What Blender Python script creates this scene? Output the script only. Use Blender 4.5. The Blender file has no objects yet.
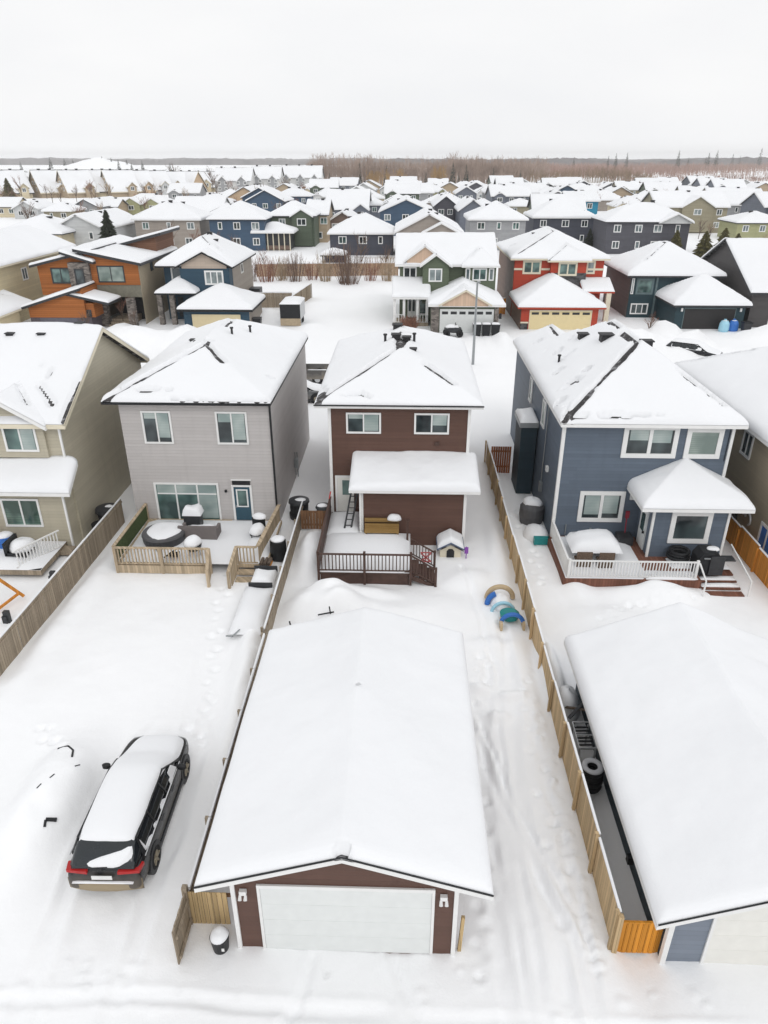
HAZE, SUN, SKYV, EXPO = 0.00011, .5, 9.45, 0.06
import bpy, math, random
import numpy as np
from mathutils import Vector, Matrix

random.seed(7)
scene = bpy.context.scene
col = scene.collection
R = math.radians

# ------------------------------------------------------------------ numpy noise
_rs = np.random.RandomState(11)
_perm = _rs.rand(256, 256)


def vnoise(x, y):
    xi = np.floor(x).astype(int)
    yi = np.floor(y).astype(int)
    fx, fy = x - xi, y - yi
    fx = fx * fx * (3 - 2 * fx)
    fy = fy * fy * (3 - 2 * fy)
    a = _perm[xi % 256, yi % 256]
    b = _perm[(xi + 1) % 256, yi % 256]
    c = _perm[xi % 256, (yi + 1) % 256]
    d = _perm[(xi + 1) % 256, (yi + 1) % 256]
    return (a * (1 - fx) + b * fx) * (1 - fy) + (c * (1 - fx) + d * fx) * fy - 0.5


def fbm(x, y, o=4):
    s = 0
    a = 1.0
    for i in range(o):
        s = s + a * vnoise(x * 2 ** i + 17.3 * i, y * 2 ** i + 5.1 * i)
        a *= .5
    return s


def sstep(a, b, x):
    t = np.clip((x - a) / (b - a), 0, 1)
    return t * t * (3 - 2 * t)


# ------------------------------------------------------------------ materials
class NT:
    def __init__(s, name):
        m = bpy.data.materials.new(name)
        m.use_nodes = True
        s.m = m
        s.n = m.node_tree.nodes
        s.l = m.node_tree.links
        s.b = s.n['Principled BSDF']

    def add(s, t, **kw):
        n = s.n.new(t)
        for k, v in kw.items():
            setattr(n, k, v)
        return n

    def obj(s):
        return s.add('ShaderNodeTexCoord').outputs['Object']

    def math(s, op, a, b=None, c=None):
        n = s.add('ShaderNodeMath', operation=op)
        for i, v in enumerate((a, b, c)):
            if v is None:
                continue
            if isinstance(v, (int, float)):
                n.inputs[i].default_value = v
            else:
                s.l.new(v, n.inputs[i])
        return n.outputs[0]

    def noise(s, vec, scale, detail=3, rough=.55):
        n = s.add('ShaderNodeTexNoise')
        n.inputs['Scale'].default_value = scale
        n.inputs['Detail'].default_value = detail
        n.inputs['Roughness'].default_value = rough
        s.l.new(vec, n.inputs['Vector'])
        return n.outputs[0]

    def ramp(s, fac, stops):
        n = s.add('ShaderNodeValToRGB')
        e = n.color_ramp.elements
        while len(e) < len(stops):
            e.new(.5)
        for el, (p, c) in zip(e, stops):
            el.position = p
            el.color = (c[0], c[1], c[2], 1)
        s.l.new(fac, n.inputs[0])
        return n.outputs[0]

    def mix(s, f, a, b):
        n = s.add('ShaderNodeMix', data_type='RGBA')
        for i, v in ((0, f), (6, a), (7, b)):
            if isinstance(v, (int, float)):
                n.inputs[i].default_value = v
            elif isinstance(v, tuple):
                n.inputs[i].default_value = (v[0], v[1], v[2], 1)
            else:
                s.l.new(v, n.inputs[i])
        return n.outputs[2]

    def bump(s, h, strength=.3, dist=.02):
        n = s.add('ShaderNodeBump')
        n.inputs['Strength'].default_value = strength
        n.inputs['Distance'].default_value = dist
        s.l.new(h, n.inputs['Height'])
        s.l.new(n.outputs[0], s.b.inputs['Normal'])

    def set(s, rough=.6, col=None, metal=0, spec=.3):
        s.b.inputs['Roughness'].default_value = rough
        s.b.inputs['Metallic'].default_value = metal
        s.b.inputs['Specular IOR Level'].default_value = spec
        if col is not None:
            if isinstance(col, tuple):
                s.b.inputs['Base Color'].default_value = (*col, 1)
            else:
                s.l.new(col, s.b.inputs['Base Color'])
        return s.m


def sc(c, k):
    return tuple(min(1, v * k) for v in c)


_mc = {}


def m_plain(name, c, rough=.6, var=.12, scale=3.0, metal=0, spec=.3):
    k = ('p', name)
    if k not in _mc:
        t = NT(name)
        n = t.noise(t.obj(), scale, 4)
        _mc[k] = t.set(rough, t.ramp(n, [(.3, sc(c, 1 - var)), (.7, sc(c, 1 + var))]), metal, spec)
    return _mc[k]


def m_siding(name, c, lap=.19, vert=False, var=.1):
    """lap siding: horizontal boards with a shade line painted under each lap"""
    k = ('s', name)
    if k not in _mc:
        t = NT(name)
        o = t.obj()
        sp = t.add('ShaderNodeSeparateXYZ')
        t.l.new(o, sp.inputs[0])
        z = sp.outputs[2] if not vert else t.math('ADD', sp.outputs[0], sp.outputs[1])
        f = t.math('FRACT', t.math('MULTIPLY', z, 1 / lap))
        row = t.math('FLOOR', t.math('MULTIPLY', z, 1 / lap))
        nz = t.noise(o, .7, 5)
        mp = t.add('ShaderNodeMapping')
        mp.inputs['Scale'].default_value = (2.6, 2.6, .22)
        t.l.new(o, mp.inputs[0])
        streak = t.noise(mp.outputs[0], 1.0, 4, .6)
        cv = t.add('ShaderNodeCombineXYZ')
        t.l.new(row, cv.inputs[2])
        t.l.new(t.math('FLOOR', t.math('MULTIPLY', t.math('ADD', sp.outputs[0], t.math('MULTIPLY', row, 1.7)), .28)), cv.inputs[0])
        wn = t.add('ShaderNodeTexWhiteNoise')
        t.l.new(cv.outputs[0], wn.inputs['Vector'])
        v = t.math('ADD', t.math('MULTIPLY', nz, .65), t.math('MULTIPLY', wn.outputs[0], .35))
        base = t.ramp(v, [(.25, sc(c, 1 - var)), (.75, sc(c, 1 + var))])
        base = t.mix(t.ramp(streak, [(.52, (0, 0, 0)), (.75, (.28, .28, .28))]), base, sc(c, .72))
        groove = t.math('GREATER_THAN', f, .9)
        base = t.mix(t.math('MULTIPLY', groove, .3), base, sc(c, .55))  # darker line puts the shade below each lap into the colour
        t.bump(t.math('SUBTRACT', 1, f), .5, .02)
        _mc[k] = t.set(.55, base)
    return _mc[k]


def m_boards(name, c, w=.14, var=.28, axis='xy'):
    """fence and deck boards: each board its own tint, dark joints, grain"""
    k = ('b', name)
    if k not in _mc:
        t = NT(name)
        o = t.obj()
        sp = t.add('ShaderNodeSeparateXYZ')
        t.l.new(o, sp.inputs[0])
        u = t.math('ADD', sp.outputs[0], sp.outputs[1]) if axis == 'xy' else sp.outputs['XYZ'.index(axis.upper())]
        u = t.math('MULTIPLY', u, 1 / w)
        wn = t.add('ShaderNodeTexWhiteNoise', noise_dimensions='1D')
        t.l.new(t.math('FLOOR', u), wn.inputs['W'])
        mp = t.add('ShaderNodeMapping')
        mp.inputs['Scale'].default_value = (9, 9, .9)
        t.l.new(o, mp.inputs[0])
        g = t.noise(mp.outputs[0], 1.6, 5, .65)
        v = t.math('ADD', t.math('MULTIPLY', wn.outputs[0], .55), t.math('MULTIPLY', g, .45))
        base = t.ramp(v, [(.15, sc(c, 1 - var)), (.55, c), (.9, sc(c, 1 + var))])
        j = t.math('LESS_THAN', t.math('FRACT', u), .07)
        base = t.mix(t.math('MULTIPLY', j, .75), base, sc(c, .25))
        t.bump(g, .25, .01)
        _mc[k] = t.set(.75, base, spec=.2)
    return _mc[k]


def m_stone(name, c, scale=3.2):
    k = ('st', name)
    if k not in _mc:
        t = NT(name)
        o = t.obj()
        mp = t.add('ShaderNodeMapping')
        mp.inputs['Scale'].default_value = (1, 1, 2.4)
        t.l.new(o, mp.inputs[0])
        v = t.add('ShaderNodeTexVoronoi')
        v.inputs['Scale'].default_value = scale
        t.l.new(mp.outputs[0], v.inputs['Vector'])
        sx = t.add('ShaderNodeSeparateColor')
        t.l.new(v.outputs['Color'], sx.inputs[0])
        base = t.ramp(sx.outputs[0], [(0, sc(c, .5)), (.5, c), (1, sc(c, 1.6))])
        t.bump(v.outputs['Distance'], .6, .04)
        _mc[k] = t.set(.8, base)
    return _mc[k]


def m_snow(name, bumpscale=2.2, strength=.25, tint=(.86, .87, .89)):
    t = NT(name)
    g = t.add('ShaderNodeNewGeometry').outputs['Position']
    a = t.noise(g, bumpscale, 5, .55)
    b = t.noise(g, bumpscale * 9, 4, .65)
    c2 = t.noise(g, .13, 3)
    h = t.math('ADD', t.math('MULTIPLY', a, .8), t.math('MULTIPLY', b, .13))
    t.bump(h, strength, .12)
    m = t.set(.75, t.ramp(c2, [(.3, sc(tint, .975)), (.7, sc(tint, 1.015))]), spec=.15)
    t.b.inputs['Subsurface Weight'].default_value = 0
    return m


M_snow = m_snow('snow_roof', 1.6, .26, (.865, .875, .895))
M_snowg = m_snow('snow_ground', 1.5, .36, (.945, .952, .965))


def m_shingle():
    t = NT('shingle')
    g = t.obj()
    b = t.add('ShaderNodeTexBrick')
    b.inputs['Scale'].default_value = 2.2
    b.inputs['Color1'].default_value = (.045, .043, .045, 1)
    b.inputs['Color2'].default_value = (.075, .07, .07, 1)
    b.inputs['Mortar'].default_value = (.02, .02, .02, 1)
    t.l.new(g, b.inputs['Vector'])
    n = t.noise(g, 2.5, 4)
    return t.set(.85, t.mix(t.ramp(n, [(.52, (0, 0, 0)), (.66, (.5, .5, .5))]), b.outputs[0], (.6, .6, .62)))


M_shingle = m_shingle()


def m_glass(name, dark, light, stripes=None):
    """window glass; base colour carries dim room depth, painted reflections or drawn blinds"""
    t = NT(name)
    o = t.obj()
    n = t.noise(o, .55, 2)
    base = t.ramp(n, [(.42, dark), (.62, light)])
    if stripes:
        sp = t.add('ShaderNodeSeparateXYZ')
        t.l.new(o, sp.inputs[0])
        f = t.math('FRACT', t.math('MULTIPLY', sp.outputs[stripes[0]], stripes[1]))
        base = t.mix(t.math('MULTIPLY', t.math('LESS_THAN', f, .3), .5), base, dark)
    m = t.set(.06, base, spec=.6)
    return m


M_glass = m_glass('glass_dark', (.014, .02, .023), (.075, .10, .105))  # light end raised, sky reflection painted into the base colour
M_glass2 = m_glass('glass_green', (.03, .06, .058), (.16, .26, .24))
M_blind = m_glass('glass_blind', (.16, .21, .19), (.34, .40, .36), (2, 9))
M_vblind = m_glass('glass_vertical_blind', (.14, .22, .19), (.28, .36, .32), (0, 7))
M_blindglare = m_glass('blind_and_glare', (.24, .31, .30), (.44, .50, .48), (2, 11))  # pale strips for blinds and for reflections painted on the sashes
M_glassw = m_glass('glass_pale', (.10, .13, .14), (.33, .38, .38))
M_white = m_plain('white_trim', (.80, .80, .79), .5, .03)
M_cream = m_plain('cream_trim', (.72, .66, .52), .5, .04)
M_black = m_plain('black_plastic', (.016, .017, .019), .45, .25)
M_charc = m_plain('charcoal_metal', (.04, .042, .046), .45, .2)
M_steel = m_plain('grey_steel', (.34, .36, .37), .4, .08, metal=.6)
M_alu = m_plain('pale_metal', (.55, .56, .57), .4, .05, metal=.3)
M_brown = m_plain('brown_paint', (.085, .05, .04), .6, .2)
M_vent = m_plain('roof_vent_metal', (.03, .03, .032), .6, .2)
M_rubber = m_plain('rubber', (.02, .02, .021), .8, .2)
M_red = m_plain('red_plastic', (.55, .03, .025), .3, .05)
M_bluep = m_plain('blue_plastic', (.04, .16, .5), .4, .08)
M_tealp = m_plain('teal_plastic', (.02, .24, .24), .4, .08)
M_ltblue = m_plain('light_blue_plastic', (.35, .62, .75), .4, .05)
M_woodpale = m_boards('pale_deck_wood', (.50, .40, .28), .14)
M_fence = m_boards('golden_fence_wood', (.56, .41, .235), .15)
M_fenceg = m_boards('weathered_fence_wood', (.34, .28, .21), .15)
M_fenceb = m_boards('brown_fence_wood', (.24, .13, .07), .15)
M_orangew = m_boards('orange_stained_wood', (.66, .27, .05), .16)
M_gatew = m_boards('fresh_gate_wood', (.58, .42, .22), .15)
M_deckred = m_boards('red_deck_wood', (.21, .095, .065), .14, axis='x')
M_cedar = m_boards('cedar_cladding', (.38, .135, .042), .24, .22, axis='z')
M_bark = m_plain('bark', (.12, .09, .07), .9, .35, 6)
M_twig = m_plain('twigs', (.17, .115, .09), .9, .3, 2)
M_twigred = m_plain('red_twigs', (.24, .12, .085), .9, .3, 2)
M_twigtan = m_plain('tan_twigs', (.33, .25, .17), .9, .3, 2)
M_needle = m_plain('spruce_needles', (.045, .055, .038), .9, .45, 1.4)
M_cedarbush = m_plain('cedar_foliage', (.12, .11, .045), .9, .4, 1.4)
M_hedge = m_plain('mesh_hedge', (.06, .085, .03), .9, .5, 14)


# ------------------------------------------------------------------ mesh building
class MB:
    def __init__(s):
        s.v = []
        s.f = []

    def add(s, vs, fs):
        o = len(s.v)
        s.v += [tuple(p) for p in vs]
        s.f += [tuple(i + o for i in f) for f in fs]
        return s

    def box(s, x0, x1, y0, y1, z0, z1, rot=0, piv=None):
        vs = [(x, y, z) for z in (z0, z1) for x, y in ((x0, y0), (x1, y0), (x1, y1), (x0, y1))]
        if rot:
            cx, cy = piv or ((x0 + x1) / 2, (y0 + y1) / 2)
            c, n = math.cos(rot), math.sin(rot)
            vs = [(cx + (x - cx) * c - (y - cy) * n, cy + (x - cx) * n + (y - cy) * c, z) for x, y, z in vs]
        return s.add(vs, [(0, 3, 2, 1), (4, 5, 6, 7), (0, 1, 5, 4), (1, 2, 6, 5), (2, 3, 7, 6), (3, 0, 4, 7)])

    def prism(s, poly, axis, a, b):
        """2D outline (counter-clockwise) swept along axis from a to b. axis y: (x,z); axis x: (y,z); axis z: (x,y)"""
        n = len(poly)
        mk = {'y': lambda p, t: (p[0], t, p[1]), 'x': lambda p, t: (t, p[0], p[1]), 'z': lambda p, t: (p[0], p[1], t)}[axis]
        vs = [mk(p, a) for p in poly] + [mk(p, b) for p in poly]
        fs = [tuple(range(n))[::-1], tuple(range(n, 2 * n))] + [(i, (i + 1) % n, n + (i + 1) % n, n + i) for i in range(n)]
        if axis == 'y':
            fs = [f[::-1] for f in fs]
        return s.add(vs, fs)

    def beam(s, p, q, w, h=None):
        """square bar from p to q"""
        h = h or w
        p, q = Vector(p), Vector(q)
        d = (q - p).normalized()
        up = Vector((0, 0, 1)) if abs(d.z) < .95 else Vector((0, 1, 0))
        a = d.cross(up).normalized() * (w / 2)
        b = a.cross(d).normalized() * (h / 2)
        vs = [e + x * a + y * b for e in (p, q) for x, y in ((-1, -1), (1, -1), (1, 1), (-1, 1))]
        return s.add(vs, [(0, 1, 2, 3), (7, 6, 5, 4), (0, 4, 5, 1), (1, 5, 6, 2), (2, 6, 7, 3), (3, 7, 4, 0)])

    def tube(s, p, q, r0, r1=None, n=8, cap=True):
        r1 = r0 if r1 is None else r1
        p, q = Vector(p), Vector(q)
        d = (q - p).normalized()
        up = Vector((0, 0, 1)) if abs(d.z) < .95 else Vector((1, 0, 0))
        a = d.cross(up).normalized()
        b = a.cross(d)
        vs = []
        for e, r in ((p, r0), (q, r1)):
            for i in range(n):
                t = 2 * math.pi * i / n
                vs.append(e + a * (r * math.cos(t)) + b * (r * math.sin(t)))
        fs = [(i, n + i, n + (i + 1) % n, (i + 1) % n) for i in range(n)]
        if cap:
            fs += [tuple(range(n)), tuple(range(2 * n - 1, n - 1, -1))]
        return s.add(vs, fs)

    def lathe(s, c, prof, n=20, sx=1, sy=1):
        """profile [(r,z)...] turned about the vertical through c"""
        vs = []
        for r, z in prof:
            for i in range(n):
                t = 2 * math.pi * i / n
                vs.append((c[0] + r * sx * math.cos(t), c[1] + r * sy * math.sin(t), c[2] + z))
        k = len(prof)
        fs = [(j * n + i, j * n + (i + 1) % n, (j + 1) * n + (i + 1) % n, (j + 1) * n + i) for j in range(k - 1) for i in range(n)]
        fs += [tuple(range(n))[::-1], tuple((k - 1) * n + i for i in range(n))]
        return s.add(vs, fs)

    def torus(s, c, r, w, n=28, m=10, axis='z', squash=1, a0=0, a1=2 * math.pi):
        vs = []
        full = abs(a1 - a0 - 2 * math.pi) < 1e-6
        N = n if full else n + 1
        for i in range(N):
            t = a0 + (a1 - a0) * i / n
            for j in range(m):
                u = 2 * math.pi * j / m
                x, y, z = (r + w * math.cos(u)) * math.cos(t), (r + w * math.cos(u)) * math.sin(t), w * squash * math.sin(u)
                if axis == 'y':
                    x, y, z = x, z, y
                elif axis == 'x':
                    x, y, z = z, x, y
                vs.append((c[0] + x, c[1] + y, c[2] + z))
        fs = []
        for i in range(n):
            i2 = (i + 1) % N
            for j in range(m):
                j2 = (j + 1) % m
                fs.append((i * m + j, i2 * m + j, i2 * m + j2, i * m + j2))
        if not full:
            fs += [tuple(range(m))[::-1], tuple(n * m + j for j in range(m))]
        return s.add(vs, fs)

    def dome(s, c, rx, ry, h, n=20, k=6, seed=0, rough=.06):
        """rounded heap with an uneven outline, sitting on c"""
        rr = random.Random(seed)
        ph = [rr.random() * 6 for _ in range(4)]
        vs = []
        for j in range(k + 1):
            a = j / k * math.pi / 2
            for i in range(n):
                t = 2 * math.pi * i / n
                w = 1 + rough * (math.sin(2 * t + ph[0]) + .6 * math.sin(3 * t + ph[1] + j) + .4 * math.sin(5 * t + ph[2]))
                rad = math.cos(a) ** .7 if j < k else 0.02
                vs.append((c[0] + rx * rad * w * math.cos(t), c[1] + ry * rad * w * math.sin(t), c[2] + h * math.sin(a) * (1 + rough * math.sin(t + ph[3]))))
        fs = [(j * n + i, j * n + (i + 1) % n, (j + 1) * n + (i + 1) % n, (j + 1) * n + i) for j in range(k) for i in range(n)]
        fs += [tuple(range(n))[::-1], tuple(k * n + i for i in range(n))]
        return s.add(vs, fs)

    def puff(s, x0, x1, y0, y1, z, h, e=.06):
        """pillow of snow lying on a rectangular top"""
        n = 8
        vs, fs = [], []
        ts = [0, .08, .22, .4, .6, .78, .92, 1]
        for j in range(n):
            for i in range(n):
                u, v = ts[i], ts[j]
                d = min(u, 1 - u, v, 1 - v)
                zz = h * (min(1, d / .22)) ** .5 * (1 + .18 * math.sin(5 * u + 3 * v + x0)) if d > 0 else 0
                vs.append((x0 - e + (x1 - x0 + 2 * e) * u, y0 - e + (y1 - y0 + 2 * e) * v, z + zz))
        for j in range(n - 1):
            for i in range(n - 1):
                a = j * n + i
                fs.append((a, a + 1, a + n + 1, a + n))
        return s.add(vs, fs)

    def mesh(s, name, off=(0, 0, 0), smooth=False):
        me = bpy.data.meshes.new(name)
        me.from_pydata([(p[0] - off[0], p[1] - off[1], p[2] - off[2]) for p in s.v], [], s.f)
        if smooth:
            me.polygons.foreach_set('use_smooth', [True] * len(me.polygons))
        me.update()
        return me


def np_grid(name, X, Y, Z, skirt=None, off=(0, 0, 0)):
    """heightfield mesh from 2-D arrays; skirt: Z values for a border ring that closes the edge downward"""
    ny, nx = X.shape
    V = np.stack([X - off[0], Y - off[1], Z - off[2]], -1).reshape(-1, 3)
    idx = np.arange(ny * nx).reshape(ny, nx)
    Q = np.stack([idx[:-1, :-1], idx[:-1, 1:], idx[1:, 1:], idx[1:, :-1]], -1).reshape(-1, 4)
    if skirt is not None:
        ring = np.concatenate([idx[0, :], idx[1:, -1], idx[-1, -2::-1], idx[-2:0:-1, 0]])
        rv = V[ring].copy()
        rv[:, 2] = skirt.reshape(-1)[ring] - off[2]
        base = len(V)
        V = np.concatenate([V, rv])
        n = len(ring)
        k = np.arange(n)
        k2 = (k + 1) % n
        Q = np.concatenate([Q, np.stack([base + k, base + k2, ring[k2], ring[k]], -1)])
    me = bpy.data.meshes.new(name)
    me.vertices.add(len(V))
    me.vertices.foreach_set('co', V.astype(np.float32).ravel())
    me.loops.add(Q.size)
    me.loops.foreach_set('vertex_index', Q.astype(np.int32).ravel())
    me.polygons.add(len(Q))
    me.polygons.foreach_set('loop_start', np.arange(0, Q.size, 4, dtype=np.int32))
    me.polygons.foreach_set('use_smooth', np.ones(len(Q), dtype=bool))
    me.update(calc_edges=True)
    return me


class Thing:
    """one top-level object: an Empty at the thing's base that parents its parts"""

    def __init__(s, name, label, cat, loc=(0, 0, 0), rot=0, group=None, local=False):
        o = bpy.data.objects.new(name, None)
        o.empty_display_size = .3
        col.objects.link(o)
        o.location = loc
        o.rotation_euler = (0, 0, rot)
        o['label'] = label
        o['category'] = cat
        if group:
            o['group'] = group
        s.o = o
        s.off = (0, 0, 0) if local else loc

    def part(s, name, mb, mat, parent=None, smooth=False, label=None):
        me = mb.mesh(name, s.off, smooth) if isinstance(mb, MB) else mb
        me.materials.append(mat)
        o = bpy.data.objects.new(name, me)
        col.objects.link(o)
        o.parent = parent or s.o
        if label:
            o['label'] = label
        return o


def single(name, label, cat, mb, mat, loc=(0, 0, 0), group=None, kind=None, smooth=False):
    me = mb.mesh(name, loc, smooth) if isinstance(mb, MB) else mb
    me.materials.append(mat)
    o = bpy.data.objects.new(name, me)
    col.objects.link(o)
    o.location = loc
    if label:
        o['label'] = label
    if cat:
        o['category'] = cat
    if group:
        o['group'] = group
    if kind:
        o['kind'] = kind
    return o


def copy_tree(o, parent=None):
    c = o.copy()
    col.objects.link(c)
    c.parent = parent
    for ch in list(o.children):
        copy_tree(ch, c)
    return c


# ------------------------------------------------------------------ roofs
class Roof:
    """kinds: hip, gy (ridge runs away from the lane), gx (ridge runs along the street), sy/sx (single slope)"""

    def __init__(s, kind, x0, x1, y0, y1, ze, p, open_back=False):
        s.k, s.x0, s.x1, s.y0, s.y1, s.ze, s.p, s.ob = kind, x0, x1, y0, y1, ze, p, open_back

    def h(s, x, y):
        a, b, c, d = x - s.x0, s.x1 - x, y - s.y0, s.y1 - y
        mn = np.minimum
        if s.k == 'hip':
            m = mn(mn(a, b), c if s.ob else mn(c, d))
        elif s.k == 'gy':
            m = mn(a, b)
        elif s.k == 'gx':
            m = mn(c, d)
        elif s.k == 'sy':
            m = c
        elif s.k == 'sx':
            m = a
        elif s.k == 'sxm':
            m = b
        return s.ze + s.p * m

    def ridges(s):
        """dark lines where wind bares the ridge and hips: [(x,y,x,y)]"""
        x0, x1, y0, y1 = s.x0, s.x1, s.y0, s.y1
        xm, ym = (x0 + x1) / 2, (y0 + y1) / 2
        if s.k == 'gy':
            return [(xm, y0, xm, y1)]
        if s.k == 'gx':
            return [(x0, ym, x1, ym)]
        if s.k == 'hip':
            r = min(x1 - x0, (y1 - y0) * (2 if s.ob else 1)) / 2
            if x1 - x0 <= (y1 - y0) * (2 if s.ob else 1):
                A, B = (xm, y0 + r), (xm, y1 if s.ob else y1 - r)
                return [(x0, y0, *A), (x1, y0, *A), (*A, *B)] + ([] if s.ob else [(x0, y1, *B), (x1, y1, *B)])
            A, B = (x0 + r, ym), (x1 - r, ym)
            return [(x0, y0, *A), (x1, y0, *B), (*A, *B), (x0, y1, *A), (x1, y1, *B)]
        return []

    def mesh(s, th=.16):
        mb = MB()
        x0, x1, y0, y1, ze = s.x0, s.x1, s.y0, s.y1, s.ze
        xm, ym = (x0 + x1) / 2, (y0 + y1) / 2
        if s.k == 'gy':
            zr = ze + s.p * (xm - x0)
            mb.prism([(x0, ze - th), (xm, zr - th), (x1, ze - th), (x1, ze), (xm, zr), (x0, ze)], 'y', y0, y1)
        elif s.k == 'gx':
            zr = ze + s.p * (ym - y0)
            mb.prism([(y0, ze - th), (ym, zr - th), (y1, ze - th), (y1, ze), (ym, zr), (y0, ze)], 'x', x0, x1)
        elif s.k == 'sy':
            z1 = ze + s.p * (y1 - y0)
            mb.prism([(y0, ze - th), (y1, z1 - th), (y1, z1), (y0, ze)], 'x', x0, x1)
        elif s.k in ('sx', 'sxm'):
            za, zb = (ze, ze + s.p * (x1 - x0)) if s.k == 'sx' else (ze + s.p * (x1 - x0), ze)
            mb.prism([(x0, za - th), (x1, zb - th), (x1, zb), (x0, za)], 'y', y0, y1)
        else:
            w, d = x1 - x0, y1 - y0
            r = min(w, d * (2 if s.ob else 1)) / 2
            if s.ob and r > d:
                r = d
            B = [(x0, y0, ze - th), (x1, y0, ze - th), (x1, y1, ze - th), (x0, y1, ze - th)]
            T = [(x0, y0, ze), (x1, y0, ze), (x1, y1, ze), (x0, y1, ze)]
            zr = ze + s.p * r
            if s.ob:
                if w / 2 <= d:
                    rd = [(xm, y0 + r, zr), (xm, y1, zr)]
                    mb.add(B + T + rd, [(3, 2, 1, 0), (0, 1, 5, 4), (1, 2, 6, 5), (3, 0, 4, 7), (2, 3, 7, 9, 6), (4, 5, 8), (5, 6, 9, 8), (7, 4, 8, 9)])
                else:
                    rd = [(x0 + r, y1, zr), (x1 - r, y1, zr)]
                    mb.add(B + T + rd, [(3, 2, 1, 0), (0, 1, 5, 4), (1, 2, 6, 5), (3, 0, 4, 7), (2, 3, 7, 8, 9, 6), (4, 5, 9, 8), (5, 6, 9), (7, 4, 8)])
            elif w <= d:
                rd = [(xm, y0 + r, zr), (xm, y1 - r, zr)]
                mb.add(B + T + rd, [(3, 2, 1, 0), (0, 1, 5, 4), (1, 2, 6, 5), (2, 3, 7, 6), (3, 0, 4, 7), (4, 5, 8), (5, 6, 9, 8), (6, 7, 9), (7, 4, 8, 9)])
            else:
                rd = [(x0 + r, ym, zr), (x1 - r, ym, zr)]
                mb.add(B + T + rd, [(3, 2, 1, 0), (0, 1, 5, 4), (1, 2, 6, 5), (2, 3, 7, 6), (3, 0, 4, 7), (4, 5, 9, 8), (5, 6, 9), (6, 7, 8, 9), (7, 4, 8)])
        return mb

    def fascia(s, h=.2, t=.03):
        """trim boards round the eaves and rakes, set proud of the roof edge"""
        mb = MB()
        x0, x1, y0, y1, ze = s.x0, s.x1, s.y0, s.y1, s.ze
        xm, ym = (x0 + x1) / 2, (y0 + y1) / 2
        zt = ze - .005
        zb = ze - h

        def bx(a, b, c, d):
            mb.box(a, b, c, d, zb, zt)
        if s.k == 'hip':
            bx(x0 - t, x1 + t, y0 - t, y0 - .002)
            if not s.ob:
                bx(x0 - t, x1 + t, y1 + .002, y1 + t)
            bx(x0 - t, x0 - .002, y0, y1)
            bx(x1 + .002, x1 + t, y0, y1)
        elif s.k == 'gy':
            zr = ze + s.p * (xm - x0)
            for a, b in ((y0 - t, y0 - .002), (y1 + .002, y1 + t)):
                mb.prism([(x0 - t, zb), (xm, zr - h), (x1 + t, zb), (x1 + t, zt), (xm, zr + .01), (x0 - t, zt)], 'y', a, b)
            bx(x0 - t, x0 - .002, y0, y1)
            bx(x1 + .002, x1 + t, y0, y1)
        elif s.k == 'gx':
            zr = ze + s.p * (ym - y0)
            for a, b in ((x0 - t, x0 - .002), (x1 + .002, x1 + t)):
                mb.prism([(y0 - t, zb), (ym, zr - h), (y1 + t, zb), (y1 + t, zt), (ym, zr + .01), (y0 - t, zt)], 'x', a, b)
            bx(x0, x1, y0 - t, y0 - .002)
            bx(x0, x1, y1 + .002, y1 + t)
        elif s.k == 'sy':
            z1 = ze + s.p * (y1 - y0)
            bx(x0 - t, x1 + t, y0 - t, y0 - .002)
            for a, b in ((x0 - t, x0 - .002), (x1 + .002, x1 + t)):
                mb.prism([(y0, zb), (y1, z1 - h), (y1, z1 - .005), (y0, zt)], 'x', a, b)
        else:
            za, zb2 = (ze, ze + s.p * (x1 - x0)) if s.k == 'sx' else (ze + s.p * (x1 - x0), ze)
            mb.prism([(x0, za - h), (x1, zb2 - h), (x1, zb2 - .005), (x0, za - .005)], 'y', y0 - t, y0 - .002)
            mb.box(x0 - t, x0 - .002, y0, y1, za - h, za - .005)
            mb.box(x1 + .002, x1 + t, y0, y1, zb2 - h, zb2 - .005)
        return mb

    def snow(s, T=.25, res=.25, lines=(), patches=(), seed=0, off=(0, 0, 0), e=.03, sides='wesn', rnd=.35):
        """snow lying on the roof: rounded at the eaves, blown off along the given lines and patches"""
        def axis(a, b, res, lo, hi):
            n = max(2, int((b - a) / res))
            g = list(np.linspace(a, b, n + 1))
            ex = [.03, .09, .2]
            g = [q for q in g if (q == a or q > a + (.3 if lo else 0)) and (q == b or q < b - (.3 if hi else 0))]
            if lo:
                g += [a + k for k in ex]
            if hi:
                g += [b - k for k in ex]
            return np.array(sorted(set(g)))
        X, Y = np.meshgrid(axis(s.x0 - e, s.x1 + e, res, 'w' in sides, 'e' in sides), axis(s.y0 - e, s.y1 + e, res, 's' in sides, 'n' in sides))
        d = np.full(X.shape, 9.0)
        if 'w' in sides:
            d = np.minimum(d, X - (s.x0 - e))
        if 'e' in sides:
            d = np.minimum(d, s.x1 + e - X)
        if 's' in sides:
            d = np.minimum(d, Y - (s.y0 - e))
        if 'n' in sides:
            d = np.minimum(d, s.y1 + e - Y)
        n1 = fbm(X * .35 + seed * 3.7, Y * .35 + seed, 3)
        n2 = fbm(X * 1.7 + seed, Y * 1.7 + 9, 3)
        q = np.clip(d * (1 + .9 * n1) / rnd, 0, 1)
        t = T * np.sqrt(np.clip(1 - (1 - q) ** 2, 0, 1))
        t = t * (1 + .5 * n1 + .10 * n2)
        # the drift rounds over the ridge
        Xc, Yc = np.clip(X, s.x0, s.x1), np.clip(Y, s.y0, s.y1)
        base = s.h(Xc, Yc)
        top = base
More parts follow.
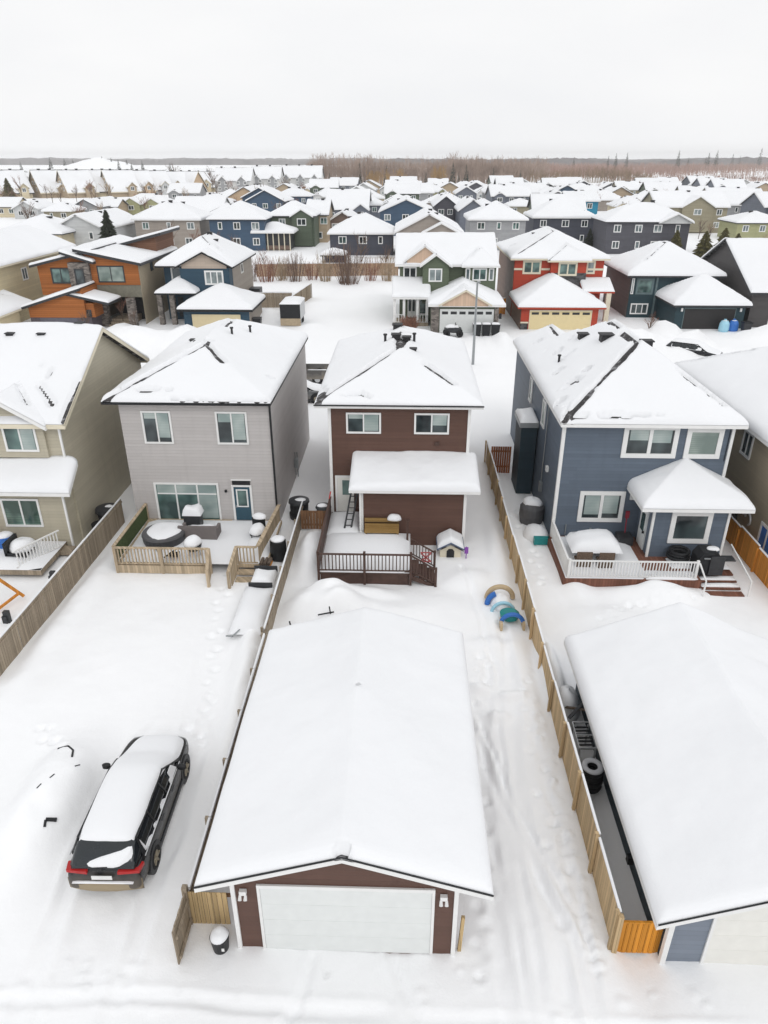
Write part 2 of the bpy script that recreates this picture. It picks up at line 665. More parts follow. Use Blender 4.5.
        if s.k in ('gy', 'gx') and T > .3:
            a_, b_ = (Xc - s.x0, s.x1 - Xc) if s.k == 'gy' else (Yc - s.y0, s.y1 - Yc)
            kk = 1.6
            hh = np.maximum(kk - np.abs(a_ - b_), 0) / kk
            top = base - s.p * hh * hh * kk * .25
        for (ax, ay, bx, by, w) in lines:
            L = max(1e-6, math.hypot(bx - ax, by - ay))
            ux, uy = (bx - ax) / L, (by - ay) / L
            al = np.clip((X - ax) * ux + (Y - ay) * uy, 0, L)
            ds = np.hypot(X - ax - al * ux, Y - ay - al * uy)
            ww = w * (1 + .7 * n2)
            t = t - (T + .1) * (1 - sstep(ww * .5, ww * 1.25 + .02, ds))
        for (px, py, rx, ry) in patches:
            ds = np.hypot((X - px) / rx, (Y - py) / ry) + 1.3 * n2
            t = t - (T + .1) * (1 - sstep(.6, 1.0, ds))
        t = np.maximum(t, -.05)
        sk = base - .02
        return np_grid('snow_cover', X, Y, top + t, sk, off)


def put_roof(t, r, T=.25, res=.25, fascia=None, lines=(), patches=(), seed=0, sides='wesn', rnd=.28, e=.03, roofmat=None, fh=.2):
    ro = t.part('roof', r.mesh(), roofmat or M_shingle)
    if fascia:
        t.part('fascia', r.fascia(fh), fascia, ro)
    me = r.snow(T, res, lines, patches, seed, t.off, e, sides, rnd)
    t.part('snow_cover', me, M_snow, ro)
    return ro


def wallblock(x0, x1, y0, y1, z0, z1, r=None, inset=.0):
    """walls of one block; under a gable roof they run up into the gable"""
    mb = MB()
    if r is not None and r.k == 'gy':
        xm = (r.x0 + r.x1) / 2
        g = lambda x: float(r.h(np.array(x), np.array(r.y0))) - .17
        mb.prism([(x0, z0), (x1, z0), (x1, g(x1)), (xm, g(xm)), (x0, g(x0))], 'y', y0, y1)
    elif r is not None and r.k == 'gx':
        ym = (r.y0 + r.y1) / 2
        g = lambda y: float(r.h(np.array(r.x0), np.array(y))) - .17
        mb.prism([(y0, z0), (y1, z0), (y1, g(y1)), (ym, g(ym)), (y0, g(y0))], 'x', x0, x1)
    elif r is not None and r.k == 'sy':
        g = lambda y: float(r.h(np.array(r.x0), np.array(y))) - .17
        mb.prism([(y0, z0), (y1, z0), (y1, g(y1)), (y0, g(y0))], 'x', x0, x1)
    elif r is not None and r.k in ('sx', 'sxm'):
        g = lambda x: float(r.h(np.array(x), np.array(r.y0))) - .17
        mb.prism([(x0, z0), (x1, z0), (x1, g(x1)), (x0, g(x0))], 'y', y0, y1)
    else:
        mb.box(x0, x1, y0, y1, z0, z1)
    return mb


def window(t, face, at, u0, u1, z0, z1, mull=1, frame=.09, glass=None, trim=None, parent=None, hbar=None, proud=.06, name='window', blinds=None):
    """face s (toward the lane): plane y=at, u=x; e/w: plane x=at, u=y. frame is a part, panes its sub-part"""
    fr, gl = MB(), MB()

    def bx(mb, a, b, za, zb, d0, d1):
        if face == 's':
            mb.box(a, b, at - d1, at - d0, za, zb)
        elif face == 'e':
            mb.box(at + d0, at + d1, a, b, za, zb)
        else:
            mb.box(at - d1, at - d0, a, b, za, zb)
    f = frame
    bx(fr, u0, u1, z0, z0 + f, .003, proud + .02)
    bx(fr, u0, u1, z1 - f, z1, .003, proud)
    bx(fr, u0, u0 + f, z0 + f, z1 - f, .003, proud)
    bx(fr, u1 - f, u1, z0 + f, z1 - f, .003, proud)
    for i in range(1, mull + 1):
        m = u0 + (u1 - u0) * i / (mull + 1)
        bx(fr, m - f * .38, m + f * .38, z0 + f, z1 - f, .003, proud - .01)
    if hbar:
        zb = z0 + (z1 - z0) * hbar
        if mull:
            us = [u0 + f] + [u0 + (u1 - u0) * i / (mull + 1) for i in range(1, mull + 1)] + [u1 - f]
            for a, b in zip(us[:-1], us[1:]):
                bx(fr, a + f * .4, b - f * .4, zb - f * .35, zb + f * .35, .003, proud - .012)
        else:
            bx(fr, u0 + f, u1 - f, zb - f * .35, zb + f * .35, .003, proud - .012)
    bx(gl, u0 + f * .8, u1 - f * .8, z0 + f * .8, z1 - f * .8, .002, .02)
    w = t.part(name, fr, trim or M_white, parent)
    t.part('pane', gl, glass or M_glass, w)
    if blinds:
        bl = MB()
        us = [u0 + f] + [u0 + (u1 - u0) * i / (mull + 1) for i in range(1, mull + 1)] + [u1 - f]
        for (a, b), fr_ in zip(zip(us[:-1], us[1:]), blinds):
            if fr_ > 0:
                bx(bl, a + f * .45, b - f * .45, z1 - f - (z1 - z0 - 2 * f) * fr_, z1 - f - .02, .022, .027)
        t.part('blind', bl, M_blindglare, w)  # blind strip, on some sashes a painted stand-in for reflection
    return w


def garage_door(t, at, u0, u1, z0, z1, mat, windows=0, trim=None, rows=4, lite=None):
    mb = MB()
    n = rows
    hh = (z1 - z0) / n
    mb.box(u0 + .01, u1 - .01, at - .026, at - .003, z0, z1)
    cols = 8 if u1 - u0 > 3.5 else 4
    for k in range(n):
        a, b = z0 + k * hh + .003, z0 + (k + 1) * hh - .003
        mb.box(u0, u1, at - .03, at - .003, a, b)
    d = t.part('garage_door', mb, mat)
    if windows:
        w = MB()
        for i in range(windows):
            cw = (u1 - u0) / windows
            w.box(u0 + i * cw + cw * .15, u0 + (i + 1) * cw - cw * .15, at - .045, at - .032, z1 - hh * .75, z1 - hh * .25)
        t.part('door_lites', w, lite or M_glass, d)
    if trim:
        tr = MB()
        tr.box(u0 - .08, u0 - .004, at - .05, at - .003, z0, z1)
        tr.box(u1 + .004, u1 + .08, at - .05, at - .003, z0, z1)
        tr.box(u0 - .08, u1 + .08, at - .055, at - .003, z1 + .004, z1 + .12)
        t.part('door_frame', tr, trim)
    return d


def corner(t, x, y, z0, z1, mat, w=.12):
    t.part('corner_trim', MB().box(x - w / 2, x + w / 2, y - w / 2, y + w / 2, z0, z1), mat)


def roof_vent(t, r, x, y, kind='box', s=1.0):
    z = float(r.h(np.array(x), np.array(y)))
    mb = MB()
    if kind == 'box':
        mb.box(x - .25 * s, x + .25 * s, y - .22 * s, y + .22 * s, z - .1, z + .34 * s)
        mb.box(x - .31 * s, x + .31 * s, y - .28 * s, y + .28 * s, z + .34 * s, z + .4 * s)
    else:
        mb.tube((x, y, z - .1), (x, y, z + .6 * s), .07 * s, n=8)
        mb.tube((x, y, z + .6 * s), (x, y, z + .68 * s), .11 * s, n=8)
    t.part('roof_vent', mb, M_vent)


def railing(mb, p, q, z0, h, sp=.13, bw=.035, top=.1, bottom=True):
    """top and bottom rails with balusters from p to q"""
    p, q = Vector((*p, 0)), Vector((*q, 0))
    L = (q - p).length
    d = (q - p) / L
    a, b = p + Vector((0, 0, z0)), q + Vector((0, 0, z0))
    mb.beam(a + Vector((0, 0, h)), b + Vector((0, 0, h)), top, .05)
    if bottom:
        mb.beam(a + Vector((0, 0, .1)), b + Vector((0, 0, .1)), .05, .05)
    n = max(1, int(L / sp))
    for i in range(1, n):
        c = a + d * (L * i / n)
        mb.box(c.x - bw / 2, c.x + bw / 2, c.y - bw / 2, c.y + bw / 2, z0 + .125, z0 + h - .025)


def fence(name, label, p, q, h, mat, post_mat=None, step=2.4, group=None, post_side=1, post_extra=.12, snow=.05, boards=True, z0=-.2, sag=None, zf=None):
    """a fence run: panels, posts and top caps are parts of one thing"""
    P, Q = Vector((*p, 0)), Vector((*q, 0))
    L = (Q - P).length
    d = (Q - P) / L
    nrm = Vector((-d.y, d.x, 0)) * post_side
    t = Thing(name, label, 'fence', (p[0], p[1], 0), 0, group)
    n = max(1, round(L / step))
    rr = random.Random(len(label) * 13 + int(p[0] * 7))
    for i in range(n):
        a, b = P + d * (L * i / n + .02), P + d * (L * (i + 1) / n - .02)
        dz = (zf(i / n) if zf else 0)
        hh = h + dz
        mb = MB()
        m = max(2, int((b - a).length / .16))
        for k in range(m):
            u, v = a + (b - a) * (k / m), a + (b - a) * ((k + .93) / m)
            j = rr.uniform(-.02, .02)
            mb.beam((*(u.lerp(v, .5) + nrm * .0).xy, z0), (*u.lerp(v, .5).xy, hh + j), (v - u).length * (1.0 if abs(d.x) > abs(d.y) else .03 / (v - u).length), (.03 if abs(d.x) > abs(d.y) else (v - u).length))
        mb.beam((*(a - nrm * .035).xy, hh - .2), (*(b - nrm * .035).xy, hh - .2), .04, .09)
        pn = t.part('fence_panel', mb, mat)
        if snow:
            t.part('snow_cap', MB().beam((*a.xy, hh + .01 + snow / 2), (*b.xy, hh + .01 + snow / 2), .07, snow), M_snow, pn)
    for i in range(n + 1):
        c = P + d * (L * i / n) + nrm * .09
        dz = (zf(min(i, n - 1) / n) if zf else 0)
        t.part('fence_post', MB().box(c.x - .05, c.x + .05, c.y - .05, c.y + .05, z0, h + dz + post_extra), post_mat or mat)
    return t

FAR = [
    ('pale grey bungalow with gable front and dark windows behind the spruce', 'gy', -77.7, -66.0, 164.3, 5.5, 24, 0.5, 'pale', 1, []),
    ('cream bungalow with long white roof at the left edge behind the cream house', 'hip', -87.2, -72.6, 158.1, 5, 16, 0.42, 'cream', 1, []),
    ('small cream house at the far left edge below the steep chalets', 'gx', -151.7, -142.5, 277.9, 3.6, 12, 0.5, 'cream', 1, []),
    ('white gabled house just right of the small cream house on the left', 'gy', -140.7, -130.9, 270.0, 3.4, 16, 0.5, 'pale', 1, []),
    ('olive house with wide roof between the white gable and the grey gable', 'hip', -121.7, -111.6, 252.7, 3.8, 13, 0.45, 'olive', 1, []),
    ('mid grey gable-fronted house below the steep chalets with a side roof', 'gy', -118.8, -108.4, 268.6, 4, 26, 0.5, 'grey', 1, []),
    ('brick-brown side wing joined to the grey gable-fronted house', 'gx', -112.6, -105.6, 279.1, 3.6, 12, 0.4, 'tan', 1, []),
    ('lime green house with two small front gables', 'hip', -110.4, -90.0, 291.3, 4, 14, 0.45, 'lime', 1, [(-108.8, -101.2, 0.6), (-100.4, -93.5, 0.6)]),
    ('white house with a dark triangular gable left of the blue hip-roofed house', 'gx', -77.3, -60.2, 249.1, 3.8, 17, 0.5, 'white', 1, [(-76.7, -71.4, 0.8)]),
    ('large taupe hip-roofed house with two windows beyond the orange house', 'hip', -64.2, -47.8, 176.6, 6.6, 13, 0.5, 'taupe', 2, []),
    ('navy blue hip-roofed house with tall pale windows left of the green house', 'hip', -46.0, -32.2, 174.2, 6.8, 14, 0.5, 'navy', 2, []),
    ('peach gable-fronted house behind the navy house', 'gy', -73.4, -58.7, 312.6, 5.2, 22, 0.55, 'peach', 1, []),
    ('cream low house with broad roof behind the peach gable', 'hip', -91.8, -73.5, 425.3, 4, 13, 0.4, 'cream', 1, []),
    ('dark blue hip-roofed house behind the green screened-porch house', 'hip', -54.9, -39.3, 316.8, 5.6, 13, 0.45, 'navy', 2, []),
    ('brown gable-fronted cottage left of the charcoal bungalow roof', 'gy', -20.7, -13.3, 201.2, 4.6, 18, 0.6, 'brown', 1, []),
    ('broad white-roofed house with a dark gable behind the brown cottage', 'gx', -25.9, -11.8, 240.3, 5, 22, 0.5, 'slate', 1, [(-17.1, -11.8, 0.7)]),
    ('slate house with stepped roofs right of the broad white roof', 'hip', -18.3, -8.3, 256.5, 5.6, 14, 0.5, 'slate', 1, []),
    ('dark teal two-storey house with a large grey front gable', 'gy', -7.9, 7.5, 211.5, 6.2, 20, 0.42, 'navy', 2, []),
    ('big grey-taupe house with a double front gable behind the green house', 'gy', -2.6, 11.8, 155.9, 5.6, 20, 0.5, 'taupe', 2, [(3.0, 11.1, 0.5)]),
    ('charcoal house with a tall plain gable', 'gy', 7.8, 15.6, 231.3, 6.4, 26, 0.75, 'charcoal', 1, []),
    ('slate blue house with a steep side gable', 'gy', 14.1, 22.4, 212.9, 6.4, 24, 0.7, 'slate', 1, []),
    ('grey two-storey hip-roofed house with a small white window', 'hip', 14.0, 27.9, 176.0, 6.8, 14, 0.5, 'grey', 2, []),
    ('cream house with a clean white roof near the forest edge', 'gx', -6.1, 7.5, 394.4, 5.4, 16, 0.5, 'cream', 1, []),
    ('white gable-fronted house left of the cream forest-edge house', 'gy', -15.1, -5.4, 417.3, 4.6, 18, 0.6, 'pale', 1, []),
    ('green-grey house with twin small gables near the forest edge', 'hip', 6.3, 19.5, 380.6, 5, 14, 0.45, 'lime', 1, [(6.8, 12.2, 0.7), (15.1, 19.5, 0.7)]),
    ('grey house with a long dark-edged gable at the middle', 'gy', 21.4, 31.6, 348.0, 5.4, 20, 0.6, 'slate', 1, []),
    ('pale grey gabled house with dark windows right of the slate gable', 'gy', 35.3, 44.8, 353.9, 5.6, 20, 0.6, 'grey', 1, []),
    ('cream gabled house with a brown roof edge', 'gy', 51.0, 62.5, 376.4, 5.2, 20, 0.6, 'cream', 1, []),
    ('pale yellow low house right of the brown-edged gable', 'hip', 57.1, 71.8, 348.9, 5, 16, 0.45, 'cream', 1, []),
    ('olive house with a low snow roof behind the grey hip-roofed house', 'hip', 35.8, 46.4, 274.8, 4.4, 12, 0.4, 'olive', 1, []),
    ('bright turquoise house with a small grey gable', 'gx', 49.4, 60.1, 242.0, 7.6, 14, 0.35, 'turq', 1, [(49.4, 55.5, 0.6)]),
    ('navy hip-roofed house with three tall white windows beside the dark bushes', 'hip', 30.7, 46.5, 188.8, 6.4, 15, 0.55, 'navyd', 2, []),
    ('charcoal and brown house with a pale right gable and snowy porch', 'hip', 43.8, 63.0, 169.7, 6.8, 14, 0.5, 'charcoal', 2, [(55.4, 62.8, 0.5)]),
    ('large olive house with a dark trimmed gable and tall windows', 'gx', 71.1, 92.2, 222.4, 7, 17, 0.45, 'olive', 2, [(78.1, 87.7, 0.6)]),
    ('tan house with broad roof right of the large olive house', 'gx', 106.5, 126.1, 272.6, 5.6, 20, 0.45, 'tan', 1, []),
    ('yellow-green bungalow with flat-looking roof at the right edge', 'hip', 85.5, 99.0, 200.6, 4.4, 13, 0.35, 'lime', 1, []),
    ('olive two-storey house with a front gable and a snow-roofed screened porch', 'hip', -33.7, -21.7, 182.8, 7.0, 12, 0.5, 'green', 2, [(-27.9, -22.4, 0.6)]),
    ('tan and green wing beside the screened-porch house', 'gx', -25.9, -19.6, 192.7, 6.6, 16, 0.4, 'tan', 2, []),
    ('charcoal bungalow with a broad hip roof and back deck beyond the field fence', 'hip', -17.4, -2.5, 165.9, 4.6, 14, 0.52, 'navyd', 1, []),
]
CHALETS = [
    (-219.0, 424.2, 14.7, 46, 'cream'),
    (-202.5, 436.0, 14.6, 46, 'tan'),
    (-187.4, 436.5, 14.6, 45, 'tan'),
    (-177.6, 448.7, 14.5, 44, 'cream'),
    (-167.3, 449.0, 14.5, 42, 'tan'),
    (-161.9, 461.8, 14.1, 42, 'peach'),
    (-155.7, 475.3, 13.7, 38, 'pale'),
    (-149.1, 489.7, 13.2, 20, 'tan'),
    (-142.7, 504.8, 13.0, -20, 'peach'),
    (-135.2, 521.0, 12.6, 0, 'cream'),
]
BLOCKS = [
    ('pale three-storey row block with grey twin gables, left one', -128.0, -102.7, 512.6, 6.6, 'white', 2),
    ('pale three-storey row block with grey twin gables, middle one', -107.5, -86.2, 530.1, 7.4, 'white', 2),
    ('pale three-storey row block with grey twin gables, beside the forest', -89.9, -60.1, 548.8, 7.7, 'white', 3),
]

# ------------------------------------------------------------------ ground
# heaps of snow: x, y, radius x, radius y, height
MOUNDS = [(-3.6, 27.6, 1.6, 1.5, 1.15), (-1.6, 27.2, 1.9, 1.2, .55), (-4.9, 33.2, .7, 2.2, .7), (-2.6, 29.0, 2.2, .7, .45),
          (-6.6, 28.2, .55, 3.6, .45), (-6.55, 23.6, .5, 2.4, .35), (2.2, 24.0, 1.0, 2.5, .2), (9.5, 27.0, 2.2, 1.4, .35), (8.6, 31.5, .7, 2.5, .35),
          (-11.35, 16.4, 1.15, 2.5, .95), (-4.9, 19, .5, 4, .35), (3.4, 30.6, 1.2, 1.0, .3), (12.4, 29.5, 2.0, .75, .62), (6.4, 15, .5, 5, -.3), (6.15, 23.2, .45, 2.0, 1.0), (30.6, 79.6, 3.0, 1.8, 1.5), (33.0, 80.6, 2.2, 1.5, 1.1), (23.0, 72.5, 2, 1.2, .8),
          (-14.5, 24, 2.5, 4, .18), (-10.5, 25, 2, 3, .14), (1.5, 27.5, 2.0, 1.6, .3), (5.0, 23.0, .5, 3, .22), (5.1, 33, .5, 4, .25), (-15.4, 28, .6, 6, .3), (3.2, 22.3, .5, .35, .28), (4.3, 21.9, .6, .3, .26), (3.7, 20.8, .5, .3, .2), (-1.0, 24.3, 2.4, .9, .5), (-4.4, 24.6, 1.2, .8, .6),
          (-13.2, 14, 1.2, 2.2, .15), (-6.2, 21.5, .5, 2.5, .4), (3.9, 25.2, .9, .6, .3),
          (-31.5, 82, 3.6, 2.6, 1.9), (-26.0, 83.5, 2.2, 2.4, 1.5), (-34.5, 85.5, 2.2, 2.6, 1.3), (22, 80, 2.5, 2.0, 1.1), (25.5, 83.5, 2.6, 3.0, 1.7),
          (30.8, 86.6, 2.2, 1.9, 1.8), (29.5, 82.5, 3.2, 1.6, .9), (43.5, 86.5, 3.0, 2.8, 1.5), (13.1, 80.5, 1.3, 3.2, .9), (1.5, 82.5, 1.3, 4.0, .8),
          (-12, 104, 3.5, 3.5, .7), (-6, 112, 5, 4, .6), (11.4, 84, .9, 2.4, .9), (6.0, 68, 5, 1.0, .4), (-19, 97, 2, 3, 1.1), (-11.8, 90, 1.6, 2.2, .7),
          (3, 77, 6, 1.2, .5), (17, 76.5, 7, 1.4, .6), (38, 79, 3, 1.2, .8)]
# wheel tracks and trodden paths: polyline, half width, depth
TRACKS = [([(2.6, 21), (2.95, 19), (3.4, 16.6), (4.1, 14.2), (4.6, 12), (4.8, 9)], .13, .10), ([(3.0, 21.5), (3.35, 19), (3.8, 16.8), (4.45, 14.6), (4.95, 12.4)], .1, .09), ([(2.5, 18), (2.75, 15), (3.1, 12.6), (3.2, 9)], .12, .09), ([(2.7, 9), (2.7, 13), (2.75, 16), (3.0, 19), (3.5, 21.5), (3.4, 24)], .2, .10), ([(4.2, 9), (4.2, 13), (4.0, 16), (4.3, 19), (4.6, 22), (4.5, 27)], .2, .09),
          ([(3.5, 9), (3.6, 17), (4.0, 22), (3.6, 27), (3.2, 32)], .12, .07), ([(4.9, 9), (5.0, 16), (5.1, 22)], .12, .08),
          ([(-9.4, 8), (-9.4, 12.8), (-9.7, 19.2), (-9.2, 19.9), (-8, 20)], .22, .10), ([(-7.1, 8), (-7.15, 12.8), (-7.0, 19), (-7.4, 19.8), (-8, 20)], .22, .10),
          ([(-8.2, 8), (-8.2, 12.6)], .6, .06), ([(-14, 10), (-4, 10.3), (6, 10.0), (20, 10.4)], .15, .11), ([(-14, 8.6), (-4, 8.9), (6, 8.5), (20, 9)], .15, .1), ([(-3.6, 8), (-2.9, 10), (-2.3, 11.5)], .14, .1), ([(1.6, 8), (.6, 10), (-.2, 11.5)], .14, .1),
          ([(-2.8, 8), (-2.7, 11.6)], .3, .05), ([(.1, 8), (.2, 11.6)], .3, .05), ([(-9.6, 35), (-9.3, 29), (-8.2, 22), (-8, 20)], .2, .05),
          ([(-40, 71), (60, 71)], .5, .06), ([(-40, 67.5), (60, 67.5)], .5, .06), ([(-40, 74), (60, 74)], .4, .05),
          ([(6, 87), (5.6, 76)], .4, .06), ([(9, 87), (8.6, 76)], .4, .06), ([(17, 87), (16.5, 76)], .4, .05), ([(21, 87), (20.5, 76)], .4, .05)]

_pr = random.Random(17)
# footprints
PITS = []
for (pts, n) in (([(4.9, 12.5), (5.1, 18), (4.9, 23)], 20), ([(-9.0, 34), (-8.6, 28), (-7.6, 22), (-7.3, 19)], 26), ([(2.2, 11), (2.6, 15), (2.9, 21), (3.6, 25)], 26), ([(-13.5, 20), (-12, 18.5)], 6), ([(9, 27), (11, 28.6), (14, 29.2)], 14), ([(6.9, 30), (7.1, 34), (6.6, 39)], 14)):
    for k in range(n):
        u = (k + .5) / n * (len(pts) - 1)
        i = min(int(u), len(pts) - 2)
        f = u - i
        PITS.append((pts[i][0] + (pts[i + 1][0] - pts[i][0]) * f + (.16 if k % 2 else -.16) + _pr.gauss(0, .09), pts[i][1] + (pts[i + 1][1] - pts[i][1]) * f + _pr.gauss(0, .12), _pr.uniform(.12, .19), _pr.uniform(.05, .13)))

# clods thrown up along the fence and the lane
for k in range(90):
    if k < 55:
        PITS.append((5.45 - abs(_pr.gauss(0, .22)), _pr.uniform(11.5, 24), _pr.uniform(.06, .13), -_pr.uniform(.04, .11)))
    else:
        PITS.append((_pr.uniform(-12, 8), 10.9 + _pr.gauss(0, .35), _pr.uniform(.06, .14), -_pr.uniform(.03, .08)))


def gz(x, y):
    x = np.asarray(x, float)
    y = np.asarray(y, float)
    near = np.exp(-np.maximum(0, y - 60) / 40)
    z = .10 * fbm(x * .16, y * .12, 3) + .035 * fbm(x * .7, y * .55, 3) * near + .022 * fbm(x * 1.9, y * 1.5, 3) * near
    for (cx, cy, rx, ry, h) in MOUNDS:
        q = ((x - cx) / rx) ** 2 + ((y - cy) / ry) ** 2
        z = z + h * np.exp(-1.1 * q ** 1.5) * (1 + .3 * fbm(x * .9, y * .9, 2))
    wx = x + .55 * fbm(x * .33 + 3, y * .21, 3) * near
    wy = y + .4 * fbm(x * .3, y * .25 + 8, 2) * near
    for (px, py, pr, pd) in PITS:
        q = ((x - px) ** 2 + (y - py) ** 2) / (pr * pr)
        z = z - pd * np.exp(-q) + pd * .3 * np.exp(-(np.sqrt(q) - 1.6) ** 2 * 3)
    for pts, w, dep in TRACKS:
        d = np.full(x.shape, 99.0)
        for (ax, ay), (bx, by) in zip(pts[:-1], pts[1:]):
            L = math.hypot(bx - ax, by - ay)
            ux, uy = (bx - ax) / L, (by - ay) / L
            al = np.clip((wx - ax) * ux + (wy - ay) * uy, 0, L)
            d = np.minimum(d, np.hypot(wx - ax - al * ux, wy - ay - al * uy))
        wob = .62 * (1 + 1.5 * fbm(x * .9, y * .6, 3))
        z = z - dep * wob * (1 - sstep(w * .5, w * 1.3, d)) + dep * .45 * wob * np.exp(-((d - w * 1.7) / (w * .5)) ** 2)
    return z + .04


def G(x, y):
    return float(gz(np.array([x]), np.array([y]))[0])


def _axis(fine0, fine1, step, lo, hi, g=1.09):
    a = list(np.arange(fine0, fine1 + 1e-6, step))
    s = step
    while a[-1] < hi:
        s *= g
        a.append(a[-1] + s)
    s = step
    b = []
    x = fine0
    while x > lo:
        s *= g
        x -= s
        b.append(x)
    return np.array(b[::-1] + a)


_gx = _axis(-18, 19, .1, -9000, 9000, 1.10)
_gy = _axis(7.5, 39, .1, -60, 12000, 1.05)
_X, _Y = np.meshgrid(_gx, _gy)
_Z = gz(_X, _Y)
_fade = np.exp(-np.maximum(0, np.hypot(_X, _Y) - 400) / 400)
ground = single('snow_ground', 'snow covered ground of yards, lane and fields', None, np_grid('snow_ground', _X, _Y, _Z * _fade), M_snowg, kind='structure')


# ------------------------------------------------------------------ near houses
SID_BROWN = m_siding('brown_siding', (.114, .061, .046))
SID_GREY = m_siding('grey_siding', (.50, .475, .465), var=.05)
SID_GREYD = m_siding('grey_side_siding', (.46, .44, .43), var=.05)
SID_BLUE = m_siding('slate_blue_siding', (.116, .146, .188))
SID_BEIGE = m_siding('beige_siding', (.47, .43, .335), var=.06)
SID_TAN = m_siding('tan_siding', (.40, .34, .25), var=.06)
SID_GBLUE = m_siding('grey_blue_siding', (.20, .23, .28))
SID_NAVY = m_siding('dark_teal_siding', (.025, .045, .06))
DOOR_WHITE = m_plain('white_door_steel', (.74, .76, .75), .45, .03)
DOOR_CREAM = m_plain('cream_door_steel', (.79, .78, .735), .45, .03)

# --- brown detached garage in the foreground
t = Thing('detached_garage', 'brown detached garage with white door under a thick snow roof, beside the parked wagon', 'garage', (-1.35, 11.8, 0), group='garages on the lane')
r = Roof('gy', -4.98, 2.3, 11.4, 21.8, 2.98, .335)
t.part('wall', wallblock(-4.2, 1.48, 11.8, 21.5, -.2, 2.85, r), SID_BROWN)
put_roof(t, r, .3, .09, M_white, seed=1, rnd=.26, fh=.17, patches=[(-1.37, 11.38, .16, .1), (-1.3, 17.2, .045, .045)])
t.part('drip_edge', MB().beam((-5.0, 11.352, 3.025), (-1.34, 11.352, 4.245), .03, .03).beam((2.32, 11.352, 3.025), (-1.34, 11.352, 4.245), .03, .03), M_black)
garage_door(t, 11.8, -3.5, .86, .02, 2.5, DOOR_WHITE, 0, M_white)
for x in (-4.2, 1.48):
    corner(t, x, 11.8, -.1, 2.78, M_white, .11)
    t.part('corner_trim', MB().box(x - .065, x + .065, 21.74, 21.87, -.1, 2.62), M_white)
for x in (-3.93, 1.16):
    mb = MB().box(x - .09, x + .09, 11.68, 11.78, 2.3, 2.44).tube((x - .07, 11.7, 2.3), (x - .07, 11.62, 2.2), .035, .05).tube((x + .07, 11.7, 2.3), (x + .07, 11.62, 2.2), .035, .05)
    t.part('wall_lamp', mb, M_white)

# --- grey blue garage on the right
t = Thing('detached_garage', 'slate blue garage with cream door, cut off by the right edge', 'garage', (10, 11.75, 0), group='garages on the lane')
r = Roof('gy', 6.42, 14.6, 11.35, 22.9, 2.12, .40)
t.part('wall', wallblock(6.98, 14.0, 11.75, 22.4, -.2, 2.0, r), SID_GBLUE)
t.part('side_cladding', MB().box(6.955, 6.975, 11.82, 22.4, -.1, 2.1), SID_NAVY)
put_roof(t, r, .3, .1, M_white, seed=2, rnd=.26, fh=.17)
t.part('drip_edge', MB().beam((6.4, 11.3, 2.17), (10.5, 11.3, 3.81), .03, .03), M_black)
garage_door(t, 11.75, 8.05, 12.95, .02, 2.42, DOOR_CREAM, 0, M_white)
corner(t, 6.98, 11.75, -.1, 2.05, M_white, .14)

# --- grey house
t = Thing('grey_house', 'pale grey two-storey house with a teal back door and white framed windows', 'house', (-11, 36, 0), group='houses backing onto the lane')
r = Roof('hip', -15.92, -7.02, 35.55, 51.2, 7.62, .44)
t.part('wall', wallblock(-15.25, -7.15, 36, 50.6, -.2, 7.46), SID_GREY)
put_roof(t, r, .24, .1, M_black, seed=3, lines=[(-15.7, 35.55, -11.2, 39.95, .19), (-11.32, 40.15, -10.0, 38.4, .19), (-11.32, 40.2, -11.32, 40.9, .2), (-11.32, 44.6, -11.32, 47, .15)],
         patches=[(-13.2, 36.2, .9, .16), (-9.5, 35.62, 3, .08), (-7.5, 39, .2, .12)], fh=.16)
t.part('downpipe', MB().beam((-7.13, 35.93, 0), (-7.13, 35.93, 7.4), .1), M_black)
window(t, 's', 36, -14.1, -12.5, 5.15, 7.0, 1, .1, M_glass, blinds=(.2, .85))  # pale strip on the right sash paints in its reflection
window(t, 's', 36, -10.1, -8.4, 5.15, 7.0, 1, .1, M_glass, blinds=(.3, .9))
wdw = MB()
window(t, 's', 36, -14.0, -10.35, .42, 2.82, 2, .11, M_glass2, hbar=.72, blinds=(.24, .24, .95))
d = t.part('back_door', MB().box(-9.5, -8.6, 35.95, 35.995, .55, 2.6), m_plain('teal_door_paint', (.035, .085, .12), .4, .08))
t.part('door_frame', MB().box(-9.62, -9.505, 35.93, 35.997, .5, 2.62).box(-8.595, -8.48, 35.93, 35.997, .5, 2.62).box(-9.62, -8.48, 35.925, 35.997, 2.62, 2.72).box(-9.62, -8.48, 35.935, 35.997, 3.0, 3.06), M_white, d)
t.part('door_glass', MB().box(-9.3, -8.8, 35.93, 35.948, 1.45, 2.4), M_glass2, d)
t.part('glass_frame', MB().box(-9.38, -9.302, 35.92, 35.949, 1.38, 2.47).box(-8.798, -8.72, 35.92, 35.949, 1.38, 2.47).box(-9.302, -8.798, 35.92, 35.949, 2.402, 2.47).box(-9.302, -8.798, 35.92, 35.949, 1.38, 1.448), M_white, d)
t.part('transom', MB().box(-9.55, -8.55, 35.95, 35.995, 2.74, 2.98), M_black, d)
t.part('handle', MB().box(-9.44, -9.38, 35.89, 35.948, 1.35, 1.5), M_steel, d)
t.part('wall_lamp', MB().box(-10.0, -9.88, 35.85, 35.99, 2.3, 2.42), M_black)
for x, y in ((-10.6, 43.5), (-9.9, 45.5)):
    roof_vent(t, r, x, y, 'pipe')
roof_vent(t, r, -12.7, 42.5, 'box', .8)
roof_vent(t, r, -12.3, 41.7, 'box', .6)
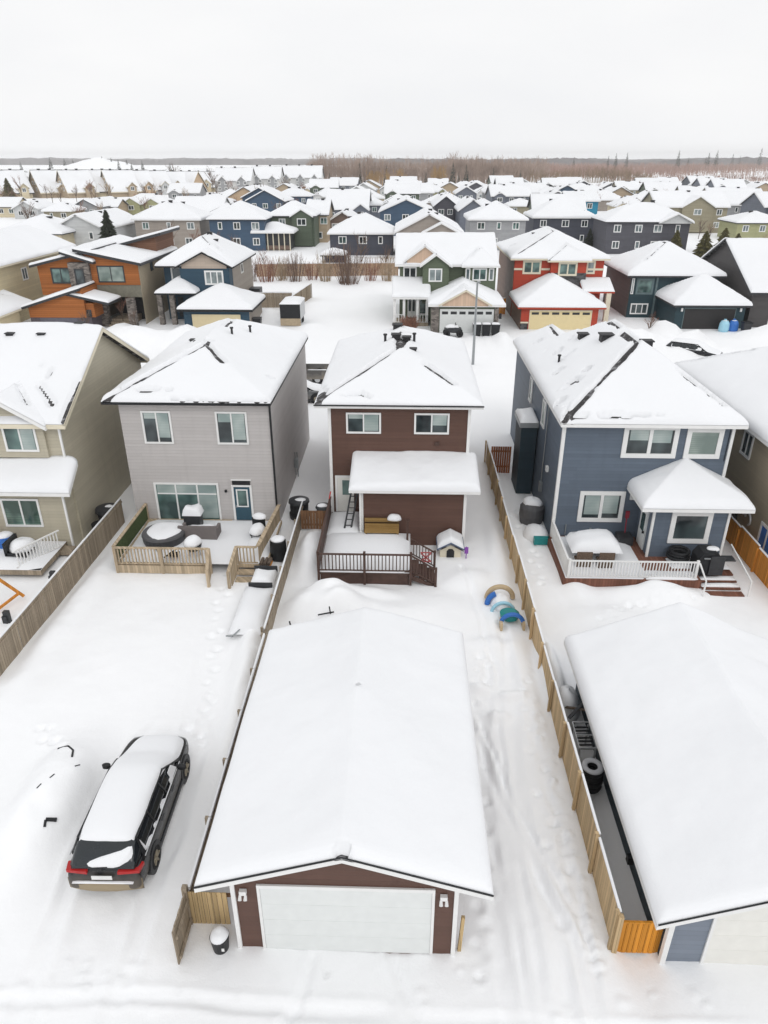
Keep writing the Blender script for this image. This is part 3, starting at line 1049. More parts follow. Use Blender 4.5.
t.part('gas_meter', MB().box(-7.14, -6.9, 42.8, 43.1, .9, 1.5).tube((-7.02, 43.4, 0), (-7.02, 43.4, 1.8), .04).tube((-7.02, 42.6, .5), (-7.02, 42.6, 2.1), .03), M_steel)
window(t, 'w', -15.25, 40.2, 41.2, 5.2, 6.8, 0, .1)
window(t, 'w', -15.25, 40.6, 41.6, 1.8, 3.6, 0, .1)

# --- brown house
t = Thing('brown_house', 'dark brown two-storey house with a snow-roofed lean-to and a brown deck', 'house', (-.3, 36.7, 0), group='houses backing onto the lane')
r = Roof('hip', -4.78, 4.18, 36.25, 50.7, 7.35, .43)
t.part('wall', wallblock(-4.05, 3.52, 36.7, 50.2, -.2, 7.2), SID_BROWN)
ridge = r.ridges()
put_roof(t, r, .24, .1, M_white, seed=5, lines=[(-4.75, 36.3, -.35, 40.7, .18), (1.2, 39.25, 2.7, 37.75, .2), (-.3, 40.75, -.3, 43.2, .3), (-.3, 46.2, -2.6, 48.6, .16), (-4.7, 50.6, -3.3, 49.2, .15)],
         patches=[(-2.6, 36.75, .9, .22), (-.2, 42.4, .5, .8), (-.2, 44.9, .5, .5), (-4.5, 37.5, .25, 1.2)], fh=.2)
t.part('gutter', MB().box(-4.82, 4.22, 36.13, 36.21, 7.3, 7.36), M_black)
roof_vent(t, r, -.5, 46.0, 'box', 1.1)
roof_vent(t, r, -.55, 43.4, 'box', 1.0)
roof_vent(t, r, .1, 43.2, 'box', .9)
roof_vent(t, r, .55, 43.2, 'pipe', 1.1)
roof_vent(t, r, .45, 41.0, 'box', .8)
roof_vent(t, r, -1.2, 43.0, 'pipe', 1.1)
for x in (-4.05, 3.52):
    corner(t, x, 36.7, 0, 7.15, M_white, .16)
window(t, 's', 36.7, -3.15, -1.25, 5.6, 6.78, 1, .1, M_glass, blinds=(.25, .95))  # right sash strip is a painted teal reflection
window(t, 's', 36.7, .55, 2.45, 5.6, 6.78, 1, .1, M_glass, blinds=(0, .6))
lean = Roof('sy', -2.82, 4.0, 33.75, 36.68, 3.52, .24)
t.part('lean_to_wall', wallblock(-2.2, 3.3, 34.2, 36.65, -.2, 3.4, lean), SID_BROWN)
put_roof(t, lean, .34, .08, M_white, seed=6, sides='wes', rnd=.3, e=.04, fh=.17)
for x in (-2.2, 3.3):
    corner(t, x, 34.2, 0, 3.44, M_white, .15)
t.part('downpipe', MB().beam((-2.28, 34.0, .95), (-2.28, 34.0, 3.5), .09).beam((-2.28, 34.0, .95), (-2.2, 33.7, .85), .09), M_white)
d = t.part('back_door', MB().box(-3.72, -2.8, 36.64, 36.69, .85, 2.95), DOOR_CREAM)
t.part('door_glass', MB().box(-3.45, -2.95, 36.62, 36.638, 1.9, 2.8), M_glass2, d)
t.part('door_frame', MB().box(-3.85, -3.725, 36.62, 36.69, .85, 3.07).box(-3.725, -2.7, 36.62, 36.69, 2.955, 3.07), M_white, d)

t.part('electric_meter', MB().box(3.53, 3.68, 38.0, 38.35, 1.3, 1.9).tube((3.6, 38.2, 1.9), (3.6, 38.2, 5.8), .03), M_steel)
t.part('dryer_vent', MB().box(1.7, 1.95, 36.6, 36.69, 4.95, 5.15), M_brown)
t.part('wall_lamp', MB().box(-2.6, -2.45, 36.55, 36.69, 2.9, 3.15), M_black)
# its deck: floor, railings and stairs belong together
t = Thing('wooden_deck', 'brown railed deck under deep snow behind the brown house', 'deck', (-2, 30, 0), group='back decks')
t.part('floor', MB().box(-4.1, .4, 30.05, 34.15, .62, .8).box(-4.1, -2.3, 34.16, 36.6, .62, .8), M_brown)
t.part('skirt', MB().box(-4.05, .35, 30.1, 30.16, 0, .62), M_brown)
mb = MB().puff(-4.1, .4, 30.0, 34.1, .78, .32, .02).puff(-4.1, -2.35, 33.8, 36.6, .78, .26, .02)
t.part('snow_cover', mb, M_snow, smooth=True)
f_ = MB()
railing(f_, (-4.12, 30.0), (.42, 30.0), .8, 1.0, .17, .05, .12)
for x in (-4.12, -1.85, .42):
    f_.box(x - .06, x + .06, 29.94, 30.06, .1, 1.95)
t.part('railing', f_, M_brown)
f_ = MB()
f_.beam((-4.14, 30.05, 1.8), (-4.14, 36.5, 1.8), .12, .06)
for k in range(46):
    y = 30.1 + k * .14
    f_.box(-4.16, -4.12, y, y + .1, .7, 1.77)
t.part('privacy_rail', f_, M_brown)
st = t.part('stairs', MB().box(.45, .85, 30.1, 31.6, .55, .62).box(.85, 1.25, 30.1, 31.6, .32, .39).box(1.25, 1.65, 30.1, 31.6, .1, .17).prism([(.45, .35), (1.7, -.1), (1.7, .05), (.45, .6)], 'y', 30.04, 30.1), M_brown)
for y in (30.0, 31.7):
    f_ = MB()
    f_.beam((.42, y, 1.78), (1.65, y, 1.0), .1, .05)
    f_.beam((.42, y, .95), (1.65, y, .2), .05, .05)
    for k in range(1, 8):
        x = .42 + k * .155
        z = 1.78 - (x - .42) * .634
        f_.box(x - .022, x + .022, y - .022, y + .022, z - .8, z)
    f_.box(1.6, 1.72, y - .06, y + .06, -.1, 1.1)
    t.part('stair_rail', f_, M_brown, st)

single('baby_gate', 'faded red cross-barred gate panel on the deck stairs', 'baby gate',
       MB().beam((.95, 31.5, .6), (1.45, 31.5, 1.05), .06).beam((1.45, 31.5, .6), (.95, 31.5, 1.05), .06).beam((1.2, 31.5, .55), (1.2, 31.5, 1.1), .05).beam((.92, 31.5, .58), (1.48, 31.5, .58), .05).beam((.92, 31.5, 1.1), (1.48, 31.5, 1.1), .05), m_plain('faded_red', (.45, .12, .12), .5), (1.2, 31.6, .5))
M_benchw = m_boards('golden_bench_wood', (.30, .19, .07), .16, axis='z')
t = Thing('bench', 'wooden bench against the lean-to wall on the brown deck', 'bench', (-1, 33.9, .8), group=None)
t.part('backrest', MB().box(-2.05, -.2, 34.0, 34.06, 1.1, 1.45).box(-2.05, -.2, 33.99, 34.07, 1.53, 1.75), M_benchw)
t.part('seat', MB().box(-2.05, -.2, 33.45, 33.98, 1.15, 1.2), M_benchw)
for x in (-2.0, -.3):
    t.part('leg', MB().box(x, x + .08, 33.5, 33.95, .75, 1.15), M_benchw)
single('snow_lump', 'round white snow lump on top of the bench back', 'snow lump', MB().dome((-.45, 33.95, 1.73), .36, .26, .32, seed=3), M_snow, (-.45, 33.95, 1.73), smooth=True)
single('deck_post', 'dark wooden post with a cap at the back of the brown deck', 'post', MB().box(.2, .32, 33.2, 33.32, .8, 2.0).box(.16, .36, 33.16, 33.36, 2.0, 2.06), M_brown, (.26, 33.26, .8))
t = Thing('ladder', 'dark folded ladder leaning by the brown house back door', 'ladder', (-2.9, 35.2, .8))
for dx in (0, .36):
    t.part('stile', MB().beam((-3.2 + dx, 34.2, .85), (-2.75 + dx, 35.9, 3.2), .09, .05), M_charc)
f_ = MB()
for k in range(1, 9):
    a = k / 9
    f_.beam((-3.2 + .45 * a, 34.2 + 1.7 * a, .85 + 2.35 * a), (-2.84 + .45 * a, 34.2 + 1.7 * a, .85 + 2.35 * a), .04)
t.part('rung', f_, M_charc)

# dog house
t = Thing('dog_house', 'small white dog house with snow on its roof beside the lean-to', 'dog house', (2.55, 33.3, 0))
r = Roof('gy', 1.85, 3.25, 32.75, 34.1, .62, .55)
w_ = wallblock(2.0, 3.1, 32.9, 34.0, 0, .6, r)
t.part('wall', w_, M_cream)
ro = put_roof(t, r, .26, .06, m_plain('blue_grey_paint', (.09, .13, .22), .5), seed=8, fh=.05, e=.0)
t.part('doorway', MB().prism([(2.35, .05), (2.75, .05), (2.75, .42), (2.65, .55), (2.45, .55), (2.35, .42)], 'y', 32.86, 32.897), M_black)
single('pinwheel', 'purple and blue toy stake beside the dog house', 'toy', MB().beam((3.38, 32.8, 0), (3.38, 32.8, .75), .05).box(3.28, 3.48, 32.77, 32.82, .35, .72), m_plain('purple_plastic', (.25, .08, .4), .4), (3.38, 32.8, 0))

# --- slate blue house
t = Thing('blue_house', 'slate blue two-storey house with a snow-capped back porch and wind-bared roof', 'house', (12.5, 34.7, 0), group='houses backing onto the lane')
r = Roof('hip', 7.95, 17.2, 34.25, 49, 7.12, .66)
t.part('wall', wallblock(8.2, 16.75, 34.7, 48.6, -.2, 6.97), SID_BLUE)
put_roof(t, r, .25, .1, M_white, seed=9, lines=[(8.1, 34.4, 12.5, 38.8, .2), (14.4, 37.1, 16.2, 35.3, .22), (12.57, 39.2, 12.57, 41.2, .32), (12.57, 44.4, 11.2, 45.8, .25), (12.57, 42.2, 12.57, 44.2, .3)],
         patches=[(8.4, 35.2, .45, .7), (9.3, 38.3, .35, .5), (8.9, 38.0, .4, .35), (10.0, 38.6, .25, .5), (9.0, 41.0, .25, .25), (9.6, 44.2, .3, .3), (10.4, 45.0, .2, .3), (9.9, 42.6, .3, .2),
                  (9.0, 34.5, .9, .12), (12.0, 34.5, 1.0, .1), (10.5, 34.5, .5, .12), (12.9, 40.2, .4, .6), (8.3, 36.6, .3, .3), (10.2, 47.2, .3, .2)], fh=.2)
r2 = Roof('hip', 7.96, 12.3, 44.6, 52.6, 7.13, .68)
t.part('front_wing_wall', wallblock(8.22, 11.8, 48.62, 52.2, -.2, 6.95), SID_BLUE)
put_roof(t, r2, .22, .14, M_white, seed=10, lines=[(10.13, 46.9, 10.13, 50.3, .2), (10.13, 50.3, 8.1, 52.5, .14)], patches=[(9.0, 48.4, .3, .3)], fh=.2)
roof_vent(t, r, 13.3, 39.6, 'box', 1.1)
roof_vent(t, r, 11.6, 41.6, 'box', 1.3)
roof_vent(t, r, 10.9, 44.0, 'box', 1.2)
roof_vent(t, r, 9.2, 42.3, 'pipe')
corner(t, 8.2, 34.7, 0, 6.93, M_white, .17)
corner(t, 16.75, 34.7, 0, 6.93, M_white, .15)
TR = .2
window(t, 's', 34.7, 11.25, 14.05, 5.15, 6.92, 1, .24, M_glass, proud=.07, blinds=(.45, .55))
window(t, 's', 34.7, 14.45, 16.3, 5.15, 6.82, 0, .24, M_blind, proud=.07)
window(t, 's', 34.7, 9.45, 11.85, 1.4, 3.2, 1, .22, M_glass, proud=.07, blinds=(.85, .8))
window(t, 'w', 8.2, 39.6, 40.6, 4.9, 6.5, 0, .14, M_blind)
window(t, 'w', 8.2, 44.4, 45.4, 4.9, 6.5, 0, .14, M_blind)
t.part('dryer_vent', MB().box(12.1, 12.4, 34.6, 34.69, 2.75, 3.05), M_white)
t.part('dryer_vent', MB().box(8.05, 8.19, 37.2, 37.5, 3.2, 3.5), M_white)
pr = Roof('hip', 11.9, 17.35, 31.95, 34.68, 3.55, .5, open_back=True)
t.part('porch_wall', wallblock(12.7, 16.45, 32.5, 34.66, .2, 3.4), SID_BLUE)
put_roof(t, pr, .3, .08, M_white, seed=12, sides='wes', rnd=.32, fh=.2)
window(t, 's', 32.5, 13.6, 15.65, 1.35, 3.15, 0, .24, M_glass, proud=.07)
for x in (12.7, 16.45):
    corner(t, x, 32.5, .3, 3.3, M_white, .12)
d = t.part('porch_door', MB().box(12.62, 12.695, 33.1, 34.1, .55, 2.75), DOOR_WHITE)
t.part('door_glass', MB().box(12.6, 12.618, 33.35, 33.85, 1.5, 2.5), M_glass2, d)
t.part('handle', MB().box(12.5, 12.6, 33.15, 33.22, 1.5, 1.62), M_black, d)
t.part('power_cable', MB().tube((16.6, 34.67, 5.0), (16.6, 34.67, 6.9), .02), M_black)
t.part('hose_bib', MB().box(10.2, 10.3, 34.62, 34.69, .9, 1.0).tube((8.9, 34.66, .6), (8.9, 34.66, 1.2), .03), M_steel)
t.part('electric_meter', MB().box(8.03, 8.19, 38.4, 38.75, 1.4, 2.0).tube((8.12, 38.6, 2.0), (8.12, 38.6, 6.9), .03), M_steel)
# narrow shed on its west side
t = Thing('tall_shed', 'narrow dark teal tall shed with snow on top against the blue house side', 'shed', (7.4, 42.5, 0))
t.part('wall', MB().box(7.15, 8.1, 41.2, 43.4, 0, 4.6), SID_NAVY)
ro = t.part('roof', MB().box(7.05, 8.15, 41.1, 43.5, 4.6, 4.75), M_charc)
t.part('snow_cover', MB().puff(7.05, 8.15, 41.1, 43.5, 4.75, .35, .02), M_snow, ro, smooth=True)
t.part('fascia', MB().box(7.03, 7.049, 41.1, 43.5, 4.45, 4.76).box(7.03, 8.15, 41.06, 41.099, 4.45, 4.76), M_steel, ro)

# --- beige house at the left edge
t = Thing('beige_house', 'beige gabled house with a white railed balcony at the left edge', 'house', (-22, 34.3, 0), group='houses backing onto the lane')
r = Roof('gx', -31, -17.3, 33.85, 47.1, 6.95, .53)
t.part('wall', wallblock(-30.5, -17.75, 34.3, 46.7, -.3, 6.8, r), SID_BEIGE)
put_roof(t, r, .25, .16, M_cream, seed=13, lines=[(-17.35, 34.0, -17.35, 36.5, .15), (-19.4, 36.2, -18.2, 34.9, .12)], patches=[(-19.6, 37.2, .1, .6), (-19.0, 36.8, .1, .5)], fh=.26)
for x, y in ((-22.2, 39.6), (-20.4, 39.6), (-18.6, 40.6)):
    roof_vent(t, r, x, y, 'box', .8)
cg = Roof('gy', -22.7, -18.25, 33.7, 37.5, 6.9, .62)
t.part('gable_wall', wallblock(-22.3, -18.6, 34.12, 34.3, 5, 6.8, cg), SID_BEIGE)
put_roof(t, cg, .2, .14, M_white, seed=14, lines=[(-20.4, 36, -19.4, 34.6, .1)], fh=.26, sides='wes')
lr = Roof('sy', -30, -17.25, 32.75, 34.28, 3.62, .72)
t.part('lower_wall', wallblock(-29.5, -17.85, 33.3, 34.28, -.3, 3.4, lr), SID_BEIGE)
put_roof(t, lr, .3, .14, M_white, seed=15, sides='wes', rnd=.5, fh=.22)
window(t, 's', 34.12, -20.75, -19.0, 5.35, 6.75, 1, .11, M_glass2, blinds=(0, 1))
window(t, 's', 33.3, -21.3, -19.25, 1.35, 3.0, 1, .11, m_glass('glass_slats', (.05, .085, .07), (.22, .33, .27), (2, 7)))
window(t, 's', 33.3, -25.3, -23.25, 1.15, 2.85, 1, .11, M_blind)
t.part('downpipe', MB().beam((-17.85, 33.2, 0), (-17.85, 33.2, 3.4), .1).beam((-17.8, 34.2, 4.9), (-17.8, 34.2, 6.8), .1), M_white)

# --- house at the right edge
t = Thing('taupe_house', 'taupe house with broad unbroken snow roof at the right edge', 'house', (22, 34, 0), group='houses backing onto the lane')
r = Roof('hip', 18.35, 29.5, 31.2, 49, 6.25, .5)
t.part('wall', wallblock(18.9, 29, 31.7, 48.5, -.2, 6.1), SID_TAN)
put_roof(t, r, .27, .2, M_white, seed=16, lines=[(18.4, 48.8, 22, 45.2, .1)], fh=.2)
window(t, 'w', 18.9, 36.6, 37.8, 4.3, 5.7, 1, .12)
window(t, 'w', 18.9, 32.2, 33.8, .6, 2.0, 1, .14, M_bluep)
t.part('vent_hose', MB().torus((18.75, 35.0, 1.5), .32, .06, axis='x', a0=0, a1=4.2).torus((18.75, 35.6, 1.8), .25, .06, axis='x', a0=1, a1=5), M_alu)
t.part('gas_meter', MB().box(18.6, 18.88, 36.4, 36.8, .7, 1.3).tube((18.7, 37.2, 0), (18.7, 37.2, 1.6), .05), M_charc)

# ------------------------------------------------------------------ decks of the grey, blue and beige houses
t = Thing('wooden_deck', 'pale wooden deck crowded with covered furniture behind the grey house', 'deck', (-12, 31, 0), group='back decks')
t.part('floor', MB().box(-14.55, -9.75, 30.9, 35.97, .38, .55), M_woodpale)
t.part('snow_cover', MB().puff(-14.5, -8.2, 31.0, 35.9, .53, .2, 0), M_snow, smooth=True)
f_ = MB()
railing(f_, (-14.55, 30.85), (-9.75, 30.85), .5, 1.0, .17, .06, .16)
for x in (-14.55, -12.2, -9.75):
    f_.box(x - .07, x + .07, 30.78, 30.92, 0, 1.5)
t.part('railing', f_, M_woodpale)
t.part('skirt', MB().box(-14.6, -9.7, 30.8, 30.84, .05, .5), M_woodpale)
f_ = MB()
f_.beam((-14.6, 30.9, 1.52), (-14.6, 35.9, 1.52), .16, .06)
f_.box(-14.67, -14.53, 35.8, 35.94, .2, 1.5)
pv = t.part('privacy_rail', f_, M_woodpale)
t.part('leaf_screen', MB().box(-14.62, -14.56, 30.95, 35.78, .6, 1.47), M_hedge, pv)
f_ = MB()
f_.beam((-9.75, 30.8, 1.5), (-9.55, 29.6, 1.0), .15, .06)
for k in range(1, 8):
    y = 30.8 - k * .15
    f_.box(-9.75 + k * .025 - .03, -9.75 + k * .025 + .03, y - .03, y + .03, .1, 1.5 - k * .06)
f_.box(-9.62, -9.48, 29.53, 29.67, -.1, 1.05)
t.part('stair_rail', f_, M_woodpale)
t = Thing('round_hot_tub', 'round grey tub with snow on half its cover on the pale deck', 'hot tub', (-12.7, 33.2, .55))
t.part('shell', MB().lathe((-12.75, 33.1, .55), [(1.0, 0), (1.1, .3), (1.12, .62)], 28), M_charc)
t.part('cover', MB().lathe((-12.75, 33.1, 1.17), [(1.14, 0), (1.1, .1), (.2, .16)], 28), m_plain('grey_vinyl', (.10, .10, .105), .6))
t.part('snow_cover', MB().dome((-12.72, 33.2, 1.22), 1.05, .95, .2, seed=6, rough=.09), M_snow, smooth=True)
t = Thing('patio_sofa', 'grey woven patio sofa with snow on the seat under the grey house window', 'sofa', (-10.9, 34.2, .55))
WICK = m_plain('wicker', (.17, .15, .145), .8, .3, 25)
t.part('backrest', MB().box(-12.0, -9.95, 33.2, 33.34, .6, 1.5), WICK)
t.part('seat', MB().box(-12.0, -9.95, 33.36, 34.2, .6, .95), WICK)
for x in (-12.0, -10.1):
    t.part('armrest', MB().box(x, x + .15, 33.36, 34.2, .96, 1.25), WICK)
t.part('snow_cover', MB().puff(-11.85, -10.1, 33.4, 34.2, .94, .3, 0), M_snow, smooth=True)
t = Thing('covered_grill', 'snow-topped box grill behind the patio sofa', 'grill', (-11.6, 34.9, .55))
t.part('body', MB().box(-12.1, -11.2, 34.6, 35.2, .55, 1.45), M_charc)
t.part('snow_cover', MB().puff(-12.15, -11.1, 34.55, 35.25, 1.45, .5, 0), M_snow, smooth=True)
t = Thing('kettle_grill', 'round black kettle grill heaped with snow at the deck rail', 'grill', (-10.75, 31.7, .55))
t.part('bowl', MB().lathe((-10.75, 31.6, 1.2), [(.25, -.2), (.42, 0), (.46, .18)], 20), M_black)
for a in (0, 2.1, 4.2):
    t.part('leg', MB().tube((-10.75 + .25 * math.cos(a), 31.6 + .25 * math.sin(a), 1.1), (-10.75 + .4 * math.cos(a), 31.6 + .4 * math.sin(a), .6), .025), M_steel)
t.part('snow_cover', MB().dome((-10.75, 31.6, 1.36), .46, .44, .42, seed=2), M_snow, smooth=True)
t = Thing('folded_chair', 'black folded chair lying among snow behind the deck rail', 'chair', (-11.9, 31.5, .6))
t.part('frame', MB().beam((-12.2, 31.2, .75), (-11.6, 31.5, 1.1), .06).beam((-12.0, 31.6, .75), (-11.4, 31.3, 1.05), .06), M_black)
t.part('seat', MB().box(-12.0, -11.5, 31.2, 31.6, .8, .86), M_black)
single('plant_pot', 'black flower pot hung on the pale deck rail', 'flower pot', MB().lathe((-12.35, 31.1, 1.3), [(.1, -.2), (.17, .1), (.19, .14)], 14), M_black, (-12.35, 31.1, 1.1))

# side landing and stair east of the door
t = Thing('side_landing', 'pale wooden stair landing with solid rail beside the teal door', 'stairs', (-8, 32, 0), group='back decks')
t.part('floor', MB().box(-8.35, -6.9, 31.0, 35.95, .36, .55), M_woodpale)
t.part('snow_cover', MB().puff(-8.3, -6.95, 31.05, 35.9, .54, .26, 0), M_snow, smooth=True)
f_ = MB()
railing(f_, (-8.4, 31.1), (-7.35, 31.1), .5, 1.0, .16, .06, .17)
f_.box(-8.48, -8.33, 31.03, 31.17, 0, 1.52)
t.part('railing', f_, M_woodpale)
f_ = MB()
f_.beam((-7.3, 31.1, 1.55), (-7.0, 35.9, 1.55), .2, .06)
for k in range(30):
    y = 31.2 + k * .157
    x = -7.3 + (y - 31.1) / 4.8 * .3
    f_.box(x - .02, x + .02, y, y + .14, .45, 1.51)
t.part('solid_rail', f_, M_woodpale)
f_ = MB()
f_.beam((-8.4, 31.05, 1.5), (-8.5, 29.5, .95), .16, .06)
for k in range(1, 9):
    y = 31.05 - k * .17
    f_.box(-8.44, -8.38, y - .03, y + .03, .1, 1.45 - k * .06)
f_.box(-8.57, -8.43, 29.43, 29.57, -.1, 1.0)
t.part('stair_rail', f_, M_woodpale)
t.part('step', MB().box(-8.35, -7.35, 30.55, 30.95, .2, .3).box(-8.35, -7.35, 30.05, 30.5, .02, .12), M_woodpale)
t = Thing('patio_chair', 'dark patio chair buried in snow beside the teal door', 'chair', (-7.9, 33.8, .6))
t.part('seat', MB().box(-8.2, -7.5, 33.4, 34.2, .9, 1.0), M_black)
t.part('backrest', MB().box(-8.2, -7.5, 34.2, 34.3, .9, 1.6), M_black)
for x in (-8.15, -7.6):
    for y in (33.45, 34.1):
        t.part('leg', MB().box(x, x + .05, y, y + .05, .55, .9), M_black)
t.part('snow_cover', MB().dome((-7.85, 33.75, 1.0), .42, .55, .4, seed=4).dome((-7.8, 34.3, 1.55), .4, .25, .25, seed=5), M_snow, smooth=True)

# things between the grey and brown houses
t = Thing('oil_drum', 'black drum with snow on its lid beside the solid wooden rail', 'barrel', (-6.45, 32.3, 0), group='black bins between the houses')
t.part('body', MB().lathe((-6.5, 32.3, .2), [(.42, 0), (.44, .5), (.42, 1.05), (.38, 1.1)], 22), M_black)
t.part('snow_cover', MB().dome((-6.5, 32.3, 1.3), .37, .37, .16, seed=1), M_snow, smooth=True)
t = Thing('compost_bin', 'tall black compost bin in the alley between the grey and brown houses', 'bin', (-6.15, 37.3, 0), group='black bins between the houses')
t.part('body', MB().lathe((-6.1, 37.4, .0), [(.55, 0), (.6, .2), (.6, .35), (.52, .37), (.55, .8), (.5, 1.0), (.52, 1.05)], 24), M_black)
t.part('lid', MB().lathe((-6.1, 37.4, 1.05), [(.62, 0), (.6, .12), (.2, .2)], 24), M_charc)
t.part('snow_cover', MB().dome((-6.0, 37.3, 1.2), .32, .2, .12, seed=1), M_snow, smooth=True)
t = Thing('compost_bin', 'squat black bin with a snow and green lid beside the brown house corner', 'bin', (-4.6, 37, 0), group='black bins between the houses')
t.part('body', MB().lathe((-4.55, 36.4, .6), [(.36, 0), (.4, .5), (.42, .6)], 20), M_black)
t.part('lid', MB().lathe((-4.55, 36.4, 1.2), [(.46, 0), (.4, .12), (.1, .17)], 20), M_charc)
t.part('snow_cover', MB().dome((-4.6, 36.3, 1.32), .3, .2, .14, seed=7), M_snow, smooth=True)
t = Thing('garden_gate', 'dark brown board gate closing the gap beside the brown house', 'gate', (-5.1, 35.6, 0))
f_ = MB()
for k in range(9):
    f_.box(-5.75 + k * .165, -5.6 + k * .165, 35.6, 35.64, .2, 1.35)
t.part('boards', f_, M_fenceb)
t.part('rail', MB().box(-5.75, -4.25, 35.64, 35.7, 1.2, 1.3).box(-5.75, -4.25, 35.64, 35.7, .4, .5), M_fenceb)
single('shovel', 'red handled snow shovel leaning on the brown deck rail', 'shovel', MB().beam((-4.35, 35.9, .9), (-4.1, 36.4, 2.2), .05).box(-4.5, -4.2, 35.7, 35.76, .75, 1.15), M_red, (-4.3, 35.9, .8))
t = Thing('utility_trailer', 'long low cart under snow with dark boards along the yard fence', 'trailer', (-7, 28, 0))
t.part('bed', MB().box(-7.35, -6.3, 26.3, 30.4, .25, .5), M_charc)
t.part('tailboard', MB().box(-7.4, -6.25, 28.9, 28.98, .5, .75).box(-7.4, -6.25, 30.4, 30.48, .4, .8), M_charc)
t.part('snow_cover', MB().puff(-7.4, -6.25, 25.6, 28.85, .3, .5, .22).puff(-7.35, -6.3, 29.0, 30.4, .45, .35, .06), M_snow, smooth=True)
t.part('drawbar', MB().beam((-6.9, 26.3, .35), (-7.3, 24.9, .55), .05).beam((-7.3, 24.9, .55), (-7.55, 24.8, .65), .05), M_steel)
t = Thing('wood_pile', 'small pile of brown split logs beside the black drum', 'log pile', (-7, 31.3, 0))
for k in range(6):
    x = -7.15 + (k % 3) * .2
    t.part('log', MB().tube((x, 30.75, .55 + .17 * (k // 3)), (x + .05, 31.25, .6 + .17 * (k // 3)), .09), M_orangew if k == 2 else M_bark)
t = Thing('buried_bicycle', 'black metal frame poking out of the snow heap behind the brown garage', 'bicycle', (-3.4, 25.2, 0))
hz = G(-3.4, 26.2)
t.part('handlebar', MB().beam((-3.7, 26.05, .95), (-3.0, 26.2, 1.02), .05).beam((-3.15, 26.15, .95), (-3.2, 26.2, 1.3), .05), M_black)
t.part('frame', MB().beam((-4.9, 25.9, .3), (-5.0, 26.1, .55), .06), M_black)

# blue house deck
t = Thing('railed_deck', 'low red-brown deck with white railings behind the slate blue house', 'deck', (11, 31, 0), group='back decks')
t.part('floor', MB().box(8.0, 14.7, 30.2, 34.65, .3, .5), M_deckred)
t.part('skirt', MB().box(7.95, 14.7, 30.13, 30.19, 0, .5).box(7.93, 7.99, 30.19, 34.5, 0, .5), M_deckred)
t.part('snow_cover', MB().puff(8.05, 12.2, 30.2, 34.6, .49, .22, 0).puff(12.0, 14.6, 30.2, 31.0, .49, .16, 0).puff(13.6, 16.6, 31.3, 32.4, .49, .2, 0), M_snow, smooth=True)
f_ = MB()
railing(f_, (8.2, 30.3), (14.4, 30.3), .5, .95, .15, .045, .1)
for x in (8.2, 14.4):
    f_.box(x - .06, x + .06, 30.24, 30.36, .3, 1.55)
t.part('railing', f_, M_white)
f_ = MB()
railing(f_, (8.15, 30.36), (8.15, 34.6), .5, .95, .15, .045, .1)
f_.box(8.09, 8.21, 34.5, 34.62, .3, 1.55)
t.part('railing', f_, M_white)
st = t.part('stairs', MB().box(14.75, 16.6, 31.0, 31.5, .3, .38).box(14.75, 16.6, 30.5, 30.9, .2, .28).box(14.75, 16.6, 30.0, 30.4, .1, .18).box(14.75, 16.6, 29.5, 29.9, .02, .09), M_deckred)
t.part('snow_cover', MB().puff(14.75, 16.6, 30.6, 30.9, .28, .1, 0).puff(14.75, 16.6, 30.12, 30.4, .18, .1, 0), M_snow, st, smooth=True)
f_ = MB()
f_.beam((16.75, 32.2, 1.45), (16.75, 29.5, .9), .06).beam((16.75, 29.5, .9), (16.75, 29.5, 0), .06)
f_.beam((14.5, 30.3, 1.4), (14.5, 29.3, 1.0), .06).beam((14.5, 29.3, 1.0), (14.5, 29.3, 0), .06)
t.part('stair_rail', f_, M_white, st)
t = Thing('patio_table', 'large patio table under a thick loaf of snow on the red-brown deck', 'table', (9.8, 32.3, .5))
t.part('tabletop', MB().box(8.7, 11.0, 31.6, 33.2, 1.15, 1.22), M_charc)
for x in (8.9, 10.75):
    for y in (31.75, 33.0):
        t.part('leg', MB().box(x, x + .07, y, y + .07, .5, 1.15), M_charc)
t.part('snow_cover', MB().puff(8.65, 11.05, 31.55, 33.25, 1.22, .55, .08), M_snow, smooth=True)
for k, (x, y) in enumerate(((9.1, 31.2), (10.2, 31.15))):
    t = Thing('patio_chair', ('left' if k == 0 else 'right') + ' wicker chair tucked under the snow-covered patio table', 'chair', (x, y, .5), group='chairs at the patio table')
    wk = m_plain('brown_wicker', (.13, .09, .065), .8, .3, 20)
    t.part('seat', MB().box(x - .35, x + .35, y - .1, y + .5, .85, .95), wk)
    t.part('backrest', MB().box(x - .38, x + .38, y - .18, y - .1, .6, 1.5), wk)
    for dx in (-.33, .27):
        t.part('leg', MB().box(x + dx, x + dx + .06, y - .1, y - .04, .5, .85), wk)
t = Thing('covered_grill', 'big black covered barbecue with side shelf at the porch steps', 'grill', (15.3, 31.5, .5))
t.part('cover', MB().prism([(14.55, .5), (15.75, .5), (15.7, 1.5), (15.45, 1.75), (14.8, 1.72), (14.6, 1.4)], 'y', 30.7, 31.6), M_black)
t.part('cabinet', MB().box(15.15, 15.85, 30.62, 30.69, .55, 1.6), M_charc)
t.part('side_shelf', MB().box(15.86, 16.4, 30.7, 31.2, 1.3, 1.36), M_charc)
t.part('handle', MB().beam((14.8, 30.6, 1.5), (15.1, 30.6, 1.5), .05), M_steel)
t.part('snow_cover', MB().dome((15.4, 31.2, 1.7), .3, .25, .14, seed=3), M_snow, smooth=True)
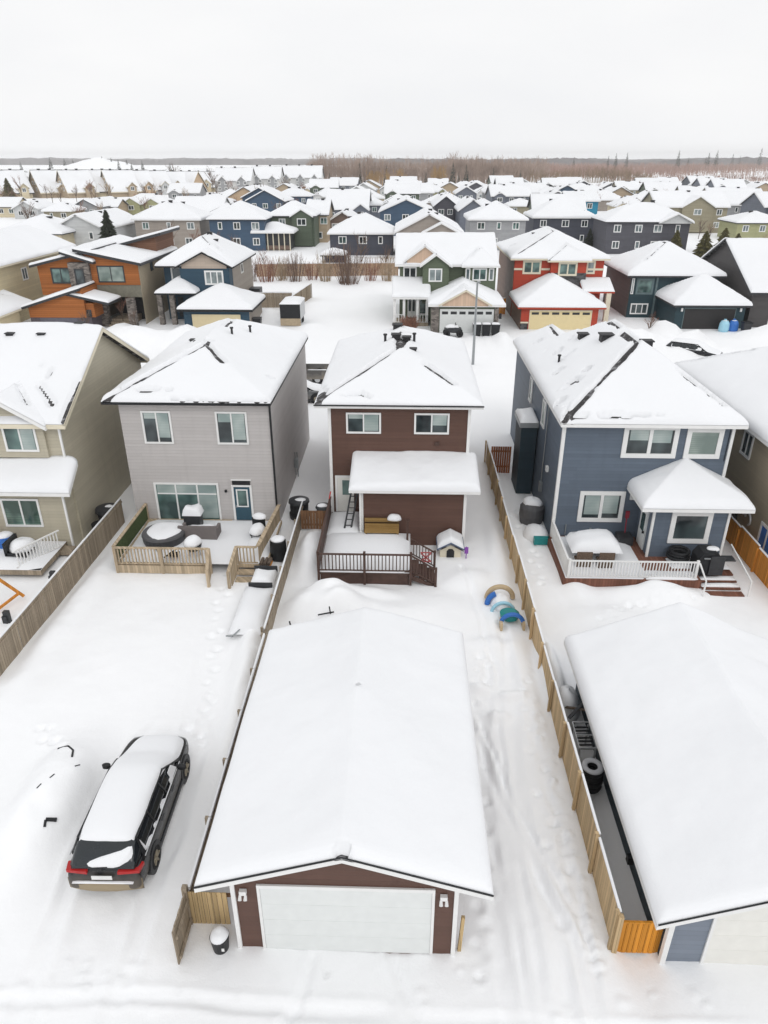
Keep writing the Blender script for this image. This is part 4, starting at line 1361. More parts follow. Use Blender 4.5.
single('garden_hose', 'coil of black hose on the wall beside the barbecue', 'hose', MB().torus((14.1, 32.0, .85), .5, .1, axis='z').torus((14.1, 32.0, 1.0), .42, .09, axis='z').torus((14.15, 32.05, 1.12), .46, .09), M_black, (14.1, 32, .5), smooth=True)
single('snow_shovel', 'red topped snow shovel standing by the blue house wall', 'shovel', MB().beam((12.0, 34.2, .6), (12.05, 34.5, 1.9), .05).box(11.95, 12.15, 34.42, 34.5, 1.75, 2.15), m_plain('dark_red', (.28, .03, .05), .4), (12, 34.3, .5))
single('step_box', 'dark storage step on the deck beside the porch door', 'box', MB().box(11.55, 12.3, 33.6, 34.4, .5, .95), M_charc, (11.9, 34, .5))
# alley west of the blue house
t = Thing('covered_grill', 'grey covered grill capped with snow in the alley by the blue house', 'grill', (7.4, 37.6, 0))
t.part('cover', MB().lathe((7.5, 37.3, 0), [(.65, 0), (.72, .5), (.7, 1.0), (.5, 1.25)], 18), m_plain('grey_vinyl', (.10, .10, .105), .6))
t.part('snow_cover', MB().dome((7.5, 37.3, 1.15), .55, .5, .4, seed=9), M_snow, smooth=True)
t = Thing('toy_slide', 'small teal toy tub half buried in snow by the blue house corner', 'toy', (7.6, 34.6, 0))
t.part('tub', MB().box(7.2, 8.05, 34.3, 34.6, .1, .5), M_tealp)
t.part('snow_cover', MB().dome((7.5, 35.4, 0), .7, 1.0, .6, seed=12), M_snow, smooth=True)
t = Thing('alley_gate', 'reddish brown board gate across the alley beside the blue house', 'gate', (6.6, 44.5, 0))
f_ = MB()
for k in range(9):
    f_.box(5.85 + k * .15, 5.98 + k * .15, 44.5, 44.54, 0, 1.9)
t.part('boards', f_, m_boards('red_brown_fence', (.33, .12, .05), .15))
t.part('rail', MB().box(5.85, 7.1, 44.54, 44.6, .4, .5).box(5.85, 7.1, 44.54, 44.6, 1.5, 1.6), M_fenceb)

# beige house balcony
t = Thing('balcony_deck', 'snowy deck with white railings behind the beige house', 'deck', (-20, 31, 0), group='back decks')
t.part('floor', MB().box(-27, -18.2, 30.2, 33.25, .2, .5), M_fenceg)
t.part('snow_cover', MB().puff(-27, -18.2, 30.2, 33.2, .5, .25, .02), M_snow, smooth=True)
f_ = MB()
railing(f_, (-19.4, 30.2), (-18.15, 32.6), .5, 1.0, .17, .05, .1)
t.part('railing', f_, M_white)
f_ = MB()
railing(f_, (-27, 30.2), (-21.8, 30.2), .5, 1.0, .17, .05, .1)
t.part('railing', f_, M_white)
t.part('stair_board', MB().box(-18.4, -17.6, 32.4, 33.0, .1, .35), M_fenceg)
t = Thing('patio_chair', 'black reclining chair with snow on it on the beige house deck', 'chair', (-20, 31.6, .5))
t.part('seat', MB().box(-20.3, -19.3, 31.0, 32.2, .8, .95), M_black)
t.part('backrest', MB().box(-20.35, -20.2, 31.0, 32.2, .8, 1.5), M_black)
for x in (-20.25, -19.4):
    t.part('leg', MB().box(x, x + .07, 31.1, 31.2, .5, .8), M_black)
t.part('snow_cover', MB().dome((-19.75, 31.7, .95), .6, .7, .5, seed=21), M_snow, smooth=True)
for k, (x, mt, lb) in enumerate(((-22.1, M_red, 'red barrel topped with snow on the beige house deck'), (-20.95, M_bluep, 'blue barrel topped with snow on the beige house deck'))):
    t = Thing('barrel', lb, 'barrel', (x, 32.3, .5), group='barrels on the deck')
    t.part('body', MB().lathe((x, 32.3, .5), [(.42, 0), (.47, .4), (.45, .8)], 18), mt)
    t.part('snow_cover', MB().dome((x, 32.3, 1.28), .4, .4, .2, seed=k), M_snow, smooth=True)
t = Thing('garden_chair', 'white slatted lawn chair in the snow below the balcony', 'chair', (-20.7, 28.9, 0))
f_ = MB()
for k in range(5):
    f_.box(-21.8 + k * .16, -21.7 + k * .16, 29.7, 29.76, .5, 1.15)
t.part('backrest', f_, M_white)
t.part('seat', MB().box(-21.85, -21.05, 29.2, 29.7, .45, .5), M_white)
for x in (-21.85, -21.12):
    t.part('leg', MB().box(x, x + .07, 29.25, 29.32, 0, .45), M_white)
t = Thing('swing_set', 'orange-brown wooden A-frame swing in the left yard', 'swing', (-19.7, 27, 0))
t.part('leg', MB().beam((-18.9, 27.6, 1.75), (-18.85, 26.6, -.1), .2), M_orangew)
t.part('leg', MB().beam((-18.85, 27.6, 1.7), (-18.2, 28.3, .2), .14), M_orangew)
t.part('crossbar', MB().beam((-22.5, 27.6, 1.75), (-18.8, 27.6, 1.75), .12), M_fenceg)
t.part('brace', MB().beam((-18.85, 26.8, .25), (-18.3, 28.1, .45), .1), M_orangew)
t.part('rope', MB().beam((-21.0, 27.6, 1.7), (-20.6, 27.4, .3), .02).beam((-20.3, 27.6, 1.7), (-20.2, 27.4, .3), .02), M_black)
for k, (x, y, lb) in enumerate(((-17.45, 29.9, 'grey stone marker in the snow, the one nearer the beige house'), (-18.0, 26.4, 'grey stone marker in the snow, beside the wooden swing'))):
    single('garden_post', lb, 'post', MB().box(x - .12, x + .12, y - .1, y + .1, 0, .62).box(x - .18, x + .05, y - .15, y, 0, .4), M_charc, (x, y, 0), group='stub posts in the left yard')
t = Thing('trash_can', 'dark lidded bins crowded in the alley beside the beige house', 'bin', (-17.2, 35.5, 0))
t.part('body', MB().lathe((-17.0, 36.2, 0), [(.5, 0), (.62, .9)], 18).lathe((-17.1, 35.0, 0), [(.35, 0), (.4, .7)], 14), M_black)
t.part('lid', MB().lathe((-17.0, 36.2, .9), [(.7, 0), (.65, .2), (.2, .3)], 18), M_charc)
t.part('snow_cover', MB().dome((-16.9, 36.2, 1.14), .25, .2, .1, seed=2), M_snow, smooth=True)

# ------------------------------------------------------------------ fences
fence('board_fence', 'golden board fence with capped posts between the brown and blue yards', (5.78, 12.05), (5.78, 46.4), 1.5, M_fence, group='yard fences', step=2.3, post_side=1, zf=lambda a: .1 * math.sin(a * 17))
fence('board_fence', 'weathered grey-brown board fence along the left yard, snow on its top', (-16.35, 22.0), (-16.25, 36.5), 1.55, M_fenceg, group='yard fences', step=2.4, post_side=1, post_extra=-.1)
fence('board_fence', 'narrow pale fence with posts beside the deck of the grey house', (-5.82, 24.6), (-5.85, 37.2), 1.15, M_fenceg, group='yard fences', step=2.5, post_side=1, snow=.08)
fence('board_fence', 'low snow-buried board fence running along the left eave of the brown garage', (-5.74, 12.7), (-5.78, 24.4), 1.0, M_fenceg, group='yard fences', step=2.6, post_side=1, snow=.12)
fence('board_fence', 'orange-stained board fence right of the slate blue house', (18.05, 27.5), (18.05, 38.5), 1.45, M_orangew, group='yard fences', step=2.2, post_side=1, post_extra=-.1, zf=lambda a: .06 * math.sin(a * 20))
t = Thing('garden_gate', 'pale wooden fence panel and open gate leaf beside the brown garage', 'gate', (-5.2, 12.4, 0))
f_ = MB()
for k in range(8):
    f_.box(-5.68 + k * .135, -5.56 + k * .135, 12.4, 12.43, -.1, 1.35)
t.part('panel', f_, M_gatew)
f_ = MB()
for k in range(7):
    f_.box(-5.74, -5.7, 11.25 + k * .16, 11.4 + k * .16, -.1, 1.4 + .02 * (k % 2))
f_.box(-5.69, -5.63, 11.3, 12.35, 1.05, 1.15).box(-5.69, -5.63, 11.3, 12.35, .25, .35)
lf = t.part('leaf', f_, M_fenceg)
t.part('latch', MB().box(-5.8, -5.75, 11.4, 11.5, .95, 1.15), M_steel, lf)
t.part('fence_post', MB().box(-5.8, -5.66, 12.36, 12.5, -.1, 1.55), M_fenceg)
t.part('rail', MB().box(-5.62, -4.3, 12.47, 12.53, 1.1, 1.2), M_fenceb)
t = Thing('garbage_can', 'black garbage can heaped with snow at the brown garage corner', 'garbage can', (-4.72, 11.75, 0))
t.part('body', MB().lathe((-4.72, 11.75, 0), [(.2, 0), (.25, .5), (.26, .56), (.245, .57)], 22), M_black)
t.part('sticker', MB().box(-4.62, -4.55, 11.49, 11.51, .3, .4), M_white)
t.part('snow_cover', MB().dome((-4.72, 11.75, .55), .25, .25, .2, seed=2, rough=.03), M_snow, smooth=True)
single('garden_stake', 'unpainted wooden stake leaning at the right corner of the brown garage', 'post', MB().beam((1.66, 11.9, -.05), (1.72, 12.0, 1.25), .09), M_gatew, (1.66, 11.9, 0))
t = Thing('orange_gate', 'bright orange wooden gate closing the gap beside the blue garage', 'gate', (6.3, 12, 0))
f_ = MB()
for k in range(8):
    f_.box(5.86 + k * .14, 5.985 + k * .14, 12.0, 12.03, -.05, 1.18)
t.part('boards', f_, m_boards('bright_orange_stain', (.72, .30, .04), .14))
t.part('rail', MB().box(5.84, 7.0, 12.035, 12.09, .98, 1.1).box(5.84, 7.0, 12.035, 12.09, .2, .3).box(5.84, 6.98, 11.99, 12.05, 1.185, 1.23), m_boards('bright_orange_stain', (.72, .30, .04), .14))
t.part('fence_post', MB().box(5.72, 5.85, 11.92, 12.05, -.1, 1.5).box(6.86, 6.94, 12.1, 12.2, -.1, 1.4), M_fence)
# strip between fence and blue garage
t = Thing('tyre_stack', 'stack of three old tyres with snow on the rim behind the right fence', 'tyres', (6.45, 17.6, 0))
for k in range(4):
    t.part('tyre', MB().torus((6.42 + .015 * (k % 2), 17.6, .13 + k * .235), .27, .125, 28, 10, squash=.95), M_rubber, smooth=True)
t.part('snow_cover', MB().torus((6.42, 17.6, .93), .27, .105, 28, 8, squash=.5), m_snow('snow_thin', 4, .3, (.6, .6, .62)), smooth=True)
t = Thing('wire_rack', 'grey metal rack with dark slats behind the tyre stack', 'rack', (6.4, 19, 0))
t.part('frame', MB().beam((6.15, 18.4, .95), (6.75, 18.4, .95), .04).beam((6.15, 19.6, 1.0), (6.75, 19.6, 1.0), .04).beam((6.15, 18.4, .95), (6.15, 19.6, 1.0), .04).beam((6.75, 18.4, .95), (6.75, 19.6, 1.0), .04).beam((6.15, 19.0, .97), (6.75, 19.0, .97), .035), M_alu)
f_ = MB()
for k in range(7):
    f_.beam((6.18, 18.5 + k * .17, .82), (6.72, 18.5 + k * .17, .84), .05)
t.part('slats', f_, M_charc)
for x in (6.18, 6.72):
    for y in (18.45, 19.55):
        t.part('leg', MB().box(x - .03, x + .03, y - .03, y + .03, 0, .93), M_alu)
t = Thing('scrap_boards', 'dark broken boards leaning under the garage eave behind the rack', 'boards', (6.45, 20.2, 0))
t.part('plank', MB().beam((6.1, 19.9, .9), (6.8, 20.5, 1.25), .12, .04), M_charc)
t.part('plank', MB().beam((6.15, 20.6, .8), (6.75, 20.0, 1.2), .12, .04), M_bark)
single('snow_heap', 'rounded grey snow heap between right fence and garage wall', 'snow heap', MB().dome((6.35, 21.2, 0), .5, .75, 1.15, seed=31), M_snow, (6.35, 21.2, 0), smooth=True)
single('wall_bracket', 'black bracket low on the dark garage side wall', 'bracket', MB().box(6.78, 6.95, 14.4, 14.6, .3, .55), M_black, (6.9, 14.5, .3))

# yard toys
t = Thing('toy_climber', 'blue and tan toddler climber arch half buried in snow', 'play toy', (4.7, 28.8, 0), group='plastic toys in the snow')
t.part('arch', MB().torus((4.7, 28.9, .15), .62, .12, axis='y', a0=0, a1=math.pi), m_plain('tan_plastic', (.52, .40, .25), .5), smooth=True)
t.part('side', MB().torus((4.68, 28.45, .1), .62, .13, axis='y', a0=2.0, a1=math.pi), M_bluep, smooth=True)
t.part('front_rim', MB().torus((4.75, 27.9, .0), .52, .08, axis='y', a0=0, a1=math.pi), M_ltblue, smooth=True)
t.part('snow_cover', MB().dome((4.7, 28.4, 0), .5, .6, .6, seed=5), M_snow, smooth=True)
t = Thing('toy_boat', 'teal and blue round toy with tan side boards in the snow', 'play toy', (4.95, 27, 0), group='plastic toys in the snow')
t.part('seat', MB().lathe((4.95, 27.25, .2), [(.42, 0), (.45, .2), (.3, .3)], 20), M_tealp)
t.part('rim', MB().torus((5.0, 26.7, .2), .5, .1, axis='y', a0=.3, a1=math.pi - .3), M_bluep, smooth=True)
t.part('side', MB().box(4.45, 4.55, 26.4, 26.9, 0, .4).box(5.45, 5.55, 26.4, 26.9, 0, .4), m_plain('tan_plastic', (.52, .40, .25), .5))


# ------------------------------------------------------------------ vehicles
def loft(sections, closed_ends=True):
    """sections: list of lists of points; skins neighbouring rings"""
    mb = MB()
    n = len(sections[0])
    vs = [p for s_ in sections for p in s_]
    fs = [(k * n + i, k * n + (i + 1) % n, (k + 1) * n + (i + 1) % n, (k + 1) * n + i) for k in range(len(sections) - 1) for i in range(n)]
    if closed_ends:
        fs += [tuple(range(n))[::-1], tuple((len(sections) - 1) * n + i for i in range(n))]
    return mb.add(vs, fs)


def m_car(name, paint, dirt, lo=.28, hi=.72):
    t = NT(name)
    o = t.obj()
    sp = t.add('ShaderNodeSeparateXYZ')
    t.l.new(o, sp.inputs[0])
    n = t.noise(o, 3.5, 5, .7)
    z = t.math('ADD', sp.outputs[2], t.math('MULTIPLY', t.math('SUBTRACT', n, .5), .55))
    z = t.math('SUBTRACT', z, t.math('MULTIPLY', t.math('LESS_THAN', sp.outputs[1], -2.24), .22))
    f = t.ramp(z, [(lo, (1, 1, 1)), (hi, (0, 0, 0))])
    m = t.set(.3, t.mix(f, paint, dirt), spec=.5)
    t.l.new(t.math('ADD', t.math('MULTIPLY', f, .5), .22), t.b.inputs['Roughness'])
    return m


def make_wagon(label, loc, rot, scale, paint, dirt, group, name='parked_wagon', cat='car', snowy=True):
    t = Thing(name, label, cat, loc, rot, group, local=True)
    t.o.scale = (scale,) * 3
    bm = m_car('car_paint_' + name + str(round(loc[1])), paint, dirt)
    st = [(-2.36, .70, .45, .60), (-2.34, .80, .36, .66), (-2.28, .86, .30, .78), (-2.22, .885, .27, .97), (-1.9, .905, .24, 1.0), (-1.3, .915, .22, .995), (-.4, .92, .2, .975), (.5, .92, .2, .955), (1.1, .915, .2, .94), (1.5, .905, .2, .90),
          (1.95, .88, .22, .83), (2.2, .82, .25, .76), (2.32, .72, .3, .68), (2.38, .58, .36, .58)]
    secs = []
    for y, w, zb, zt in st:
        half = [(w * .80, zb), (w * .97, zb + .07), (w * 1.0, zb + (zt - zb) * .42), (w * .99, zb + (zt - zb) * .72), (w * .955, zt - .035), (w * .88, zt), (w * .5, zt + .022)]
        secs.append([(x, y, z) for x, z in half] + [(-x, y, z) for x, z in half[::-1]])
    body = t.part('body', loft(secs), bm, smooth=True)
    md = body.modifiers.new('smooth', 'SUBSURF')
    md.levels = md.render_levels = 1
    # cabin
    gs = [(-2.24, .74, .96, .70, .985), (-2.12, .79, .96, .70, 1.12), (-1.86, .82, .96, .66, 1.39), (-1.6, .83, .95, .645, 1.445), (-.8, .84, .94, .66, 1.475), (0, .84, .93, .665, 1.465), (.35, .835, .92, .655, 1.42), (.8, .82, .92, .66, 1.2), (1.22, .78, .92, .70, .945)]
    secs = []
    for y, wb, zb, wt, zt in gs:
        zt = max(zt, zb + .02)
        half = [(wb, zb), (wb * .985, zb + (zt - zb) * .3), (wt + (wb - wt) * .25, zb + (zt - zb) * .82), (wt * .92, zt), (wt * .45, zt + .015)]
        secs.append([(x, y, z) for x, z in half] + [(-x, y, z) for x, z in half[::-1]])
    cab = t.part('greenhouse', loft(secs), m_plain('car_glass', (.012, .017, .021), .08, .1, spec=.6), smooth=True)
    # pillars and roof frame
    pl = MB()
    for s_ in (-1, 1):
        for (a, b) in (((.845 * s_, 1.18, .945), (.68 * s_, .38, 1.41)), ((.87 * s_, .0, .96), (.69 * s_, -.08, 1.435)), ((.87 * s_, -.95, .97), (.69 * s_, -.98, 1.44)), ((.86 * s_, -1.85, .98), (.70 * s_, -1.72, 1.39))):
            pl.beam(a, b, .06, .03)
        pl.beam((.69 * s_, .38, 1.42), (.695 * s_, -1.75, 1.415), .045, .04)
    t.part('pillars', pl, M_black, cab)
    for s_ in (-1, 1):
        t.part('taillight', MB().prism([(s_ * .36, -2.31), (s_ * .86, -2.26), (s_ * .905, -2.02), (s_ * .86, -2.0), (s_ * .36, -2.2)][::s_], 'z', .855, .935), m_plain('tail_lens', (.45, .02, .02), .2, .08))
        t.part('headlight', MB().prism([(s_ * .5, 2.3), (s_ * .75, 2.22), (s_ * .86, 1.95), (s_ * .5, 2.1)][::-s_], 'z', .62, .73), M_alu)
        mi = MB().lathe((s_ * 1.03, .86, .98), [(.05, -.07), (.12, -.03), (.12, .07), (.05, .11)], 10, 1, .6).beam((s_ * .84, .86, .95), (s_ * 1.0, .86, .97), .05)
        t.part('mirror', mi, M_black)
        t.part('belt_trim', MB().beam((s_ * .905, -1.9, 1.0), (s_ * .90, 1.1, .955), .02, .02), M_alu)
        t.part('side_sill', MB().beam((s_ * .905, -1.1, .27), (s_ * .905, 1.1, .27), .05, .12), M_charc)
        hd = MB()
        for y in (-.65, .28):
            hd.beam((s_ * .935, y - .1, .83), (s_ * .935, y + .1, .83), .03)
        t.part('door_handle', hd, M_charc)
    bp = t.part('rear_bumper', loft([[(x * k * .985, -2.23 - .175 * (1 - abs(x / .92) ** 3) * k2, z) for (k, k2, z) in ((1, .5, .30), (1.0, .95, .38), (1.0, 1.0, .56), (1, .55, .66), (.94, .2, .66), (.94, .2, .30))] for x in (-.90, -.82, -.6, -.3, 0, .3, .6, .82, .90)]), m_car('bumper_dirt', (.05, .045, .04), (.33, .265, .175), .75, 1.3), smooth=True)
    t.part('license_plate', MB().box(-.24, .24, -2.372, -2.352, .76, .87), M_white)
    t.part('wiper', MB().beam((-.28, -2.245, .99), (.12, -2.25, 1.03), .025).beam((.0, -2.27, .95), (.0, -2.245, 1.03), .03), M_black)
    for y in (-1.42, 1.42):
        for s_ in (-1, 1):
            arch = MB()
            arch.tube((s_ * .80, y, .34), (s_ * .924, y, .34), .405, n=26)
            t.part('wheel_arch', arch, M_black)
            wb = t.part('wheel', MB().torus((s_ * .85, y, .33), .235, .095, 28, 10, axis='x'), M_rubber, smooth=True)
            rim = MB().tube((s_ * .86, y, .33), (s_ * .925, y, .33), .17, .16, n=18)
            for k in range(5):
                a = k * 2 * math.pi / 5
                rim.beam((s_ * .935, y, .33), (s_ * .935, y + .19 * math.cos(a), .33 + .19 * math.sin(a)), .05, .03)
            t.part('rim', rim, m_plain('dirty_alloy', (.33, .29, .22), .5, .2), wb)
    if snowy:
        # unbroken blanket over roof, windscreen and bonnet
        ys = [-1.86, -1.81, -1.74, -1.5, -1.1, -.6, 0, .35, .6, .85, 1.15, 1.3, 1.6, 1.95, 2.12, 2.2, 2.24]
        zc = [1.40, 1.41, 1.43, 1.455, 1.475, 1.487, 1.48, 1.43, 1.32, 1.2, 1.04, .975, .93, .875, .84, .81, .79]
        wd = [.62, .65, .67, .69, .70, .705, .71, .72, .73, .76, .79, .78, .74, .70, .64, .54, .38]
        th = [.0, .07, .12, .16, .17, .175, .17, .17, .18, .19, .19, .18, .16, .14, .11, .07, 0]
        secs = []
        rr = random.Random(4)
        us = [-1, -.97, -.88, -.7, -.4, 0, .4, .7, .88, .97, 1]
        vs, fs = [], []
        for y, z, w, h in zip(ys, zc, wd, th):
            sh = .07 * max(0, min(1, (y - .9) / .8))
            for u in us:
                k = (max(0, 1 - abs(u) ** 5)) ** .6
                drop = .05 * abs(u) ** 2
                vs.append((sh + u * w * (1 + .03 * rr.uniform(-1, 1)), y + (.02 * rr.uniform(-1, 1)), z - drop + h * k * (1 + .06 * rr.uniform(-1, 1)) - .01))
        m_ = len(us)
        for a in range(len(ys) - 1):
            for b in range(m_ - 1):
                fs.append((a * m_ + b, a * m_ + b + 1, (a + 1) * m_ + b + 1, (a + 1) * m_ + b))
        so = t.part('snow_cover', MB().add(vs, fs), M_snow, smooth=True)
        md = so.modifiers.new('smooth', 'SUBSURF')
        md.levels = md.render_levels = 2
        # clinging snow on the tailgate glass and along the right-hand windows
        prof = [(-2.24, .985), (-2.12, 1.12), (-1.86, 1.39)]

        def onglass(q):
            q2 = q * 2
            (a0, b0), (a1, b1) = (prof[0], prof[1]) if q2 < 1 else (prof[1], prof[2])
            f = q2 if q2 < 1 else q2 - 1
            return a0 + (a1 - a0) * f, b0 + (b1 - b0) * f
        rows = [(.0, -.22, .30), (.12, -.36, .42), (.26, -.40, .50), (.42, -.34, .60), (.56, -.16, .66), (.68, .14, .68), (.78, .40, .67), (.9, .56, .64)]
        vs, fs = [], []
        nc = 9
        for ri, (q, xa, xb) in enumerate(rows):
            y, z = onglass(q)
            for c_ in range(nc):
                u = c_ / (nc - 1)
                ed = 0 if c_ in (0, nc - 1) or ri in (0, len(rows) - 1) else 1
                o_ = -.004 + .05 * ed
                vs.append((xa + (xb - xa) * u, y - o_ * .75, z + o_ * .66))
        for ri in range(len(rows) - 1):
            for c_ in range(nc - 1):
                k_ = ri * nc + c_
                fs.append((k_, k_ + 1, k_ + nc + 1, k_ + nc))
        t.part('snow_patch', MB().add(vs, fs), M_snow, smooth=True)
        ws = MB()
        for (y0, y1, z0, z1) in ((.42, .86, .98, 1.2), (.3, .5, .97, 1.06), (-.5, -.2, .98, 1.05), (-.55, -.45, .95, 1.03), (-1.7, -1.3, .985, 1.04), (-1.75, -1.68, 1.0, 1.3), (-1.1, -.9, .985, 1.03)):
            xx = lambda z: .895 - (z - .96) * .42
            ws.add([(xx(z0), y0, z0), (xx(z0), y1, z0 + .01), (xx(z1), y1 - (y1 - y0) * .3, z1), (xx(z1), y0 + .03, z1), (xx(z0) - .02, y0, z0), (xx(z0) - .02, y1, z0 + .01), (xx(z1) - .02, y1 - (y1 - y0) * .3, z1), (xx(z1) - .02, y0 + .03, z1)],
                   [(0, 1, 2, 3), (4, 7, 6, 5), (0, 4, 5, 1), (1, 5, 6, 2), (2, 6, 7, 3), (3, 7, 4, 0)])
        ws.beam((.905, -1.65, 1.005), (.90, .3, .975), .02, .025)
        t.part('snow_patch', ws, M_snow)
        t.part('snow_patch', MB().puff(-.72, .72, -2.40, -2.33, .655, .03, 0), M_snow, smooth=True)
    return t


def make_pickup(label, loc, rot, scale, paint, group):
    t = Thing('pickup_truck', label, 'pickup', loc, rot, group, local=True)
    t.o.scale = (scale,) * 3
    P = m_car('pickup_paint', paint, (.25, .22, .18), .3, .9)
    t.part('bed', MB().box(-.95, -.87, -2.8, -.75, .45, 1.12).box(.87, .95, -2.8, -.75, .45, 1.12).box(-.86, .86, -.85, -.76, .45, 1.12).box(-.86, .86, -2.8, -.86, .45, .55), P)
    t.part('tailgate', MB().box(-.86, .86, -2.88, -2.805, .5, 1.12), P)
    t.part('snow_cover', MB().puff(-.86, .86, -2.78, -.86, .56, .3, 0), M_snow, smooth=True)
    t.part('cab', MB().prism([(-.75, .4), (1.5, .4), (1.5, 1.1), (.95, 1.75), (-.6, 1.78), (-.74, 1.1)], 'x', -.93, .93), P)
    t.part('hood', MB().prism([(1.51, .4), (2.75, .4), (2.75, .95), (1.51, 1.1)], 'x', -.92, .92), P)
    t.part('side_window', MB().prism([(-.55, 1.15), (1.2, 1.15), (.85, 1.65), (-.5, 1.66)], 'x', -.945, -.932).prism([(-.55, 1.15), (1.2, 1.15), (.85, 1.65), (-.5, 1.66)], 'x', .932, .945), M_glass)
    t.part('snow_cover', MB().puff(-.9, .9, -.6, .95, 1.77, .18, 0).puff(-.9, .9, 1.55, 2.7, 1.05, .15, 0), M_snow, smooth=True)
    t.part('bumper', MB().box(-.9, .9, -3.0, -2.89, .45, .62), M_steel)
    for s_ in (-1, 1):
        t.part('taillight', MB().box(s_ * .9 - .05, s_ * .9 + .05, -2.9, -2.84, .75, 1.08), m_plain('tail_lens', (.60, .02, .02), .2, .08))
        for y in (-1.9, 1.95):
            w = t.part('wheel', MB().torus((s_ * .83, y, .4), .28, .12, 22, 8, axis='x'), M_rubber, smooth=True)
            t.part('rim', MB().tube((s_ * .82, y, .4), (s_ * .93, y, .4), .2, n=16), M_alu, w)
    return t


make_wagon('black wagon under a thick blanket of snow beside the brown garage', (-8.34, 15.85, .02), R(1.0), 1.2, (.012, .013, .016), (.11, .095, .08), 'cars near the lane')
# buried car: a mound with a mirror and trim showing through
t = Thing('buried_car', 'car wholly buried in snow with only dark trim showing, left of the black wagon', 'car', (-11.2, 16.5, 0), group='cars near the lane')
bz = lambda x, y: G(x, y)
f_ = MB()
pts = [(-11.9, 18.15), (-11.55, 18.2), (-11.25, 17.95), (-11.1, 17.55)]
for (a, b) in zip(pts[:-1], pts[1:]):
    f_.beam((*a, bz(*a) - .02), (*b, bz(*b) - .02), .06, .09)
t.part('mirror', f_, M_black)
f_ = MB()
f_.beam((-10.9, 15.1, bz(-10.9, 15.1) + .02), (-10.62, 15.2, bz(-10.62, 15.2) + .03), .09, .1).beam((-10.9, 15.1, bz(-10.9, 15.1)), (-10.85, 14.9, bz(-10.85, 14.9)), .07)
t.part('bumper_corner', f_, M_black)
f_ = MB()
for (x, y) in ((-11.35, 16.5), (-11.6, 16.1), (-10.8, 17.1)):
    f_.beam((x, y, bz(x, y)), (x + .08, y + .16, bz(x + .08, y + .16)), .035)
t.part('roof_trim', f_, M_charc)

make_pickup('grey pickup truck seen between the grey and brown houses', (-10.6, 66.2, 0), R(90), 1.27, (.12, .115, .11), 'cars on the street')
make_wagon('grey snow-dusted car parked behind the pickup in the gap', (-9.6, 60.2, 0), R(-80), 1.25, (.14, .145, .15), (.2, .18, .16), 'cars on the street')
make_wagon('black car buried in snow on the driveway before the teal house', (31.5, 78.3, -.55), R(-122), 1.25, (.016, .017, .02), (.2, .19, .16), 'cars on the street')
make_wagon('dark car nose poking from a snowbank at the far right driveway', (23.6, 71.5, 0), R(-60), 1.28, (.02, .02, .025), (.2, .19, .16), 'cars on the street')


# ------------------------------------------------------------------ trees
def tree_mesh(h, seed, spread=.5, levels=4, trunk_r=None, up=.55, n0=7):
    rr = random.Random(seed)
    tr, tw = MB(), MB()
    tr_r = trunk_r or h * .014

    def grow(p, d, L, r, lev):
        q = p + d * L
        (tr if lev <= 1 else tw).tube(p, q, r, r * .6, n=5 if lev <= 1 else 3, cap=False)
        if lev >= levels:
            return
        k = n0 if lev == 0 else rr.randint(3, 4)
        for i in range(k):
            a = rr.uniform(.35, 1) if lev else rr.uniform(.3, 1)
            b = p + d * (L * a)
            nd = (d + Vector((rr.uniform(-1, 1), rr.uniform(-1, 1), rr.uniform(-.2, up))) * spread * (1.4 if lev == 0 else 1.1)).normalized()
            grow(b, nd, L * rr.uniform(.42, .62), r * .5, lev + 1)
    grow(Vector((0, 0, -.2)), Vector((rr.uniform(-.05, .05), rr.uniform(-.05, .05), 1)).normalized(), h * .55, tr_r, 0)
    return tr, tw


_tc = {}


def bare_tree(x, y, h, label, variant=0, group='bare trees', mat=None, name='bare_tree'):
    k = (variant, round(h, 1))
    t = Thing(name, label, 'tree', (x, y, 0), variant * 1.3 + x, group, local=True)
    tr, tw = tree_mesh(h, variant + 3, trunk_r=max(.06, h * .016))
    t.part('trunk', tr, M_bark)
    t.part('crown', tw, mat or M_twig)
    return t


def bush(x, y, h, w, label, seed, mat, group='shrubs', name='bare_shrub', n=70):
    rr = random.Random(seed)
    tw = MB()
    for i in range(n):
        a = rr.uniform(0, 6.28)
        b = rr.uniform(0, 1) ** .6
        p = Vector((b * w * .25 * math.cos(a), b * w * .25 * math.sin(a), -.1))
        q = Vector((b * w * .5 * math.cos(a) * rr.uniform(.7, 1.3), b * w * .5 * math.sin(a) * rr.uniform(.7, 1.3), h * rr.uniform(.55, 1)))
        tw.tube(p, q, .035, .012, n=3, cap=False)
        for j in range(3):
            c = p.lerp(q, rr.uniform(.35, .9))
            e = c + Vector((rr.uniform(-.4, .4), rr.uniform(-.4, .4), rr.uniform(.3, .9))) * (h * .25)
            tw.tube(c, e, .02, .008, n=3, cap=False)
    t = Thing(name, label, 'shrub', (x, y, 0), 0, group, local=True)
    t.part('twigs', tw, mat)
    return t


